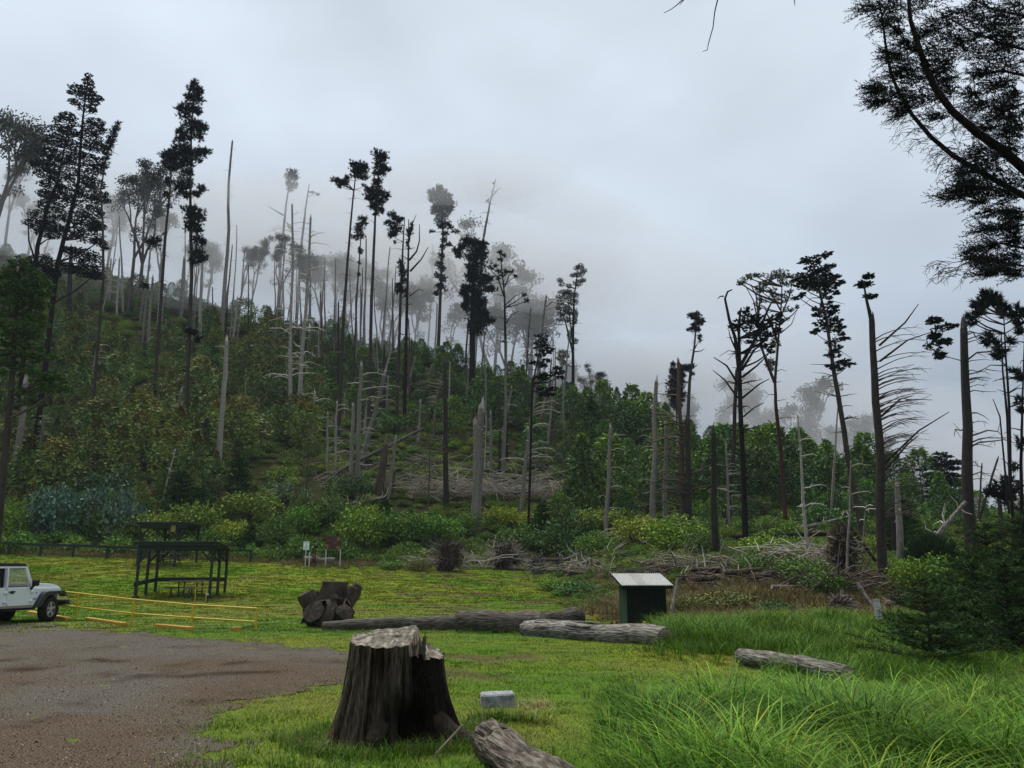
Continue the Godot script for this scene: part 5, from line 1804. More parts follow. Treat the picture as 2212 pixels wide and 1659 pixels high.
func dead_wood() -> void:
	# [foot dx, foot dy, top dx, top dy, width, look, branches, their length, side, label]; the foot lies on the hill
	for s in [[478, 745, 502, 306, 9, 1, 34, 1.4, 0, "very tall bare dead trunk with short stubs rising left of the ridge gap"],
		[470, 1032, 490, 738, 12, 0, 5, 1.2, 0, "tall clean pale pole standing on the left hillside"],
		[627, 948, 631, 443, 9, 0, 46, 3.2, 0, "left one of two tall pale dead trunks with whorled branches"],
		[645, 934, 671, 471, 10, 0, 46, 3.4, 0, "right one of two tall pale dead trunks with whorled branches"],
		[686, 855, 689, 693, 4, 0, 6, 1.4, 0, "thin white dead pole right of the two pale trunks"],
		[673, 960, 680, 850, 7, 0, 14, 2.0, 0, "short pale snag with a hooked splintered top"],
		[706, 1018, 708, 895, 6, 1, 12, 1.6, 1, "thin grey snag with curling twigs near its top"],
		[723, 1020, 728, 871, 6, 0, 9, 1.8, 1, "thin pale snag with one raised side branch"],
		[757, 1070, 763, 878, 10, 1, 3, 1.0, 0, "smooth blunt grey snag in the middle clearing"],
		[770, 1082, 781, 792, 11, 1, 14, 3.0, 1, "tall grey snag split along its length in the middle clearing"],
		[780, 1004, 832, 803, 11, 1, 14, 2.2, 1, "grey snag leaning strongly to the right"],
		[830, 890, 830, 747, 6, 2, 3, 1.0, 0, "dark thin snag behind the leaning one"],
		[835, 900, 838, 818, 6, 1, 2, 1.0, 0, "short grey snag beside the leaning one's top"],
		[787, 946, 796, 855, 10, 0, 14, 1.5, 1, "white barked shattered snag behind the split one"],
		[744, 902, 745, 852, 3, 0, 1, 0.6, 0, "short white pole in the undergrowth"],
		[816, 1076, 833, 962, 20, 3, 10, 1.6, 1, "thick shaggy broken stub above the shrub band"],
		[839, 1076, 854, 948, 9, 1, 5, 1.2, 0, "leaning grey snag right of the shaggy stub"],
		[848, 1072, 852, 1020, 8, 3, 3, 1.0, 0, "short brown stub beside the leaning grey snag"],
		[903, 960, 908, 870, 7, 1, 6, 1.4, 0, "ragged grey snag by the upper end of the fallen pole"],
		[936, 940, 939, 890, 5, 1, 2, 1.0, 0, "small pale stub above the bronze eucalypt"],
		[964, 1100, 962, 784, 12, 2, 22, 4.2, -1, "tall dark snag with long drooping branches above the brush pile"],
		[968, 900, 972, 784, 4, 0, 3, 0.8, 0, "white splinter pole touching the tall dark snag"],
		[1026, 1152, 1040, 884, 23, 1, 5, 1.4, 0, "thick double split snag in the middle of the view"],
		[1030, 1150, 1027, 918, 16, 1, 2, 1.0, 0, "ragged shorter half beside the thick split snag"],
		[1047, 1010, 1050, 900, 3, 0, 5, 1.2, 0, "slim white dead stem right of the thick split snag"],
		[1061, 1022, 1060, 894, 8, 1, 4, 1.0, 0, "grey snag behind the brush pile"],
		[1079, 1024, 1079, 830, 7, 2, 3, 1.0, 0, "black straight snag behind the brush pile"],
		[1087, 1034, 1094, 736, 8, 1, 12, 1.8, 0, "tall grey snag at the right side of the brush pile"],
		[1123, 1126, 1180, 640, 9, 1, 34, 3.2, 1, "long leaning grey trunk with arching bare branches"],
		[1190, 790, 1195, 630, 4, 1, 12, 1.4, 0, "thin forked dead pole on the ridge"],
		[1174, 800, 1176, 640, 4, 1, 10, 1.2, 0, "thin dead pole left of the forked one on the ridge"],
		[1308, 1172, 1319, 924, 10, 1, 8, 1.6, 1, "bent grey snag left of the shed's roof"],
		[1409, 1146, 1418, 826, 13, 1, 14, 1.4, 0, "peeling grey snag with a jagged forked top"],
		[1437, 1138, 1438, 918, 10, 1, 4, 1.0, 0, "plain grey snag with broken flat top"],
		[1478, 1150, 1466, 784, 12, 3, 14, 3.0, -1, "tall reddish dark snag with blunt burnt top"],
		[1489, 1152, 1485, 908, 15, 2, 34, 4.0, -1, "dark snag with many pale arching branches on both sides"],
		[1546, 1202, 1540, 936, 16, 2, 6, 1.6, 1, "dark split post snag above the log jam"],
		[1578, 1162, 1568, 960, 6, 1, 16, 1.8, 1, "thin grey snag with curved pale twigs"],
		[1572, 1160, 1592, 800, 11, 2, 4, 2.0, 0, "black leaning stem beside the big forked dead tree"],
		[1748, 1232, 1723, 898, 8, 0, 8, 1.2, 0, "slim pale snag crossing the two fallen trunks"],
		[1794, 1130, 1810, 880, 6, 1, 5, 1.0, 0, "thin grey snag in front of the foggy trees"],
		[1829, 1256, 1838, 1000, 6, 1, 4, 1.0, 0, "thin white topped pole by the dirt root plate"],
		[1858, 1232, 1872, 1084, 3, 0, 5, 1.0, 0, "crooked white stem right of the root plate"],
		[1946, 1222, 1938, 1050, 15, 1, 2, 0.8, 0, "short thick grey snag with a slanting top"],
		[1934, 1202, 1926, 1086, 12, 2, 2, 0.8, 0, "dark broken snag behind the short thick one"],
		[2098, 1205, 2082, 710, 24, 2, 30, 3.2, 1, "massive dark snag with snapped crown near the right edge"],
		[2112, 1150, 2121, 1005, 5, 3, 4, 1.0, 0, "thin dark pole right of the massive snag"],
		[2108, 1150, 2155, 992, 6, 2, 2, 1.0, 0, "dark leaning stem right of the massive snag"],
		[2165, 1165, 2158, 1075, 12, 2, 0, 0.0, 0, "pointed dark broken stub near the right edge"],
		[200, 745, 250, 560, 4, 0, 3, 1.0, 0, "pale thin dead pole behind the leaning left pine"],
		[190, 862, 212, 742, 7, 0, 26, 1.8, 1, "white skeleton tree with tangled twigs on the left hillside"],
		[372, 982, 391, 846, 8, 1, 18, 0.7, -1, "grey snag with flaking bark on the left hillside"],
		[347, 1100, 378, 974, 4, 0, 8, 0.9, 0, "crooked thin white stem above the farther shelter"],
		[319, 750, 330, 600, 7, 1, 22, 1.6, 0, "grey dead trunk left of the tall pine"],
		[302, 706, 312, 610, 6, 1, 8, 1.2, 0, "short dead trunk in the upper left clearing"],
		[342, 706, 350, 560, 7, 0, 14, 1.4, 0, "pale peeled trunk just left of the tall pine"],
		[389, 700, 398, 560, 8, 1, 10, 1.2, 0, "grey trunk close beside the tall pine"],
		[430, 758, 438, 560, 8, 0, 14, 1.2, 0, "pale trunk close on the tall pine's right"],
		[252, 684, 258, 560, 5, 0, 26, 2.2, 0, "thin dead tree with fanned twigs in the upper left clearing"],
		[233, 650, 240, 560, 5, 0, 6, 1.0, 0, "white dead pole in the upper left clearing"],
		[148, 712, 154, 540, 12, 2, 10, 1.4, 1, "dark dead trunk in the upper left clearing"],
		[177, 716, 178, 676, 8, 2, 0, 0.0, 0, "short burnt stub in the upper left clearing"],
		[136, 670, 138, 612, 4, 0, 2, 0.6, 0, "small white stub at the top of the clearing"],
		[87, 982, 94, 900, 7, 1, 16, 1.4, 1, "dead stem behind the left edge conifer"],
		[30, 1060, 55, 830, 16, 1, 6, 1.5, 0, "leaning grey trunk behind the left edge conifer"],
		[528, 935, 530, 828, 3, 0, 2, 0.6, 0, "thin white pole in the brownish young trees"],
		[600, 690, 612, 590, 6, 3, 8, 1.2, 0, "reddish broken trunk at the ridge"],
		[690, 745, 700, 600, 5, 1, 10, 1.2, 0, "thin grey trunk left of the tall slender pine"],
		[722, 760, 725, 560, 5, 1, 12, 1.2, 0, "dead trunk behind the tall slender pine"],
		[786, 755, 791, 516, 6, 1, 8, 1.0, 0, "pointed dead spire between the two slender pines"],
		[778, 770, 783, 580, 4, 2, 6, 1.0, 0, "dark thin spire between the two slender pines"],
		[893, 760, 907, 645, 4, 1, 5, 1.0, 0, "slanting thin dead pole on the ridge"],
		[921, 752, 935, 530, 6, 0, 14, 1.4, 1, "pale crooked dead tree on the middle ridge"],
		[1004, 810, 1012, 690, 5, 2, 4, 1.0, 0, "dark leaning pole left of the dense pine"],
		[1292, 890, 1300, 850, 4, 0, 6, 1.0, 0, "small white dead stem at the ridge's right slope"]]:
		var foot := gr(s[0], s[1])
		var kk := -foot.z / F
		var tp := at(s[2], s[3], -foot.z + R.randf_range(-1.0, 1.0))
		snag(foot, tp, s[4] * kk * 0.5, s[5], s[6], s[7], s[8], s[9])
	var thin := []
	while thin.size() < 64:
		var fx := R.randf_range(225.0, 1240.0)
		var line := lerpf(560.0, 850.0, clampf((fx - 120.0) / 1150.0, 0, 1))
		var fy := line + R.randf_range(10.0, 150.0)
		thin.append([fx, fy, fx + R.randf_range(-10.0, 22.0), fy - R.randf_range(60.0, 230.0)])
	thin.sort_custom(func(a, c): return a[0] < c[0])
	var sec := [[420, "left of the very tall bare trunk"], [600, "left of the pale twin trunks"], [740, "left of the slender pines"], [860, "around the slender pines"], [1000, "left of the dense pine"], [1250, "right of the dense pine"]]
	var rank := {}
	var ord := ["leftmost", "second", "third", "fourth", "fifth", "sixth", "seventh", "eighth", "ninth", "tenth", "eleventh", "twelfth", "thirteenth", "fourteenth", "fifteenth", "sixteenth", "seventeenth", "eighteenth", "nineteenth", "twentieth"]
	for s in thin:
		var where := ""
		for w in sec:
			where = w[1]
			if s[0] < w[0]: break
		rank[where] = rank.get(where, -1) + 1
		var fo := gr(s[0], s[1])
		var o6 := snag(fo, at(s[2], s[3], -fo.z), R.randf_range(0.10, 0.19), R.randi() % 4 if R.randf() < 0.5 else 1, R.randi_range(4, 16), R.randf_range(0.8, 2.0), 0.0, "thin bare trunk %s, %s" % [where, ord[mini(rank[where], 19)] + ("" if rank[where] == 0 else " from left")])
		o6.set_meta("group", "thin bare trunks on the upper slope")
	var loose := []
	for i in 26:
		var lx := R.randf_range(1150.0, 1780.0)
		loose.append([lx, R.randf_range(1216.0, 1250.0) + (lx - 1150.0) * 0.05])
	loose.sort_custom(func(a, c): return a[0] < c[0])
	for i in loose.size():
		var a := gr(loose[i][0], loose[i][1])
		var e := gr(loose[i][0] + R.randf_range(45.0, 140.0), loose[i][1] + R.randf_range(-11.0, 11.0))
		if a.distance_to(e) > 5.0: e = a + (e - a).normalized() * 4.0
		var r := R.randf_range(0.06, 0.15)
		a.y += r + R.randf_range(0.0, 0.35)
		e.y = ground_h(e.x, e.z) + r + R.randf_range(0.0, 0.5)
		var lg := log_between("fallen_log", "loose grey brown log lying in the jam, %s" % (ord[i] + ("" if i == 0 else " from left")) if i < 20 else "loose grey brown log lying in the jam, %s from right" % ["rightmost", "second", "third", "fourth", "fifth", "sixth"][loose.size() - 1 - i], a, e, r, r * 0.7, vary(lin(0.16, 0.138, 0.115), 0.4), lin(0.2, 0.17, 0.13), Vector3.ZERO, 9, "loose logs of the jam")
	# the arching dead tree: a fan of bare limbs to the right, tufts left at their ends
	var foot := gr(1908, 1258)
	var dd := -foot.z
	var o := snag(foot, at(1883, 690, dd), 20 * dd / F * 0.5, 2, 0, 0, 0, "tall dark dead tree with a fan of arching bare limbs")
	var lead := MB.new()
	lead.tube([at(1884, 700, dd) - foot, at(1870, 640, dd) - foot, at(1866, 608, dd) - foot], [0.09, 0.05, 0.02], 6, lin(0.03, 0.026, 0.023), lin(0.03, 0.026, 0.023))
	part("leader", lead, M.wood, o)
	for i in 58:
		var t := R.randf()
		var y := lerpf(720.0, 1130.0, t)
		var x := lerpf(1886.0, 1903.0, t)
		var L := lerpf(115.0, 70.0, absf(t - 0.3)) * R.randf_range(0.6, 1.15)
		var dz := R.randf_range(-1.6, 1.6)
		var rise := lerpf(0.30, 0.62, t) * R.randf_range(0.5, 1.2)
		var l := MB.new()
		var q := []
		for s in 6:
			var u := s / 5.0
			q.append(at(x + L * u, y - L * rise * (1.7 * u - 1.05 * u * u) + R.randf_range(-1, 1), dd + dz * u) - foot)
		l.tube(q, [0.03, 0.022, 0.018, 0.014, 0.010, 0.006], 4, lin(0.045, 0.04, 0.036), lin(0.10, 0.09, 0.08), 0.0, null, false)
		for s in 3:
			var e: Vector3 = q[R.randi_range(2, 4)]
			l.tube([e, e + Vector3(R.randf_range(0.2, 0.6), R.randf_range(-0.25, 0.2), R.randf_range(-0.3, 0.3))], [0.012, 0.006], 3, lin(0.08, 0.07, 0.06), lin(0.1, 0.09, 0.08), 0.0, null, false)
		part("limb", l, M.wood, o)
	for s in [[[1900, 746], [1955, 697], [1984, 657]], [[1901, 780], [1960, 735], [2016, 716]], [[1903, 900], [1945, 862], [1972, 855]], [[1912, 1000], [1985, 930], [2050, 890]], [[1912, 1015], [1960, 960], [1985, 940]]]:
		var l := MB.new()
		l.tube([at(s[0][0], s[0][1], dd) - foot, at(s[1][0], s[1][1], dd + 0.3) - foot, at(s[2][0], s[2][1], dd + 0.5) - foot], [0.05, 0.035, 0.015], 6, lin(0.03, 0.026, 0.023), lin(0.05, 0.045, 0.04), 0.1, nz)
		part("limb", l, M.bark, o)
	var f := MB.new()
	for s in [[2016, 693, 14, 7], [2038, 708, 22, 6], [2016, 726, 10, 7], [2020, 744, 22, 12], [2038, 737, 9, 7], [2027, 766, 10, 11], [1868, 615, 14, 5], [1877, 598, 6, 3], [1881, 640, 9, 3]]:
		var k := dd / F
		flat_spray(f, at(s[0], s[1], dd + 0.4) - foot, s[2] * k, s[3] * k, s[2] * k, 60, 0.2, [lin(0.014, 0.02, 0.014), lin(0.02, 0.026, 0.016)], at(1890, s[1], dd) - foot)
	part("crown", f, M.needle, o)
	# fallen trunks: [x, y, x, y, width, look, lift at each end, label]
	for s in [[1553, 1172, 1822, 1150, 13, 2, 0.5, 1.2, "dark level fallen trunk propped across the slope"],
		[1668, 1160, 1842, 1116, 9, 0, 0.5, 1.6, "pale fallen trunk rising to the right above the level one"],
		[1900, 1226, 1830, 1130, 8, 2, 0.1, 1.8, "black fallen pole slanting down from the root plate"],
		[1971, 1222, 2086, 1084, 11, 0, 0.1, 2.5, "pale leaning trunk behind the pine bush"],
		[1890, 1318, 1851, 1258, 9, 0, 0.02, 0.9, "pale slanting fallen pole left of the notice board"],
		[690, 1043, 915, 925, 9, 1, 0.2, 0.6, "long grey fallen pole running up the clearing"],
		[278, 1036, 362, 1060, 14, 1, 0.4, 0.3, "dark fallen trunk lying above the farther shelter"],
		[1055, 1072, 1215, 1076, 6, 1, 0.9, 0.9, "straight bare trunk lying across the brush pile"],
		[745, 1093, 830, 1075, 8, 0, 0.15, 0.3, "pale fallen stem below the shaggy stub"],
		[1469, 1256, 1690, 1266, 11, 0, 0.3, 0.35, "long silvery log of the jam, lying level behind the shed"],
		[1500, 1250, 1737, 1262, 12, 2, 0.6, 0.65, "dark bark covered log on top of the jam"],
		[1668, 1274, 1802, 1278, 9, 0, 0.25, 0.2, "pale log right of the silvery one"],
		[1750, 1284, 1805, 1292, 12, 1, 0.1, 0.1, "short grey log below the pale one"],
		[1836, 1292, 1902, 1296, 13, 3, 0.2, 0.2, "reddish brown log left of the notice board"],
		[1935, 1296, 1992, 1308, 13, 1, 0.25, 0.2, "grey log with roots right of the notice board"],
		[2040, 1300, 2110, 1345, 6, 0, 0.3, 0.1, "pale splintered branch behind the saplings"],
		[1220, 1238, 1345, 1242, 8, 0, 0.3, 0.35, "long pale log at the left end of the jam"],
		[1222, 1250, 1330, 1250, 9, 1, 0.1, 0.1, "grey log lying below the long pale one"],
		[1200, 1226, 1283, 1208, 12, 1, 0.3, 0.3, "grey log slanting up under the round dark shrub"],
		[1330, 1210, 1426, 1196, 12, 2, 0.4, 0.5, "dark broken log lying above the jam"],
		[1330, 1226, 1432, 1222, 7, 1, 0.3, 0.3, "thin grey log in the middle of the jam"],
		[1390, 1236, 1452, 1240, 8, 1, 0.35, 0.3, "grey pole just behind the shed's roof"],
		[1450, 1330, 1464, 1252, 9, 0, 0.0, 0.4, "short white broken post right of the shed"],
		[915, 1222, 1008, 1206, 9, 0, 0.15, 0.4, "split pale log lying before the root wads"],
		[1046, 1196, 1180, 1152, 5, 0, 0.5, 0.5, "thin pale branch rising right from the root wads"],
		[902, 1208, 915, 1190, 17, 0, 0.05, 0.2, "white split slab standing left of the root wads"],
		[870, 1192, 892, 1190, 8, 0, 0.25, 0.25, "short white sawn piece beside the dark log end"],
		[836, 1206, 858, 1199, 18, 2, 0.1, 0.1, "dark round log end beside the bright weeds"]]:
		var a := gr(s[0], s[1])
		var e := at(s[2], s[3], -a.z + 0.6)
		var kk := -a.z / F
		var r: float = s[4] * kk * 0.5
		var c: Color = [lin(0.44, 0.41, 0.375), lin(0.26, 0.24, 0.215), lin(0.06, 0.05, 0.044), lin(0.17, 0.075, 0.04)][s[5]]
		a.y += r * 0.6 + s[6] * 0.2
		e.y = maxf(e.y, ground_h(e.x, e.z) + r * 0.5)
		var l := log_between("fallen_log", s[8], a, e, r, r * 0.75, c, c * 0.9, Vector3.ZERO, 10)
		if (e - a).length() > 3.0:
			var tw := MB.new()
			for i in 14:
				var t := R.randf()
				var q := Vector3((e - a).length() * t, 0, 0)
				var u := (rv() * Vector3(0.5, 1, 1) + Vector3(0.3, 0.7, 0)).normalized()
				var ll := R.randf_range(0.3, 1.1)
				tw.tube([q, q + u * ll * 0.6, q + (u + rv() * 0.4) * ll], [0.035, 0.022, 0.01], 4, c * 1.2, c * 1.4, 0.0, null, false)
			var m := part("bare_branch", tw, M.wood, l)
			m.set_meta("kind", "stuff")
	# heaps of dead branches
	for s in [[880, 1005, 1215, 1085, 620, 2.4, 0, "wide grey pile of dead branches in the middle of the slope"], [1640, 1140, 1830, 1235, 150, 1.5, 0, "tangled pale dead branches left of the dirt root plate"], [1200, 1205, 1480, 1250, 110, 0.9, 2, "dark tangle of sticks in the log jam"], [1480, 1240, 1790, 1276, 110, 0.9, 2, "dark tangle of sticks along the log row"], [1150, 1196, 1330, 1246, 120, 0.9, 1, "grey brown brush at the left end of the log jam"], [1400, 1196, 1600, 1246, 120, 1.0, 1, "grey brown brush above the log row"], [860, 1180, 1150, 1232, 170, 1.2, 0, "broken pale sticks round the root wads"], [1320, 1120, 1500, 1180, 120, 1.6, 0, "pale twigs lying on the shrubs behind the jam"], [110, 1010, 260, 1060, 130, 1.6, 1, "grey dead branches above the blue green shrubs"], [375, 1105, 430, 1122, 70, 0.7, 1, "small heap of brown twigs behind the farther shelter"], [690, 1000, 900, 1075, 120, 2.0, 0, "scattered pale branches in the middle clearing"], [1780, 1230, 1920, 1290, 110, 1.2, 2, "dark sticks below the dirt root plate"], [1990, 1310, 2120, 1345, 40, 0.6, 1, "pale brushwood behind the notice board's sapling"]]:
		var b := MB.new()
		var c: Color = [lin(0.235, 0.212, 0.185), lin(0.165, 0.145, 0.125), lin(0.075, 0.06, 0.05)][s[6]]
		var o3 := gr((s[0] + s[2]) * 0.5, s[3])
		for i in s[4]:
			var q := gr(R.randf_range(s[0], s[2]), R.randf_range(s[1], s[3])) if i % 2 == 0 else o3 + (gr(R.randf_range(s[0], s[2]), s[3]) - o3) + Vector3(0, R.randf_range(0.1, 0.5) * s[5], R.randf_range(-1.5, 0.2))
			q += Vector3(0, R.randf_range(0.0, 0.4) * s[5], 0) - o3
			var u := (rv() * Vector3(1, 0.35, 0.8)).normalized()
			var l: float = s[5] * R.randf_range(0.25, 0.95)
			var r := R.randf_range(0.012, 0.035)
			var arc := Vector3.UP * l * R.randf_range(0.0, 0.25)
			var cc := vary(c, 0.35)
			b.tube([q - u * l, q + arc, q + u * l], [r, r * 0.8, r * 0.35], 4, cc, cc * 1.1, 0.0, null, false)
		var o2 := put("branch_pile", b.mesh(), M.wood)
		o2.position = o3
		tag(o2, s[7], "branch pile", "", "stuff")
	# root wads turned out of the ground, and the standing root plate
	for s in [[968, 1234, 66, 62, 0, "dark root wad with tangled rootlets left of the other"], [1092, 1228, 76, 48, 1, "lower root wad with pale stubs near the middle"], [1826, 1250, 70, 110, 0, "tall dirt covered root plate of a fallen tree"], [1818, 1326, 46, 34, 1, "small dark root clump on the bright mound"], [1948, 1322, 48, 36, 1, "dark hollow root end below the grey log"], [1160, 1240, 40, 36, 1, "small tangle of roots on the bank's left end"]]:
		var ft := gr(s[0], s[1])
		var kk := -ft.z / F
		var o4 := thing("root_wad", s[5], "root wad", ft)
		var core := MB.new()
		var pp := []
		var ra := []
		for i in 7:
			var t := i / 6.0
			pp.append(Vector3(nz.get_noise_2d(t * 80.0, s[0]) * 0.3, s[3] * kk * t, -0.2))
			ra.append(s[2] * kk * 0.36 * (0.25 + 0.75 * sin(PI * (0.12 + 0.76 * t))) * R.randf_range(0.8, 1.2))
		core.tube(pp, ra, 14, lin(0.05, 0.034, 0.024), lin(0.07, 0.045, 0.03), 0.9, nz)
		part("soil", core, M.bark, o4)
		var rt := MB.new()
		for i in 260:
			var a := rv()
			a.z = absf(a.z) * 0.8
			var q := Vector3(a.x * s[2] * kk * 0.4, s[3] * kk * (0.5 + 0.42 * a.y), a.z * s[2] * kk * 0.25)
			var l: float = s[2] * kk * R.randf_range(0.12, 0.45)
			var u := (a + rv() * 0.7).normalized()
			var r := R.randf_range(0.008, 0.03)
			var c := vary(lin(0.09, 0.07, 0.055) if R.randf() < (0.8 if s[4] == 0 else 0.5) else lin(0.26, 0.24, 0.21), 0.3)
			rt.tube([q - u * 0.1, q + u * l * 0.5, q + (u + rv() * 0.5) * l], [r, r * 0.7, r * 0.2], 4, c, c, 0.0, null, false)
		var m2 := part("rootlets", rt, M.wood, o4)
		m2.set_meta("kind", "stuff")

# ---------------------------------------------------------------- living trees drawn clump by clump
func clump_tree(called: String, label: String, cat: String, dist: float, trunk: Array, w: float, look: int, style: int, clumps: Array, ox: float, oy: float, sc: float, limbs := [], dense := 1.0, twigs := 0, group := "") -> Node3D:
	# trunk: [x, y] of the view from foot to top; clumps: [x, y, rx, ry] in a grid of its own; dist: metres from the viewer
	var base := at(trunk[0][0], trunk[0][1], dist)
	var gh := ground_h(base.x, base.z)
	var foot := Vector3(base.x, minf(base.y, gh), base.z)
	var o := thing(called, label, cat, foot, 0.0, group)
	var k := dist / F
	var c0: Color = [lin(0.22, 0.205, 0.19), lin(0.085, 0.072, 0.062), lin(0.026, 0.022, 0.020), lin(0.085, 0.045, 0.032)][look]
	var pts := [Vector3(0, -1.0, 0)]
	var rad := [w * k * 0.55]
	var tot := trunk.size() - 1
	for i in trunk.size():
		var p := at(trunk[i][0], trunk[i][1], dist) - foot
		if i == 0: p = Vector3.ZERO if base.y >= gh else p
		pts.append(p)
		rad.append(w * k * 0.5 * lerpf(1.0, 0.22, float(i) / tot))
	var b := MB.new()
	var fine := [pts[0]]
	var fr := [rad[0]]
	for i in range(1, pts.size()):
		for s in 4:
			var t := (s + 1) / 4.0
			fine.append(pts[i - 1].lerp(pts[i], t) + rv() * rad[i] * 0.12)
			fr.append(lerpf(rad[i - 1], rad[i], t))
	b.tube(fine, fr, 9, c0, c0, 0.16, nz, true, 0.3)
	part("trunk", b, M.bark, o)
	for l in limbs:
		var lb := MB.new()
		var lp := []
		var lr := []
		for i in range(1, l.size()):
			lp.append(at(l[i][0], l[i][1], dist + (i - 1) * R.randf_range(-0.4, 0.4)) - foot)
			lr.append(l[0] * k * 0.5 * lerpf(1.0, 0.3, (i - 1.0) / maxf(1.0, l.size() - 2.0)))
		lb.tube(lp, lr, 7, c0, c0 * 1.1, 0.1, nz, false)
		part("limb", lb, M.bark, o)
	var cols: Array = [[lin(0.014, 0.021, 0.017), lin(0.020, 0.029, 0.020), lin(0.011, 0.016, 0.014)], [lin(0.011, 0.017, 0.013), lin(0.016, 0.022, 0.015)], [lin(0.040, 0.055, 0.035), lin(0.030, 0.042, 0.028), lin(0.055, 0.062, 0.040)], [lin(0.070, 0.130, 0.036), lin(0.095, 0.165, 0.040), lin(0.045, 0.085, 0.028)]][style]
	var f := MB.new()
	var tw := MB.new()
	var lnz := maxf(0.3, 3.6 * k)
	for i in range(0, clumps.size(), 4):
		var cx: float = ox + clumps[i] * sc
		var cy: float = oy + clumps[i + 1] * sc
		var rx: float = clumps[i + 2] * sc * k
		var ry: float = clumps[i + 3] * sc * k
		var c := at(cx, cy, dist + R.randf_range(-0.9, 0.9) * maxf(rx, ry)) - foot
		var best := pts[1] as Vector3
		var bd := 1e9
		for s in fine.size():
			var p: Vector3 = fine[s]
			var want := c.y - absf(c.x - p.x) * 0.45
			var e := absf(p.y - want)
			if e < bd:
				bd = e
				best = p
		if (c - best).length() > rx * 0.5:
			var br := clampf((c - best).length() * 0.022, 0.025, 0.10)
			tw.tube([best, best.lerp(c, 0.55) - Vector3.UP * (c - best).length() * 0.06, c], [br * 1.3, br, br * 0.5], 5, c0, c0, 0.0, null, false)
		var rz := maxf(rx, ry) * R.randf_range(0.8, 1.1)
		if style == 2:
			var n := clampi(int((rx * ry) / (lnz * lnz) * 60.0 * dense), 40, 600)
			leafy(f, c, rx, ry, rz, n, lnz * 0.7, lnz * 0.2, cols, 0.5, 0.2)
		elif style == 1 or style == 3:
			var n := clampi(int((rx * maxf(ry, rx * 0.4)) / (lnz * lnz) * 30.0 * dense), 20, 360)
			flat_spray(f, c, rx, ry, rz, n, lnz * 0.85, cols, best)
		else:
			var n := clampi(int((rx * ry) / (lnz * lnz) * 20.0 * dense), 12, 180)
			tufty(f, c, rx, ry, rz, n, lnz * 0.95, cols)
	part("crown", f, M.needle if style != 2 else M.leaf, o)
	for i in twigs:
		var t := R.randf_range(0.35, 0.95)
		var p: Vector3 = fine[int(t * (fine.size() - 1))]
		var a := R.randf() * TAU
		var l := R.randf_range(0.5, 1.6)
		var u := Vector3(cos(a), 0, sin(a))
		tw.tube([p, p + u * l * 0.5 + Vector3.UP * l * 0.12, p + u * l + Vector3.UP * l * R.randf_range(-0.25, 0.3)], [0.04, 0.025, 0.012], 4, c0 * 1.3, c0 * 1.5, 0.0, null, false)
	if tw.v.size():
		var m := part("bare_branch", tw, M.wood, o)
		m.set_meta("kind", "stuff")
	return o

func euc_model(seed_: int, h: float) -> Array:
	# an open eucalypt: a forking trunk, domed tiers of hanging leaves
	R.seed = seed_
	var t := MB.new()
	var f := MB.new()
	var c0 := lin(0.15, 0.13, 0.115)
	var ends := []
	var arms := [[Vector3(0, -2, 0), Vector3(R.randf_range(-0.05, 0.05), 1, R.randf_range(-0.05, 0.05)), h * 0.40, h * 0.014, 0]]
	while arms.size():
		var a = arms.pop_back()
		var p: Vector3 = a[0]
		var d: Vector3 = a[1].normalized()
		var l: float = a[2]
		var r: float = a[3]
		var e: Vector3 = p + d * l + rv() * l * 0.06
		t.tube([p, p.lerp(e, 0.5) + rv() * l * 0.05, e], [r, r * 0.85, r * 0.7], 6, c0, c0, 0.0, null, false)
		if a[4] >= 4:
			ends.append(e)
			continue
		if a[4] >= 1 and R.randf() < 0.75:
			ends.append(p.lerp(e, R.randf_range(0.5, 1.0)) + rv() * Vector3(1, 0.4, 1) * h * 0.05)
		for s in (2 if R.randf() < 0.65 else 3):
			arms.append([e, (d + rv() * Vector3(0.55, 0.2, 0.55) + Vector3.UP * 0.35).normalized(), l * R.randf_range(0.42, 0.72), r * 0.62, a[4] + 1])
	for e in ends:
		var s := h * R.randf_range(0.022, 0.05)
		leafy(f, e, s * 1.25, s * 0.75, s * 1.25, 95, h * 0.013, h * 0.004, [lin(0.040, 0.055, 0.038), lin(0.030, 0.045, 0.030), lin(0.055, 0.065, 0.045)], 0.6, 0.2)
	return [t.mesh(), f.mesh()]

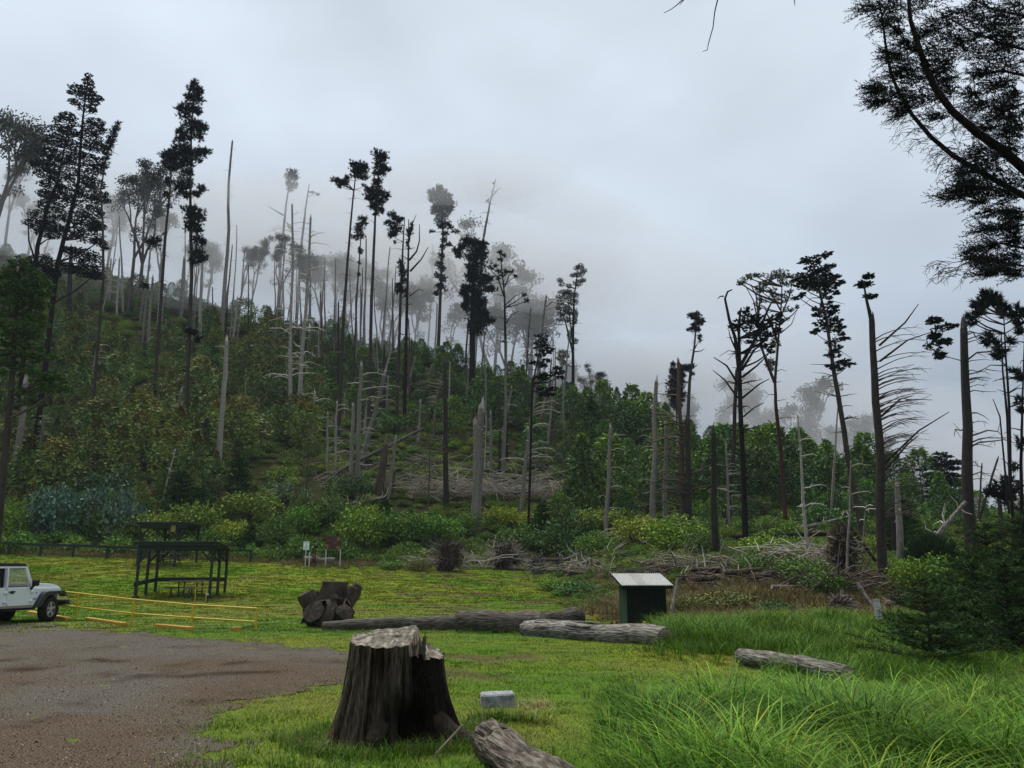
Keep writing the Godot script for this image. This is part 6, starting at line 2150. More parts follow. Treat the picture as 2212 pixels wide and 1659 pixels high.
func standing_trees() -> void:
	# zoom grids that the clumps are measured in: scale 0.3125 or 0.3646 of the view's units
	var Z := 0.3125
	clump_tree("cypress", "left one of the two dark ragged pines leaning together at upper left", "conifer", 84.0, [[72, 640], [82, 530], [107, 430], [124, 395], [137, 330], [152, 250]], 11, 2, 1,
		[470, 390, 50, 30, 450, 430, 70, 30, 420, 490, 70, 30, 480, 500, 60, 35, 390, 560, 80, 35, 470, 580, 70, 40, 330, 640, 70, 28, 400, 660, 90, 40, 300, 720, 80, 30, 390, 730, 90, 40, 460, 690, 60, 30, 320, 790, 70, 30, 400, 800, 70, 35, 360, 860, 80, 35, 330, 930, 60, 35, 390, 940, 80, 40, 350, 1010, 80, 45, 300, 1080, 80, 40, 270, 1140, 90, 35, 340, 1150, 90, 35, 330, 1200, 80, 25, 290, 1390, 80, 45, 260, 1440, 90, 40, 350, 1480, 60, 50], 0, 129.6, Z, [[5, [75, 560], [62, 520], [60, 450]], [4, [77, 535], [100, 518], [128, 514]]], 1.7, 10)
	clump_tree("cypress", "right one of two dark ragged pines, with a bare neck below its top tuft", "conifer", 86.0, [[118, 650], [125, 567], [150, 473], [169, 395], [175, 300], [181, 239], [192, 161]], 12, 2, 1,
		[612, 110, 22, 18, 610, 150, 32, 25, 615, 180, 28, 18, 560, 210, 70, 28, 600, 240, 80, 30, 670, 265, 35, 20, 640, 290, 40, 25, 520, 290, 40, 22, 600, 335, 60, 18, 490, 225, 20, 16, 640, 345, 25, 12, 660, 430, 60, 22, 640, 470, 80, 35, 700, 480, 30, 12, 620, 540, 80, 40, 650, 600, 80, 35, 540, 650, 50, 30, 620, 690, 80, 35, 680, 740, 40, 22, 590, 760, 90, 40, 550, 830, 90, 45, 640, 850, 80, 40, 510, 910, 90, 45, 610, 920, 100, 45, 680, 960, 60, 35, 560, 1000, 110, 50, 640, 1060, 80, 50, 500, 1090, 90, 45, 580, 1130, 100, 50, 660, 1150, 60, 45, 480, 1190, 90, 40, 600, 1220, 110, 45, 680, 1260, 50, 30, 560, 1340, 110, 45, 620, 1390, 90, 50, 500, 1320, 60, 30, 600, 1460, 100, 45, 650, 1490, 60, 30, 470, 1440, 80, 40], 0, 129.6, Z, [], 1.7, 14)
	clump_tree("pine", "thin leaning dark pine just right of the ragged pair", "conifer", 84.0, [[220, 740], [223, 605], [222, 480], [217, 410], [232, 330], [255, 268]], 7, 1, 0,
		[815, 440, 18, 18, 800, 470, 28, 20, 785, 505, 32, 22, 770, 545, 40, 24, 755, 580, 36, 24, 745, 615, 40, 18, 735, 650, 30, 20, 728, 690, 28, 22, 722, 735, 26, 22, 705, 780, 22, 20, 745, 975, 18, 14, 720, 1300, 30, 18, 735, 930, 14, 10], 0, 129.6, Z, [], 1.0, 20)
	clump_tree("pine", "tallest dark pine with tufts all down its trunk, upper left", "conifer", 80.0, [[418, 772], [414, 600], [411, 430], [413, 300], [419, 178]], 10, 1, 0,
		[1345, 165, 28, 26, 1340, 205, 45, 30, 1375, 215, 28, 30, 1310, 255, 40, 30, 1365, 270, 45, 35, 1245, 330, 35, 22, 1300, 330, 60, 38, 1360, 350, 45, 28, 1280, 385, 50, 25, 1345, 430, 50, 22, 1320, 460, 70, 32, 1390, 470, 45, 42, 1255, 500, 50, 28, 1290, 530, 50, 35, 1370, 525, 42, 28, 1240, 545, 30, 20, 1260, 620, 70, 45, 1310, 650, 80, 42, 1390, 640, 55, 30, 1200, 660, 50, 35, 1290, 710, 60, 30, 1430, 630, 26, 22, 1385, 700, 16, 18, 1300, 780, 40, 30, 1310, 850, 30, 40, 1250, 880, 45, 42, 1285, 925, 30, 35, 1395, 890, 32, 28, 1355, 925, 30, 30, 1330, 1040, 75, 35, 1350, 1090, 65, 45, 1330, 1150, 55, 42, 1370, 1180, 30, 25, 1375, 1250, 52, 42, 1370, 1330, 50, 35, 1390, 1370, 45, 28, 1345, 1390, 45, 25, 1330, 1880, 45, 22, 1370, 1930, 28, 22], 0, 129.6, Z, [], 1.25, 18)
	clump_tree("pine", "shorter pine whose crown merges with the tallest pine's left side", "conifer", 88.0, [[352, 690], [358, 500], [368, 400], [373, 320]], 8, 1, 0,
		[1190, 640, 45, 28, 1150, 660, 45, 35, 1200, 690, 70, 35, 1160, 715, 55, 25, 1240, 735, 40, 22, 1185, 750, 30, 16, 1165, 840, 28, 35, 1150, 930, 25, 22, 1170, 1010, 20, 14, 1060, 1270, 45, 20, 1040, 1250, 28, 20, 1000, 1560, 25, 22, 1090, 1240, 40, 14], 0, 129.6, Z, [], 1.2, 16)
	# centre
	clump_tree("pine", "tall slender pine with a flat dark top and one drooping side branch", "conifer", 88.0, [[736, 836], [741, 700], [751, 560], [762, 430], [772, 352]], 9, 1, 0,
		[690, 170, 50, 22, 735, 195, 45, 35, 700, 210, 50, 30, 755, 185, 22, 16, 745, 255, 36, 26, 690, 240, 35, 22, 545, 275, 26, 14, 580, 290, 40, 24, 610, 295, 32, 18, 630, 265, 26, 20, 750, 318, 18, 12, 580, 320, 12, 12], 553, 302.5, Z, [[4, [764, 412], [750, 395], [728, 393]]], 1.3, 26)
	clump_tree("pine", "tall slender pine with a long tufted crown right of the flat topped one", "conifer", 88.0, [[800, 830], [803, 640], [809, 500], [812, 430], [824, 330]], 9, 1, 0,
		[860, 100, 55, 25, 870, 130, 45, 30, 840, 160, 35, 22, 880, 185, 45, 22, 850, 210, 45, 20, 910, 205, 25, 14, 830, 235, 25, 12, 870, 230, 30, 18, 840, 280, 35, 20, 830, 310, 30, 25, 790, 350, 35, 25, 850, 350, 45, 30, 830, 390, 75, 30, 890, 385, 40, 25, 780, 400, 28, 18, 850, 430, 50, 22, 820, 455, 45, 25, 850, 485, 32, 18, 870, 490, 14, 20, 830, 515, 18, 12], 553, 302.5, Z, [], 1.3, 10)
	clump_tree("pine", "small thin pine with three tufts between the slender pines", "conifer", 100.0, [[765, 766], [772, 620], [779, 520], [785, 472]], 5, 1, 0,
		[740, 545, 32, 22, 750, 575, 22, 20, 712, 590, 25, 20, 715, 620, 35, 25, 700, 665, 38, 22, 735, 665, 18, 14, 725, 765, 16, 22, 715, 850, 12, 12, 710, 930, 10, 10], 553, 302.5, Z, [], 1.2, 6)
	clump_tree("pine", "pale fogged pine with a feathery top beyond the ridge", "conifer", 152.0, [[600, 690], [606, 560], [618, 440], [630, 370]], 8, 1, 0,
		[250, 220, 38, 18, 240, 255, 38, 25, 275, 260, 22, 22, 230, 300, 30, 25, 265, 310, 25, 20, 235, 340, 25, 18], 553, 302.5, Z, [[4, [612, 465], [595, 455], [580, 446]]], 1.0, 6)
	clump_tree("pine", "fogged bare tree with bent top beyond the ridge", "dead tree", 150.0, [[640, 690], [650, 540], [660, 450], [668, 398]], 8, 1, 0, [425, 375, 12, 10, 390, 365, 10, 6], 553, 302.5, Z, [[4, [665, 415], [678, 414], [688, 424]]], 1.0, 16)
	clump_tree("pine", "pine with side tufts hanging left beside the forked dark tree", "conifer", 98.0, [[861, 764], [866, 620], [870, 540], [874, 470]], 8, 1, 0,
		[940, 515, 32, 20, 960, 540, 28, 18, 915, 570, 32, 18, 950, 580, 30, 18, 985, 560, 22, 16, 1005, 545, 22, 14, 950, 610, 35, 22, 985, 620, 28, 18, 935, 655, 28, 26, 960, 650, 22, 18, 960, 705, 10, 10, 1000, 855, 22, 25, 1005, 890, 22, 22, 1015, 920, 30, 28, 1020, 965, 25, 25, 990, 1010, 30, 25, 1015, 1040, 35, 22, 985, 1050, 28, 16, 1030, 1080, 14, 10], 553, 302.5, Z, [], 1.2, 12)
	clump_tree("forked_tree", "dark bare tree with curved upright limbs on the middle ridge", "dead tree", 96.0, [[876, 820], [879, 660], [882, 560], [883, 474]], 9, 2, 0, [1055, 640, 20, 30, 1075, 610, 14, 40, 1050, 720, 12, 30], 553, 302.5, Z, [[5, [884, 562], [900, 543], [906, 520], [906, 485]], [5, [886, 586], [910, 560], [925, 534]], [4, [884, 520], [888, 490], [899, 464]], [3, [884, 640], [905, 625], [915, 628]]], 1.0, 46)
	clump_tree("pine", "fog greyed pine with a broad tufted head on the ridge", "conifer", 122.0, [[945, 790], [951, 640], [957, 500], [950, 405]], 9, 1, 0,
		[1265, 335, 30, 22, 1225, 365, 38, 28, 1285, 370, 55, 30, 1330, 390, 28, 25, 1225, 410, 36, 26, 1290, 420, 60, 30, 1340, 440, 38, 32, 1260, 460, 50, 28, 1320, 480, 45, 28, 1240, 490, 36, 20, 1290, 520, 45, 25, 1275, 560, 42, 25, 1310, 580, 40, 18, 1340, 600, 25, 14, 1280, 600, 30, 14, 1215, 632, 20, 10, 1375, 632, 30, 10, 1310, 650, 30, 14, 1300, 690, 22, 18, 1330, 720, 25, 16, 1290, 740, 22, 20, 1280, 800, 22, 25, 1265, 860, 30, 25, 1290, 890, 25, 22, 1250, 935, 22, 22, 1290, 960, 30, 25, 1275, 1010, 35, 22, 1255, 1060, 28, 16, 1315, 1035, 12, 10], 553, 302.5, Z, [], 1.2, 6)
	clump_tree("dead_tree", "pale fogged leaning dead tree above the dense pine", "dead tree", 138.0, [[1020, 760], [1043, 521], [1058, 440], [1071, 386]], 8, 1, 0, [1640, 300, 10, 10, 1600, 420, 10, 12], 553, 302.5, Z, [[3, [1062, 425], [1075, 410], [1083, 405]]], 1.0, 60)
	clump_tree("pine", "dense dark column shaped pine, its top fading into fog", "conifer", 104.0, [[1019, 822], [1021, 700], [1022, 600], [1028, 526]], 16, 2, 0,
		[240, 565, 40, 22, 185, 560, 36, 28, 150, 600, 30, 22, 120, 630, 32, 24, 130, 660, 20, 22, 255, 595, 75, 32, 295, 590, 35, 30, 250, 640, 80, 42, 290, 660, 45, 42, 230, 680, 60, 30, 265, 720, 75, 42, 210, 740, 30, 25, 250, 780, 70, 40, 215, 800, 50, 35, 260, 830, 85, 40, 320, 820, 50, 28, 270, 880, 80, 40, 345, 890, 45, 18, 180, 885, 35, 25, 160, 915, 28, 28, 255, 940, 60, 45, 250, 990, 60, 40, 185, 960, 25, 40, 175, 1010, 32, 30, 285, 990, 45, 40, 265, 1050, 70, 42, 310, 1060, 30, 30, 250, 1100, 65, 45, 280, 1140, 50, 42, 225, 1150, 32, 32, 260, 1185, 50, 32, 345, 1110, 38, 16, 310, 1100, 32, 14], 950.6, 345.6, Z, [], 1.9, 6)
	clump_tree("sparse_conifer", "dark thin conifer with sparse drooping needles right of the dense pine", "conifer", 86.0, [[1094, 862], [1092, 740], [1090, 640], [1080, 541]], 8, 2, 0,
		[415, 635, 14, 12, 440, 660, 22, 8, 420, 690, 20, 8, 350, 745, 24, 12, 385, 735, 14, 8, 400, 770, 18, 10, 455, 770, 22, 14, 490, 770, 18, 8, 430, 800, 20, 10, 580, 930, 18, 10, 600, 970, 20, 10, 520, 800, 14, 8, 400, 820, 12, 12], 950.6, 345.6, Z, [[4, [1089, 640], [1075, 600], [1056, 578]], [3, [1091, 660], [1112, 640], [1132, 630]], [3, [1092, 700], [1105, 680], [1120, 672]], [3, [1090, 620], [1100, 595], [1110, 585]]], 0.6, 60)
	clump_tree("eucalypt", "clear dark eucalypt with stacked rounded heads at the ridge's right end", "eucalypt", 112.0, [[1237, 822], [1238, 720], [1240, 640], [1250, 575]], 8, 2, 2,
		[965, 735, 30, 20, 940, 745, 18, 18, 990, 765, 28, 22, 920, 795, 26, 16, 960, 790, 38, 20, 985, 830, 28, 16, 950, 850, 35, 22, 890, 870, 22, 16, 880, 910, 42, 18, 920, 930, 42, 22, 850, 915, 40, 16, 820, 950, 28, 20, 870, 950, 40, 20, 920, 975, 42, 24, 830, 985, 30, 20, 815, 1020, 22, 18, 870, 1020, 40, 26, 900, 1050, 42, 26, 845, 1060, 38, 26, 830, 1100, 28, 16, 940, 1060, 14, 40, 930, 1110, 18, 30, 880, 1100, 35, 20, 845, 1330, 38, 26, 830, 1365, 28, 22, 870, 1350, 26, 22, 850, 1400, 28, 22, 900, 1210, 25, 40, 935, 1250, 22, 22, 830, 830, 24, 18, 840, 860, 20, 12], 950.6, 345.6, Z, [[5, [1237, 760], [1220, 690], [1204, 660]], [4, [1236, 730], [1228, 660], [1226, 640]], [4, [1222, 820], [1225, 790], [1215, 770]]], 1.6, 20)
	clump_tree("cypress", "dark conifer with flat separate tiers of foliage below the ridge", "conifer", 64.0, [[1140, 960], [1150, 830], [1163, 770], [1172, 728]], 6, 2, 1,
		[700, 1215, 34, 10, 715, 1240, 28, 10, 690, 1265, 40, 12, 720, 1280, 34, 12, 695, 1300, 36, 12, 755, 1308, 32, 9, 720, 1330, 44, 12, 690, 1350, 28, 10, 725, 1385, 30, 9, 680, 1405, 30, 14, 640, 1405, 16, 8, 700, 1425, 36, 12, 720, 1490, 50, 10, 690, 1510, 40, 12, 800, 1440, 30, 18, 825, 1465, 28, 18, 790, 1480, 32, 14, 825, 1505, 26, 14, 700, 1590, 50, 16, 740, 1620, 50, 14, 770, 1580, 36, 12], 950.6, 345.6, Z, [], 1.5, 12)
	# right hand group
	var RX := 1382.4
	var RY := 518.4
	clump_tree("pine", "slim grey leaning pine with tufts at its top, left of the big forked tree", "conifer", 92.0, [[1479, 906], [1490, 820], [1501, 740], [1505, 680]], 9, 1, 0,
		[395, 510, 22, 14, 355, 525, 28, 14, 385, 535, 38, 16, 405, 560, 30, 20, 425, 565, 20, 16, 390, 590, 36, 20, 375, 615, 30, 16, 400, 625, 24, 14, 410, 665, 12, 12, 418, 690, 10, 14, 340, 620, 14, 8, 340, 880, 40, 20, 320, 895, 26, 18, 365, 925, 18, 9], RX, RY, Z, [[4, [1499, 755], [1508, 740]], [3, [1499, 760], [1515, 758], [1522, 753]]], 1.3, 14)
	clump_tree("pine", "dense small pine greyed by fog behind the reddish snag", "conifer", 112.0, [[1461, 900], [1460, 850], [1459, 790]], 6, 1, 0,
		[230, 860, 14, 22, 270, 870, 12, 22, 230, 905, 28, 24, 270, 910, 28, 22, 250, 950, 46, 30, 235, 990, 50, 28, 275, 985, 38, 28, 250, 1030, 58, 30, 225, 1060, 42, 26, 275, 1070, 42, 28, 250, 1105, 48, 30, 240, 1145, 34, 25, 265, 1150, 28, 22, 305, 880, 22, 18, 300, 935, 16, 16], RX, RY, Z, [], 1.9, 2)
	clump_tree("forked_tree", "big dark half dead tree with many forked limbs and clumps on its right", "dead tree", 50.0, [[1612, 1205], [1606, 1034], [1598, 830], [1596, 700], [1601, 665]], 15, 2, 1,
		[735, 485, 24, 18, 715, 510, 28, 18, 735, 545, 45, 22, 690, 575, 42, 20, 760, 570, 40, 25, 650, 600, 32, 18, 700, 610, 45, 20, 740, 600, 32, 18, 800, 535, 42, 18, 830, 560, 40, 18, 780, 555, 28, 15, 800, 595, 42, 18, 845, 610, 30, 18, 790, 640, 48, 22, 840, 645, 42, 22, 770, 665, 32, 20, 820, 685, 48, 20, 860, 660, 28, 15, 740, 706, 22, 12, 845, 730, 22, 22, 880, 745, 36, 18, 905, 770, 28, 15, 920, 540, 40, 20, 890, 565, 32, 15, 950, 560, 28, 20, 920, 590, 42, 20, 940, 625, 30, 15, 960, 520, 16, 10, 910, 655, 20, 16], RX, RY, Z,
		[[9, [1596, 800], [1588, 730], [1575, 690], [1566, 645], [1572, 630], [1581, 626]], [9, [1600, 790], [1625, 745], [1645, 700], [1662, 662], [1674, 640]], [7, [1602, 800], [1630, 755], [1655, 735]], [6, [1603, 815], [1635, 790], [1660, 765]], [6, [1595, 830], [1570, 790], [1542, 772]], [5, [1594, 860], [1565, 820], [1540, 800]], [5, [1603, 860], [1640, 830], [1662, 818]], [5, [1596, 720], [1588, 700], [1576, 700]], [4, [1606, 900], [1630, 880], [1650, 870]], [5, [1592, 760], [1578, 730], [1574, 712]], [4, [1562, 640], [1556, 640], [1550, 646]]], 1.3, 70)
	clump_tree("eucalypt", "umbrella crowned eucalypt with a forked reddish trunk", "eucalypt", 62.0, [[1692, 1064], [1688, 985], [1676, 880], [1674, 826], [1681, 735], [1687, 675], [1690, 600]], 10, 3, 2,
		[780, 240, 52, 12, 740, 258, 40, 14, 705, 285, 34, 16, 835, 240, 26, 10, 690, 298, 18, 8, 960, 225, 58, 14, 920, 245, 45, 16, 1010, 240, 40, 12, 890, 268, 28, 12, 970, 255, 42, 14, 1045, 245, 34, 12, 860, 295, 38, 16, 840, 320, 40, 16, 825, 345, 34, 14, 910, 345, 32, 16, 990, 290, 42, 14, 1035, 300, 34, 14, 920, 380, 25, 14, 950, 400, 36, 14, 1000, 385, 38, 12, 1040, 355, 30, 12, 1060, 400, 26, 8, 1000, 415, 20, 8, 830, 400, 28, 12, 855, 420, 24, 10, 810, 440, 26, 12, 830, 465, 18, 8, 1005, 470, 24, 10, 1045, 482, 24, 8, 1085, 460, 16, 14, 960, 520, 28, 12, 1010, 542, 24, 7, 940, 720, 34, 14, 915, 715, 20, 12, 955, 625, 20, 14, 930, 690, 22, 10, 900, 830, 34, 14, 890, 860, 32, 14, 930, 850, 20, 10, 905, 885, 26, 10], RX, RY, Z,
		[[7, [1673, 826], [1655, 780], [1645, 750], [1638, 690], [1634, 640], [1622, 615]], [6, [1680, 740], [1662, 690], [1650, 660]], [4, [1638, 690], [1642, 640], [1640, 610]], [4, [1688, 680], [1705, 640], [1712, 610]], [4, [1687, 700], [1712, 680], [1725, 665]], [4, [1686, 670], [1670, 640], [1660, 628]], [3, [1686, 720], [1710, 700], [1722, 668]], [4, [1638, 700], [1628, 650], [1606, 610]]], 1.8, 10)
	clump_tree("cypress", "leaning cypress with flat windswept tiers and bare left side", "conifer", 52.0, [[1870, 1190], [1832, 990], [1815, 880], [1799, 790], [1785, 690], [1770, 628], [1757, 566]], 14, 1, 1,
		[1285, 96, 34, 9, 1250, 118, 42, 10, 1160, 135, 36, 9, 1200, 140, 40, 12, 1150, 155, 36, 7, 1215, 158, 24, 9, 1170, 195, 24, 9, 1300, 185, 42, 8, 1250, 198, 50, 12, 1210, 215, 36, 14, 1250, 225, 42, 12, 1120, 245, 42, 18, 1170, 255, 42, 20, 1230, 250, 45, 20, 1290, 255, 50, 18, 1350, 252, 36, 10, 1100, 285, 40, 22, 1160, 295, 50, 25, 1230, 290, 60, 25, 1300, 285, 60, 22, 1360, 300, 42, 14, 1120, 325, 42, 18, 1190, 330, 50, 20, 1250, 320, 50, 25, 1320, 315, 50, 18, 1100, 400, 26, 14, 1130, 380, 28, 12, 1270, 360, 36, 16, 1330, 350, 28, 18, 1290, 400, 32, 14, 1350, 370, 18, 14, 1285, 440, 28, 12, 1340, 465, 28, 9, 1240, 480, 42, 16, 1300, 485, 55, 20, 1330, 505, 32, 14, 1230, 515, 30, 16, 1280, 520, 40, 16, 1310, 550, 45, 18, 1370, 555, 28, 12, 1240, 580, 34, 16, 1300, 585, 40, 18, 1350, 585, 45, 18, 1385, 605, 24, 14, 1330, 620, 50, 14, 1210, 640, 28, 10, 1240, 620, 24, 10, 1370, 650, 32, 10, 1410, 683, 26, 7, 1365, 690, 26, 9, 1320, 715, 24, 14, 1350, 745, 30, 20, 1340, 775, 32, 14, 1310, 800, 22, 10, 1350, 800, 26, 12, 1410, 840, 42, 14, 1440, 865, 36, 14, 1380, 860, 40, 16, 1310, 868, 26, 10, 1380, 895, 28, 10, 1340, 885, 24, 10], RX, RY, Z, [], 1.7, 50)
	# pines behind the massive snag at the right edge
	RX = 1728.0
	clump_tree("pine", "two stemmed pine with drooping heads at the right edge", "conifer", 40.0, [[2188, 1150], [2183, 1050], [2180, 880], [2172, 760], [2168, 682]], 9, 2, 0,
		[1090, 325, 32, 22, 1130, 320, 36, 16, 1165, 345, 36, 20, 1060, 365, 36, 22, 1110, 360, 40, 22, 1150, 370, 42, 18, 1190, 380, 28, 16, 1040, 400, 36, 22, 1090, 395, 28, 16, 1010, 455, 34, 22, 1040, 440, 42, 25, 1070, 430, 28, 16, 1020, 490, 28, 16, 1230, 430, 50, 24, 1200, 410, 34, 20, 1270, 450, 30, 20, 1110, 570, 26, 20, 1125, 595, 28, 22, 1100, 610, 20, 14, 1170, 620, 26, 26, 1190, 655, 28, 28, 1165, 690, 22, 26, 1250, 600, 20, 20, 1290, 410, 36, 22, 1310, 440, 30, 26, 1290, 500, 32, 26, 1310, 540, 26, 20], RX, RY, 0.3646, [[7, [2183, 1060], [2176, 900], [2166, 800], [2163, 720]], [5, [2180, 1110], [2160, 900], [2145, 862]]], 1.2, 14)
	clump_tree("pine", "right edge pine with scattered tufts low on its trunk", "conifer", 42.0, [[2200, 1150], [2206, 1000], [2209, 860], [2214, 700]], 9, 2, 0,
		[1270, 775, 24, 14, 1300, 795, 26, 18, 1320, 820, 20, 20, 1300, 940, 18, 28, 1310, 1010, 16, 22, 1310, 1200, 20, 36, 1275, 1345, 16, 20, 1130, 1480, 36, 22, 1110, 1500, 28, 18, 1160, 1490, 36, 22, 1200, 1450, 42, 22, 1240, 1420, 36, 26, 1250, 1470, 42, 30, 1220, 1500, 42, 26, 1180, 1520, 30, 18, 1280, 1500, 30, 26, 1250, 1540, 32, 26], RX, RY, 0.3646, [], 1.1, 20)
	clump_tree("cedar", "blue grey tiered cedar standing in the haze right of the arching dead tree", "conifer", 78.0, [[2036, 1130], [2035, 1060], [2031, 980]], 7, 1, 1,
		[830, 1265, 32, 10, 850, 1285, 42, 14, 800, 1300, 36, 12, 840, 1320, 70, 18, 910, 1325, 45, 10, 940, 1310, 22, 8, 800, 1340, 60, 14, 735, 1362, 40, 10, 870, 1355, 70, 16, 820, 1390, 78, 18, 890, 1400, 55, 14, 930, 1430, 42, 9, 780, 1400, 40, 14, 840, 1430, 82, 20, 790, 1450, 50, 16, 890, 1450, 60, 16, 830, 1490, 70, 20, 880, 1500, 50, 14, 790, 1520, 40, 14, 850, 1540, 60, 20, 900, 1550, 40, 14, 840, 1590, 60, 22, 890, 1600, 60, 18, 930, 1580, 40, 14], RX, RY, 0.3646, [], 1.6, 6)
	# green conifer at the left edge
	clump_tree("conifer", "mid green conifer with a bare lower trunk at the left edge", "conifer", 50.0, [[6, 1090], [16, 930], [24, 830], [33, 720], [40, 620], [46, 558]], 17, 1, 3,
		[130, 115, 26, 20, 120, 145, 50, 25, 150, 160, 45, 22, 90, 185, 50, 25, 180, 195, 55, 25, 60, 220, 60, 28, 130, 220, 70, 30, 220, 225, 55, 25, 20, 240, 50, 30, 90, 265, 70, 30, 170, 270, 70, 30, 250, 265, 50, 28, 40, 300, 60, 30, 120, 315, 80, 30, 210, 320, 70, 30, 270, 320, 30, 20, 10, 350, 50, 30, 70, 370, 70, 30, 160, 380, 80, 32, 240, 390, 55, 28, 20, 430, 55, 30, 100, 440, 70, 30, 190, 450, 70, 30, 60, 500, 70, 30, 150, 510, 80, 32, 230, 500, 55, 25, 0, 540, 50, 28, 90, 560, 70, 28, 180, 570, 60, 28, 20, 610, 60, 28, 110, 620, 60, 25, 190, 640, 60, 25, 60, 670, 60, 24, 0, 680, 50, 24, 150, 680, 50, 24, 30, 730, 60, 22, 100, 750, 60, 22, 210, 700, 55, 28, 280, 690, 50, 25, 160, 770, 60, 25, 40, 790, 60, 20, 320, 830, 60, 35, 270, 800, 60, 35, 350, 880, 60, 40, 290, 880, 60, 35, 230, 850, 60, 30, 100, 960, 40, 22, 60, 990, 40, 20, 140, 900, 60, 28, 190, 960, 50, 28], 0, 518.4, 0.3646, [], 1.3, 24)
	# fogged eucalypts on and beyond the ridge: [dx of foot, dy of foot, dy of top, metres away, model, where]
	var eu := []
	for i in 5:
		eu.append(euc_model(100 + i * 7, 22.0))
	R.seed = 99
	for s in [[15, 520, 305, 150, 0, "eucalypt with rounded heads at the left edge of the ridge"], [62, 540, 360, 165, 1, "pale fogged eucalypt behind the left ragged pine"], [85, 560, 400, 172, 2, "faint eucalypt in the fog behind the ragged pines"], [235, 580, 385, 158, 3, "fogged eucalypt left of the broad one"], [285, 590, 345, 132, 4, "left stem of the broad fine leaved eucalypt between the pines"], [312, 600, 332, 132, 0, "right stem of the broad fine leaved eucalypt between the pines"], [345, 600, 420, 150, 2, "eucalypt behind the shorter pine's crown"], [420, 640, 470, 150, 1, "eucalypt behind the tallest pine's trunk"], [452, 640, 490, 155, 3, "small eucalypt right of the tallest pine"], [520, 650, 488, 140, 2, "eucalypt right of the very tall bare trunk"], [545, 655, 520, 142, 4, "low eucalypt at the ridge gap"], [597, 668, 482, 138, 0, "domed eucalypt at the ridge left of the pale trunks"], [664, 690, 520, 138, 3, "wide eucalypt behind the two pale trunks"], [690, 700, 480, 152, 1, "fogged eucalypt right of the two pale trunks"], [725, 700, 470, 160, 2, "faint tall eucalypt behind the slender pine"], [745, 715, 540, 150, 4, "grey eucalypt between the slender pines"], [820, 725, 545, 158, 0, "faint eucalypt right of the slender pines"], [850, 735, 530, 150, 1, "columnar faint eucalypt left of the forked dark tree"], [895, 745, 560, 156, 3, "faint eucalypt behind the forked dark tree"], [985, 770, 590, 158, 2, "faint eucalypt left of the dense pine"], [1070, 800, 515, 160, 4, "very pale eucalypt behind the thin dark conifer"], [1100, 805, 560, 150, 1, "pale eucalypt right of the thin dark conifer"], [1138, 815, 535, 148, 0, "largest foggy eucalypt on the right end of the ridge"], [1165, 822, 600, 150, 3, "foggy eucalypt beside the largest one"], [1268, 870, 700, 170, 2, "very faint eucalypt right of the clear dark one"], [1300, 880, 795, 128, 4, "small round headed tree on the sloping ridge"], [1340, 890, 800, 160, 1, "faint low eucalypt on the sloping ridge"], [1465, 960, 790, 150, 3, "faint eucalypt behind the dense small pine"], [1585, 990, 770, 168, 0, "very pale eucalypt behind the big forked tree"], [1565, 1000, 900, 150, 2, "small faint tree left of the big forked tree"], [1660, 1030, 838, 145, 4, "spreading foggy eucalypt behind the umbrella crown's trunk"], [1730, 1050, 830, 138, 1, "grey foggy eucalypt right of the umbrella crown"], [1768, 1060, 785, 140, 0, "tallest foggy eucalypt of the right hand group"], [1800, 1070, 940, 125, 3, "low foggy tree left of the leaning cypress"], [1868, 1090, 822, 138, 2, "foggy eucalypt between the cypress and the arching dead tree"], [1885, 1090, 960, 120, 4, "low dark tree beside the arching dead tree"], [1955, 1120, 895, 140, 1, "pale eucalypt right of the arching dead tree"], [1980, 1130, 1010, 118, 3, "small round tree left of the hazy cedar"], [2130, 1160, 1060, 130, 0, "faint low tree right of the massive snag"], [2185, 1160, 1020, 125, 2, "faint tree at the right edge"], [-10, 560, 170, 130, 3, "tree cut by the left edge of the view"]]:
		var tp := at(s[0], s[2], s[3])
		var low := at(s[0], s[1], s[3])
		var gy := minf(low.y, ground_h(low.x, low.z))
		var foot := Vector3(low.x, gy, low.z)
		var o := thing("eucalypt", s[5], "eucalypt", foot, R.randf() * TAU)
		var k: float = (tp.y - gy) / 21.0
		o.scale = Vector3(k * 0.85, k, k * 0.85)
		put("trunk", eu[s[4]][0], M.bark, o)
		put("crown", eu[s[4]][1], M.leaf, o)

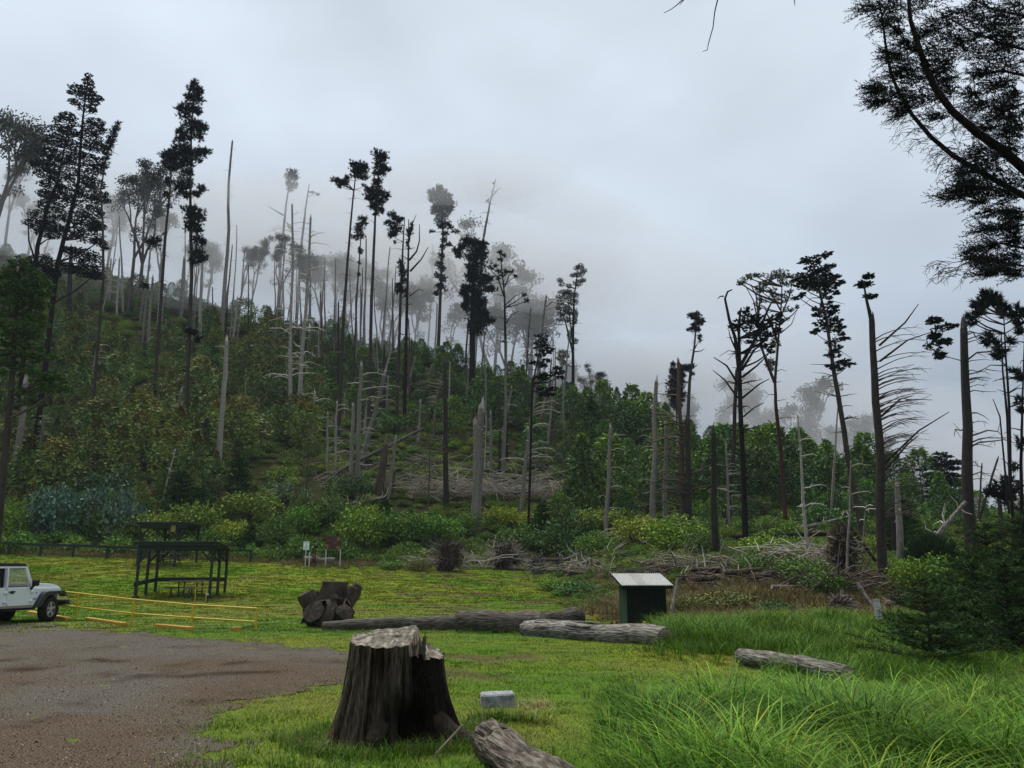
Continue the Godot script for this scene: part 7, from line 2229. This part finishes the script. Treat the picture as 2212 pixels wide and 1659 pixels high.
func overhanging_tree() -> void:
	# the big conifer that stands just outside the view on the right and hangs into it
	var D := 14.5
	var k := D / F
	var foot := on_ground(10.9, D)
	var o := thing("overhanging_conifer", "big dark conifer at the right whose curved limbs hang into the sky", "conifer", foot)
	var bk := lin(0.022, 0.018, 0.016)
	var b := MB.new()
	b.tube([Vector3(0, -0.5, 0), Vector3(0.1, 4, 0), Vector3(-0.1, 8.5, 0), Vector3(0.1, 13, 0), Vector3(0, 18, 0)], [0.42, 0.36, 0.30, 0.22, 0.05], 14, bk, bk, 0.2, nz)
	part("trunk", b, M.bark, o)
	var zx := 1693.4
	var z := 0.3646
	var P := func(x: float, y: float, dz: float) -> Vector3: return at(zx + x * z, y * z, D + dz) - foot
	for l in [[24, [1560, 1130, 0], [1422, 1000, 0], [1300, 890, 0], [1150, 790, -0.2], [1000, 660, -0.3], [900, 530, -0.4], [840, 400, -0.4], [790, 250, -0.5], [750, 120, -0.5], [738, -20, -0.5], [730, -160, -0.5]], [15, [1560, 1260, 0.2], [1422, 1160, 0.3], [1200, 1040, 0.5], [1000, 920, 0.7], [870, 810, 0.8], [760, 680, 0.8], [680, 550, 0.9], [630, 420, 0.9], [600, 250, 1.0], [588, 150, 1.0], [575, 60, 1.0]], [8, [1560, 330, 0], [1300, 260, 0.3], [1100, 180, 0.5], [900, 60, 0.6]], [7, [1560, 480, 0.4], [1300, 420, 0.5], [1150, 440, 0.6], [1050, 560, 0.7]], [7, [1560, 560, -0.3], [1300, 660, -0.5], [1120, 780, -0.6]], [8, [1560, 120, 0.5], [1250, 60, 0.6], [1080, -20, 0.7]], [7, [1600, 1480, 0.2], [1440, 1475, 0.3], [1280, 1440, 0.4], [1150, 1520, 0.5], [960, 1620, 0.5]], [6, [1560, 1300, 0], [1330, 1355, 0.2], [1130, 1370, 0.3]], [6, [1560, 1250, 0], [1300, 1256, 0.2], [1180, 1258, 0.2]], [6, [1560, 1600, 0.2], [1330, 1560, 0.3], [1120, 1540, 0.4]]]:
		var lb := MB.new()
		var pts := []
		var rad := []
		for i in range(1, l.size()):
			pts.append(P.call(l[i][0], l[i][1], l[i][2]))
			rad.append(l[0] * k * 0.5 * lerpf(1.0, 0.28, (i - 1.0) / (l.size() - 2.0)))
		pts.push_front(Vector3(0, pts[0].y - 0.3, 0))
		rad.push_front(rad[0] * 1.2)
		lb.tube(pts, rad, 9, bk, bk, 0.12, nz, false)
		part("limb", lb, M.bark, o)
	# needle sprays: each [x, y, rx, ry]
	var f := MB.new()
	var cols := [lin(0.012, 0.017, 0.013), lin(0.018, 0.023, 0.016), lin(0.009, 0.012, 0.010)]
	var sp := [600, 40, 130, 40, 520, 60, 70, 30, 720, 30, 160, 45, 680, 110, 70, 45, 620, 140, 60, 25, 850, 20, 120, 40, 700, 190, 30, 12, 650, 320, 60, 16, 680, 350, 70, 20, 740, 390, 80, 35, 700, 430, 70, 20, 780, 460, 60, 30, 590, 520, 60, 22, 560, 535, 40, 14, 640, 570, 90, 25, 580, 610, 60, 12, 760, 560, 80, 40, 830, 590, 80, 40, 760, 630, 70, 28, 720, 665, 40, 16, 900, 470, 80, 40, 880, 400, 70, 35, 960, 430, 70, 45, 980, 520, 70, 35, 940, 570, 80, 20, 930, 690, 50, 16, 800, 300, 70, 30, 740, 260, 50, 20, 900, 320, 60, 40, 980, 380, 60, 30, 1000, 460, 60, 30, 850, 200, 60, 30, 900, 150, 90, 40, 960, 220, 90, 40, 1000, 130, 80, 60, 1050, 300, 90, 35]
	sp.append_array([1100, 60, 130, 70, 1200, 110, 140, 80, 1330, 90, 140, 100, 1150, 200, 130, 60, 1280, 230, 140, 80, 1380, 260, 110, 90, 1080, 260, 80, 40, 1180, 320, 110, 50, 1320, 350, 120, 60, 1400, 420, 80, 60, 1400, 120, 90, 120, 1250, 420, 90, 20, 1330, 500, 70, 16, 1180, 440, 60, 14, 1380, 560, 60, 14, 1330, 640, 60, 18, 1400, 690, 60, 22, 1380, 760, 50, 18, 1170, 920, 60, 45, 1230, 910, 70, 45, 1180, 980, 80, 40, 1260, 980, 90, 50, 1230, 1040, 110, 40, 1090, 1015, 60, 9, 1110, 1075, 50, 14, 1100, 1110, 60, 14, 1160, 1100, 90, 24, 1080, 1150, 70, 12, 1010, 1166, 60, 7, 1200, 1150, 110, 20, 1180, 1195, 40, 9, 1300, 1100, 110, 50, 1390, 1060, 70, 60, 1320, 1160, 100, 36, 1400, 1140, 60, 50, 1390, 870, 70, 50, 1340, 900, 60, 40])
	sp.append_array([1250, 520, 90, 22, 1350, 600, 90, 25, 1290, 690, 80, 20, 1200, 620, 60, 14, 1120, 560, 60, 18, 1390, 800, 60, 36, 1230, 760, 50, 10])
	sp.append_array([1260, 1255, 90, 9, 1370, 1255, 70, 12, 1400, 1290, 50, 14, 1200, 1362, 70, 12, 1300, 1350, 90, 14, 1380, 1340, 60, 22, 1370, 1400, 60, 24, 1400, 1440, 50, 20, 1160, 1475, 45, 9, 1260, 1460, 40, 18, 1150, 1535, 50, 10, 1220, 1545, 70, 16, 1310, 1550, 80, 20, 1390, 1530, 60, 24, 1260, 1590, 60, 20, 1350, 1600, 70, 24, 1240, 1620, 40, 12, 1400, 1620, 50, 24])
	for i in range(0, sp.size(), 4):
		var rx: float = sp[i + 2] * z * k * 1.2
		var ry: float = sp[i + 3] * z * k * 1.35
		var c: Vector3 = P.call(sp[i], sp[i + 1], R.randf_range(-0.6, 0.9))
		var n := clampi(int(rx * maxf(ry, 0.1) * 520.0), 40, 330)
		for j in n:
			var a := rv()
			var p := c + Vector3(a.x * rx, a.y * ry, a.z * maxf(ry, rx * 0.7)) * pow(R.randf(), 0.45)
			# a twig that runs out and a little up, clothed in short needles
			var dir := (Vector3(-0.75, 0.10, R.randf_range(-0.6, 0.6)) + rv() * 0.5).normalized()
			var tl := R.randf_range(0.2, 0.48)
			var col := vary(cols[R.randi() % 3], 0.3)
			f.spike(p, dir * tl, dir.cross(rv()).normalized() * 0.005, bk)
			for g in 14:
				var al := (dir * 0.8 + rv()).normalized() * 0.062
				f.spike(p + dir * tl * g / 14.0, al, al.cross(rv()).normalized() * 0.011, col)
	part("crown", f, M.needle, o)
	# bare drooping twigs below the limbs
	var tw := MB.new()
	for s in [[700, 590, -0.7, 130, 22], [760, 690, -0.6, 150, 22], [860, 800, -0.5, 150, 22], [1000, 920, -0.7, 170, 24], [960, 660, 0.2, 160, 16], [1050, 720, 0.3, 160, 18], [1120, 780, 0.6, 180, 22], [1150, 640, -0.8, 200, 26], [1300, 560, -0.8, 230, 24], [1350, 720, -0.8, 220, 22], [620, 430, -0.9, 90, 14], [480, 80, -0.9, 90, 10], [1000, 1590, -0.9, 130, 22], [1180, 1560, -0.6, 160, 18], [1250, 1500, 0.2, 130, 12], [1300, 1200, -0.2, 70, 8], [570, 200, 0.1, 90, 4], [970, 860, -0.1, 140, 8]]:
		for i in s[4]:
			var p: Vector3 = P.call(s[0] + R.randf_range(-70, 70), s[1] + R.randf_range(-50, 60), R.randf_range(-0.3, 0.9))
			var l: float = s[3] * z * k * R.randf_range(0.4, 1.1)
			var d := (Vector3(s[2] + R.randf_range(-0.4, 0.4), R.randf_range(-0.15, 0.35), R.randf_range(-0.5, 0.5))).normalized()
			var q := [p, p + d * l * 0.4, p + d * l * 0.75 + Vector3.DOWN * l * 0.16, p + d * l + Vector3.DOWN * l * 0.48]
			tw.tube(q, [0.008, 0.006, 0.005, 0.003], 3, bk, bk, 0.0, null, false)
			for g in 5:
				var e: Vector3 = q[R.randi_range(1, 2)].lerp(q[3], R.randf())
				tw.tube([e, e + (d * 0.5 + rv() * 0.7 + Vector3.DOWN * 0.6).normalized() * l * R.randf_range(0.12, 0.4)], [0.0045, 0.0025], 3, bk, bk, 0.0, null, false)
	part("twigs", tw, M.wood, o).set_meta("kind", "stuff")
	# a high limb above the view, its hanging tips inside it
	var hb := MB.new()
	var hp := [Vector3(0, at(1700, -160, D).y - foot.y, 0), at(2000, -190, D) - foot, at(1760, -120, D) - foot, at(1620, -110, D) - foot, at(1480, -80, D) - foot]
	hb.tube(hp, [0.10, 0.08, 0.05, 0.03, 0.015], 7, bk, bk, 0.1, nz, false)
	part("limb", hb, M.bark, o)
	for l in [[[1556, -105], [1550, 0], [1544, 25], [1540, 60], [1530, 95], [1528, 108], [1518, 111]], [[1478, -80], [1474, 0], [1461, 12], [1450, 20], [1434, 28]], [[1500, -85], [1477, 0], [1468, 11]], [[1718, -112], [1716, 0], [1717, 12]]]:
		var lb := MB.new()
		var pts := []
		var rad := []
		for i in l.size():
			pts.append(at(l[i][0], l[i][1], D) - foot)
			rad.append(lerpf(0.016, 0.006, i / (l.size() - 1.0)))
		lb.tube(pts, rad, 5, bk * 1.5, bk * 1.8, 0.0, null, false)
		part("twig", lb, M.wood, o)

func mist() -> void:
	# banks of cloud lying on the ridge and in the gap behind it
	for s in [[700, 560, 158, 62, 9, 34, 0.014, 36], [1010, 610, 150, 56, 9, 34, 0.0125, 34], [1130, 640, 140, 36, 7, 22, 0.012, 32], [60, 430, 138, 46, 8, 20, 0.017, 34], [1350, 800, 145, 44, 8, 28, 0.015, 28], [1640, 900, 134, 50, 8, 28, 0.0115, 24], [1900, 980, 130, 46, 8, 26, 0.011, 22], [2190, 1050, 130, 46, 8, 28, 0.011, 20], [1010, 470, 122, 30, 5, 14, 0.024, 30]]:
		for j in 3:
			var f := FogVolume.new()
			f.name = numbered("cloud_bank")
			f.shape = RenderingServer.FOG_VOLUME_SHAPE_ELLIPSOID
			var k := R.randf_range(0.55, 0.95)
			f.size = Vector3(s[3] * k, s[4] * R.randf_range(0.7, 1.1), s[5] * R.randf_range(0.7, 1.0)) * 2.0
			f.position = at(s[0], s[1], s[2]) + Vector3((j - 1) * s[3] * 0.5, R.randf_range(-5, 5), R.randf_range(-8, 8))
			f.rotation_degrees = Vector3(s[7] + R.randf_range(-6, 6), R.randf_range(-15, 15), R.randf_range(-9, 9))
			var m := FogMaterial.new()
			m.density = s[6] * 0.62
			m.albedo = Color(0.97, 0.985, 1.0)
			f.material = m
			add_child(f)
			tag(f, "bank of cloud drifting over the ridge", "fog", "banks of cloud on the ridge", "stuff")
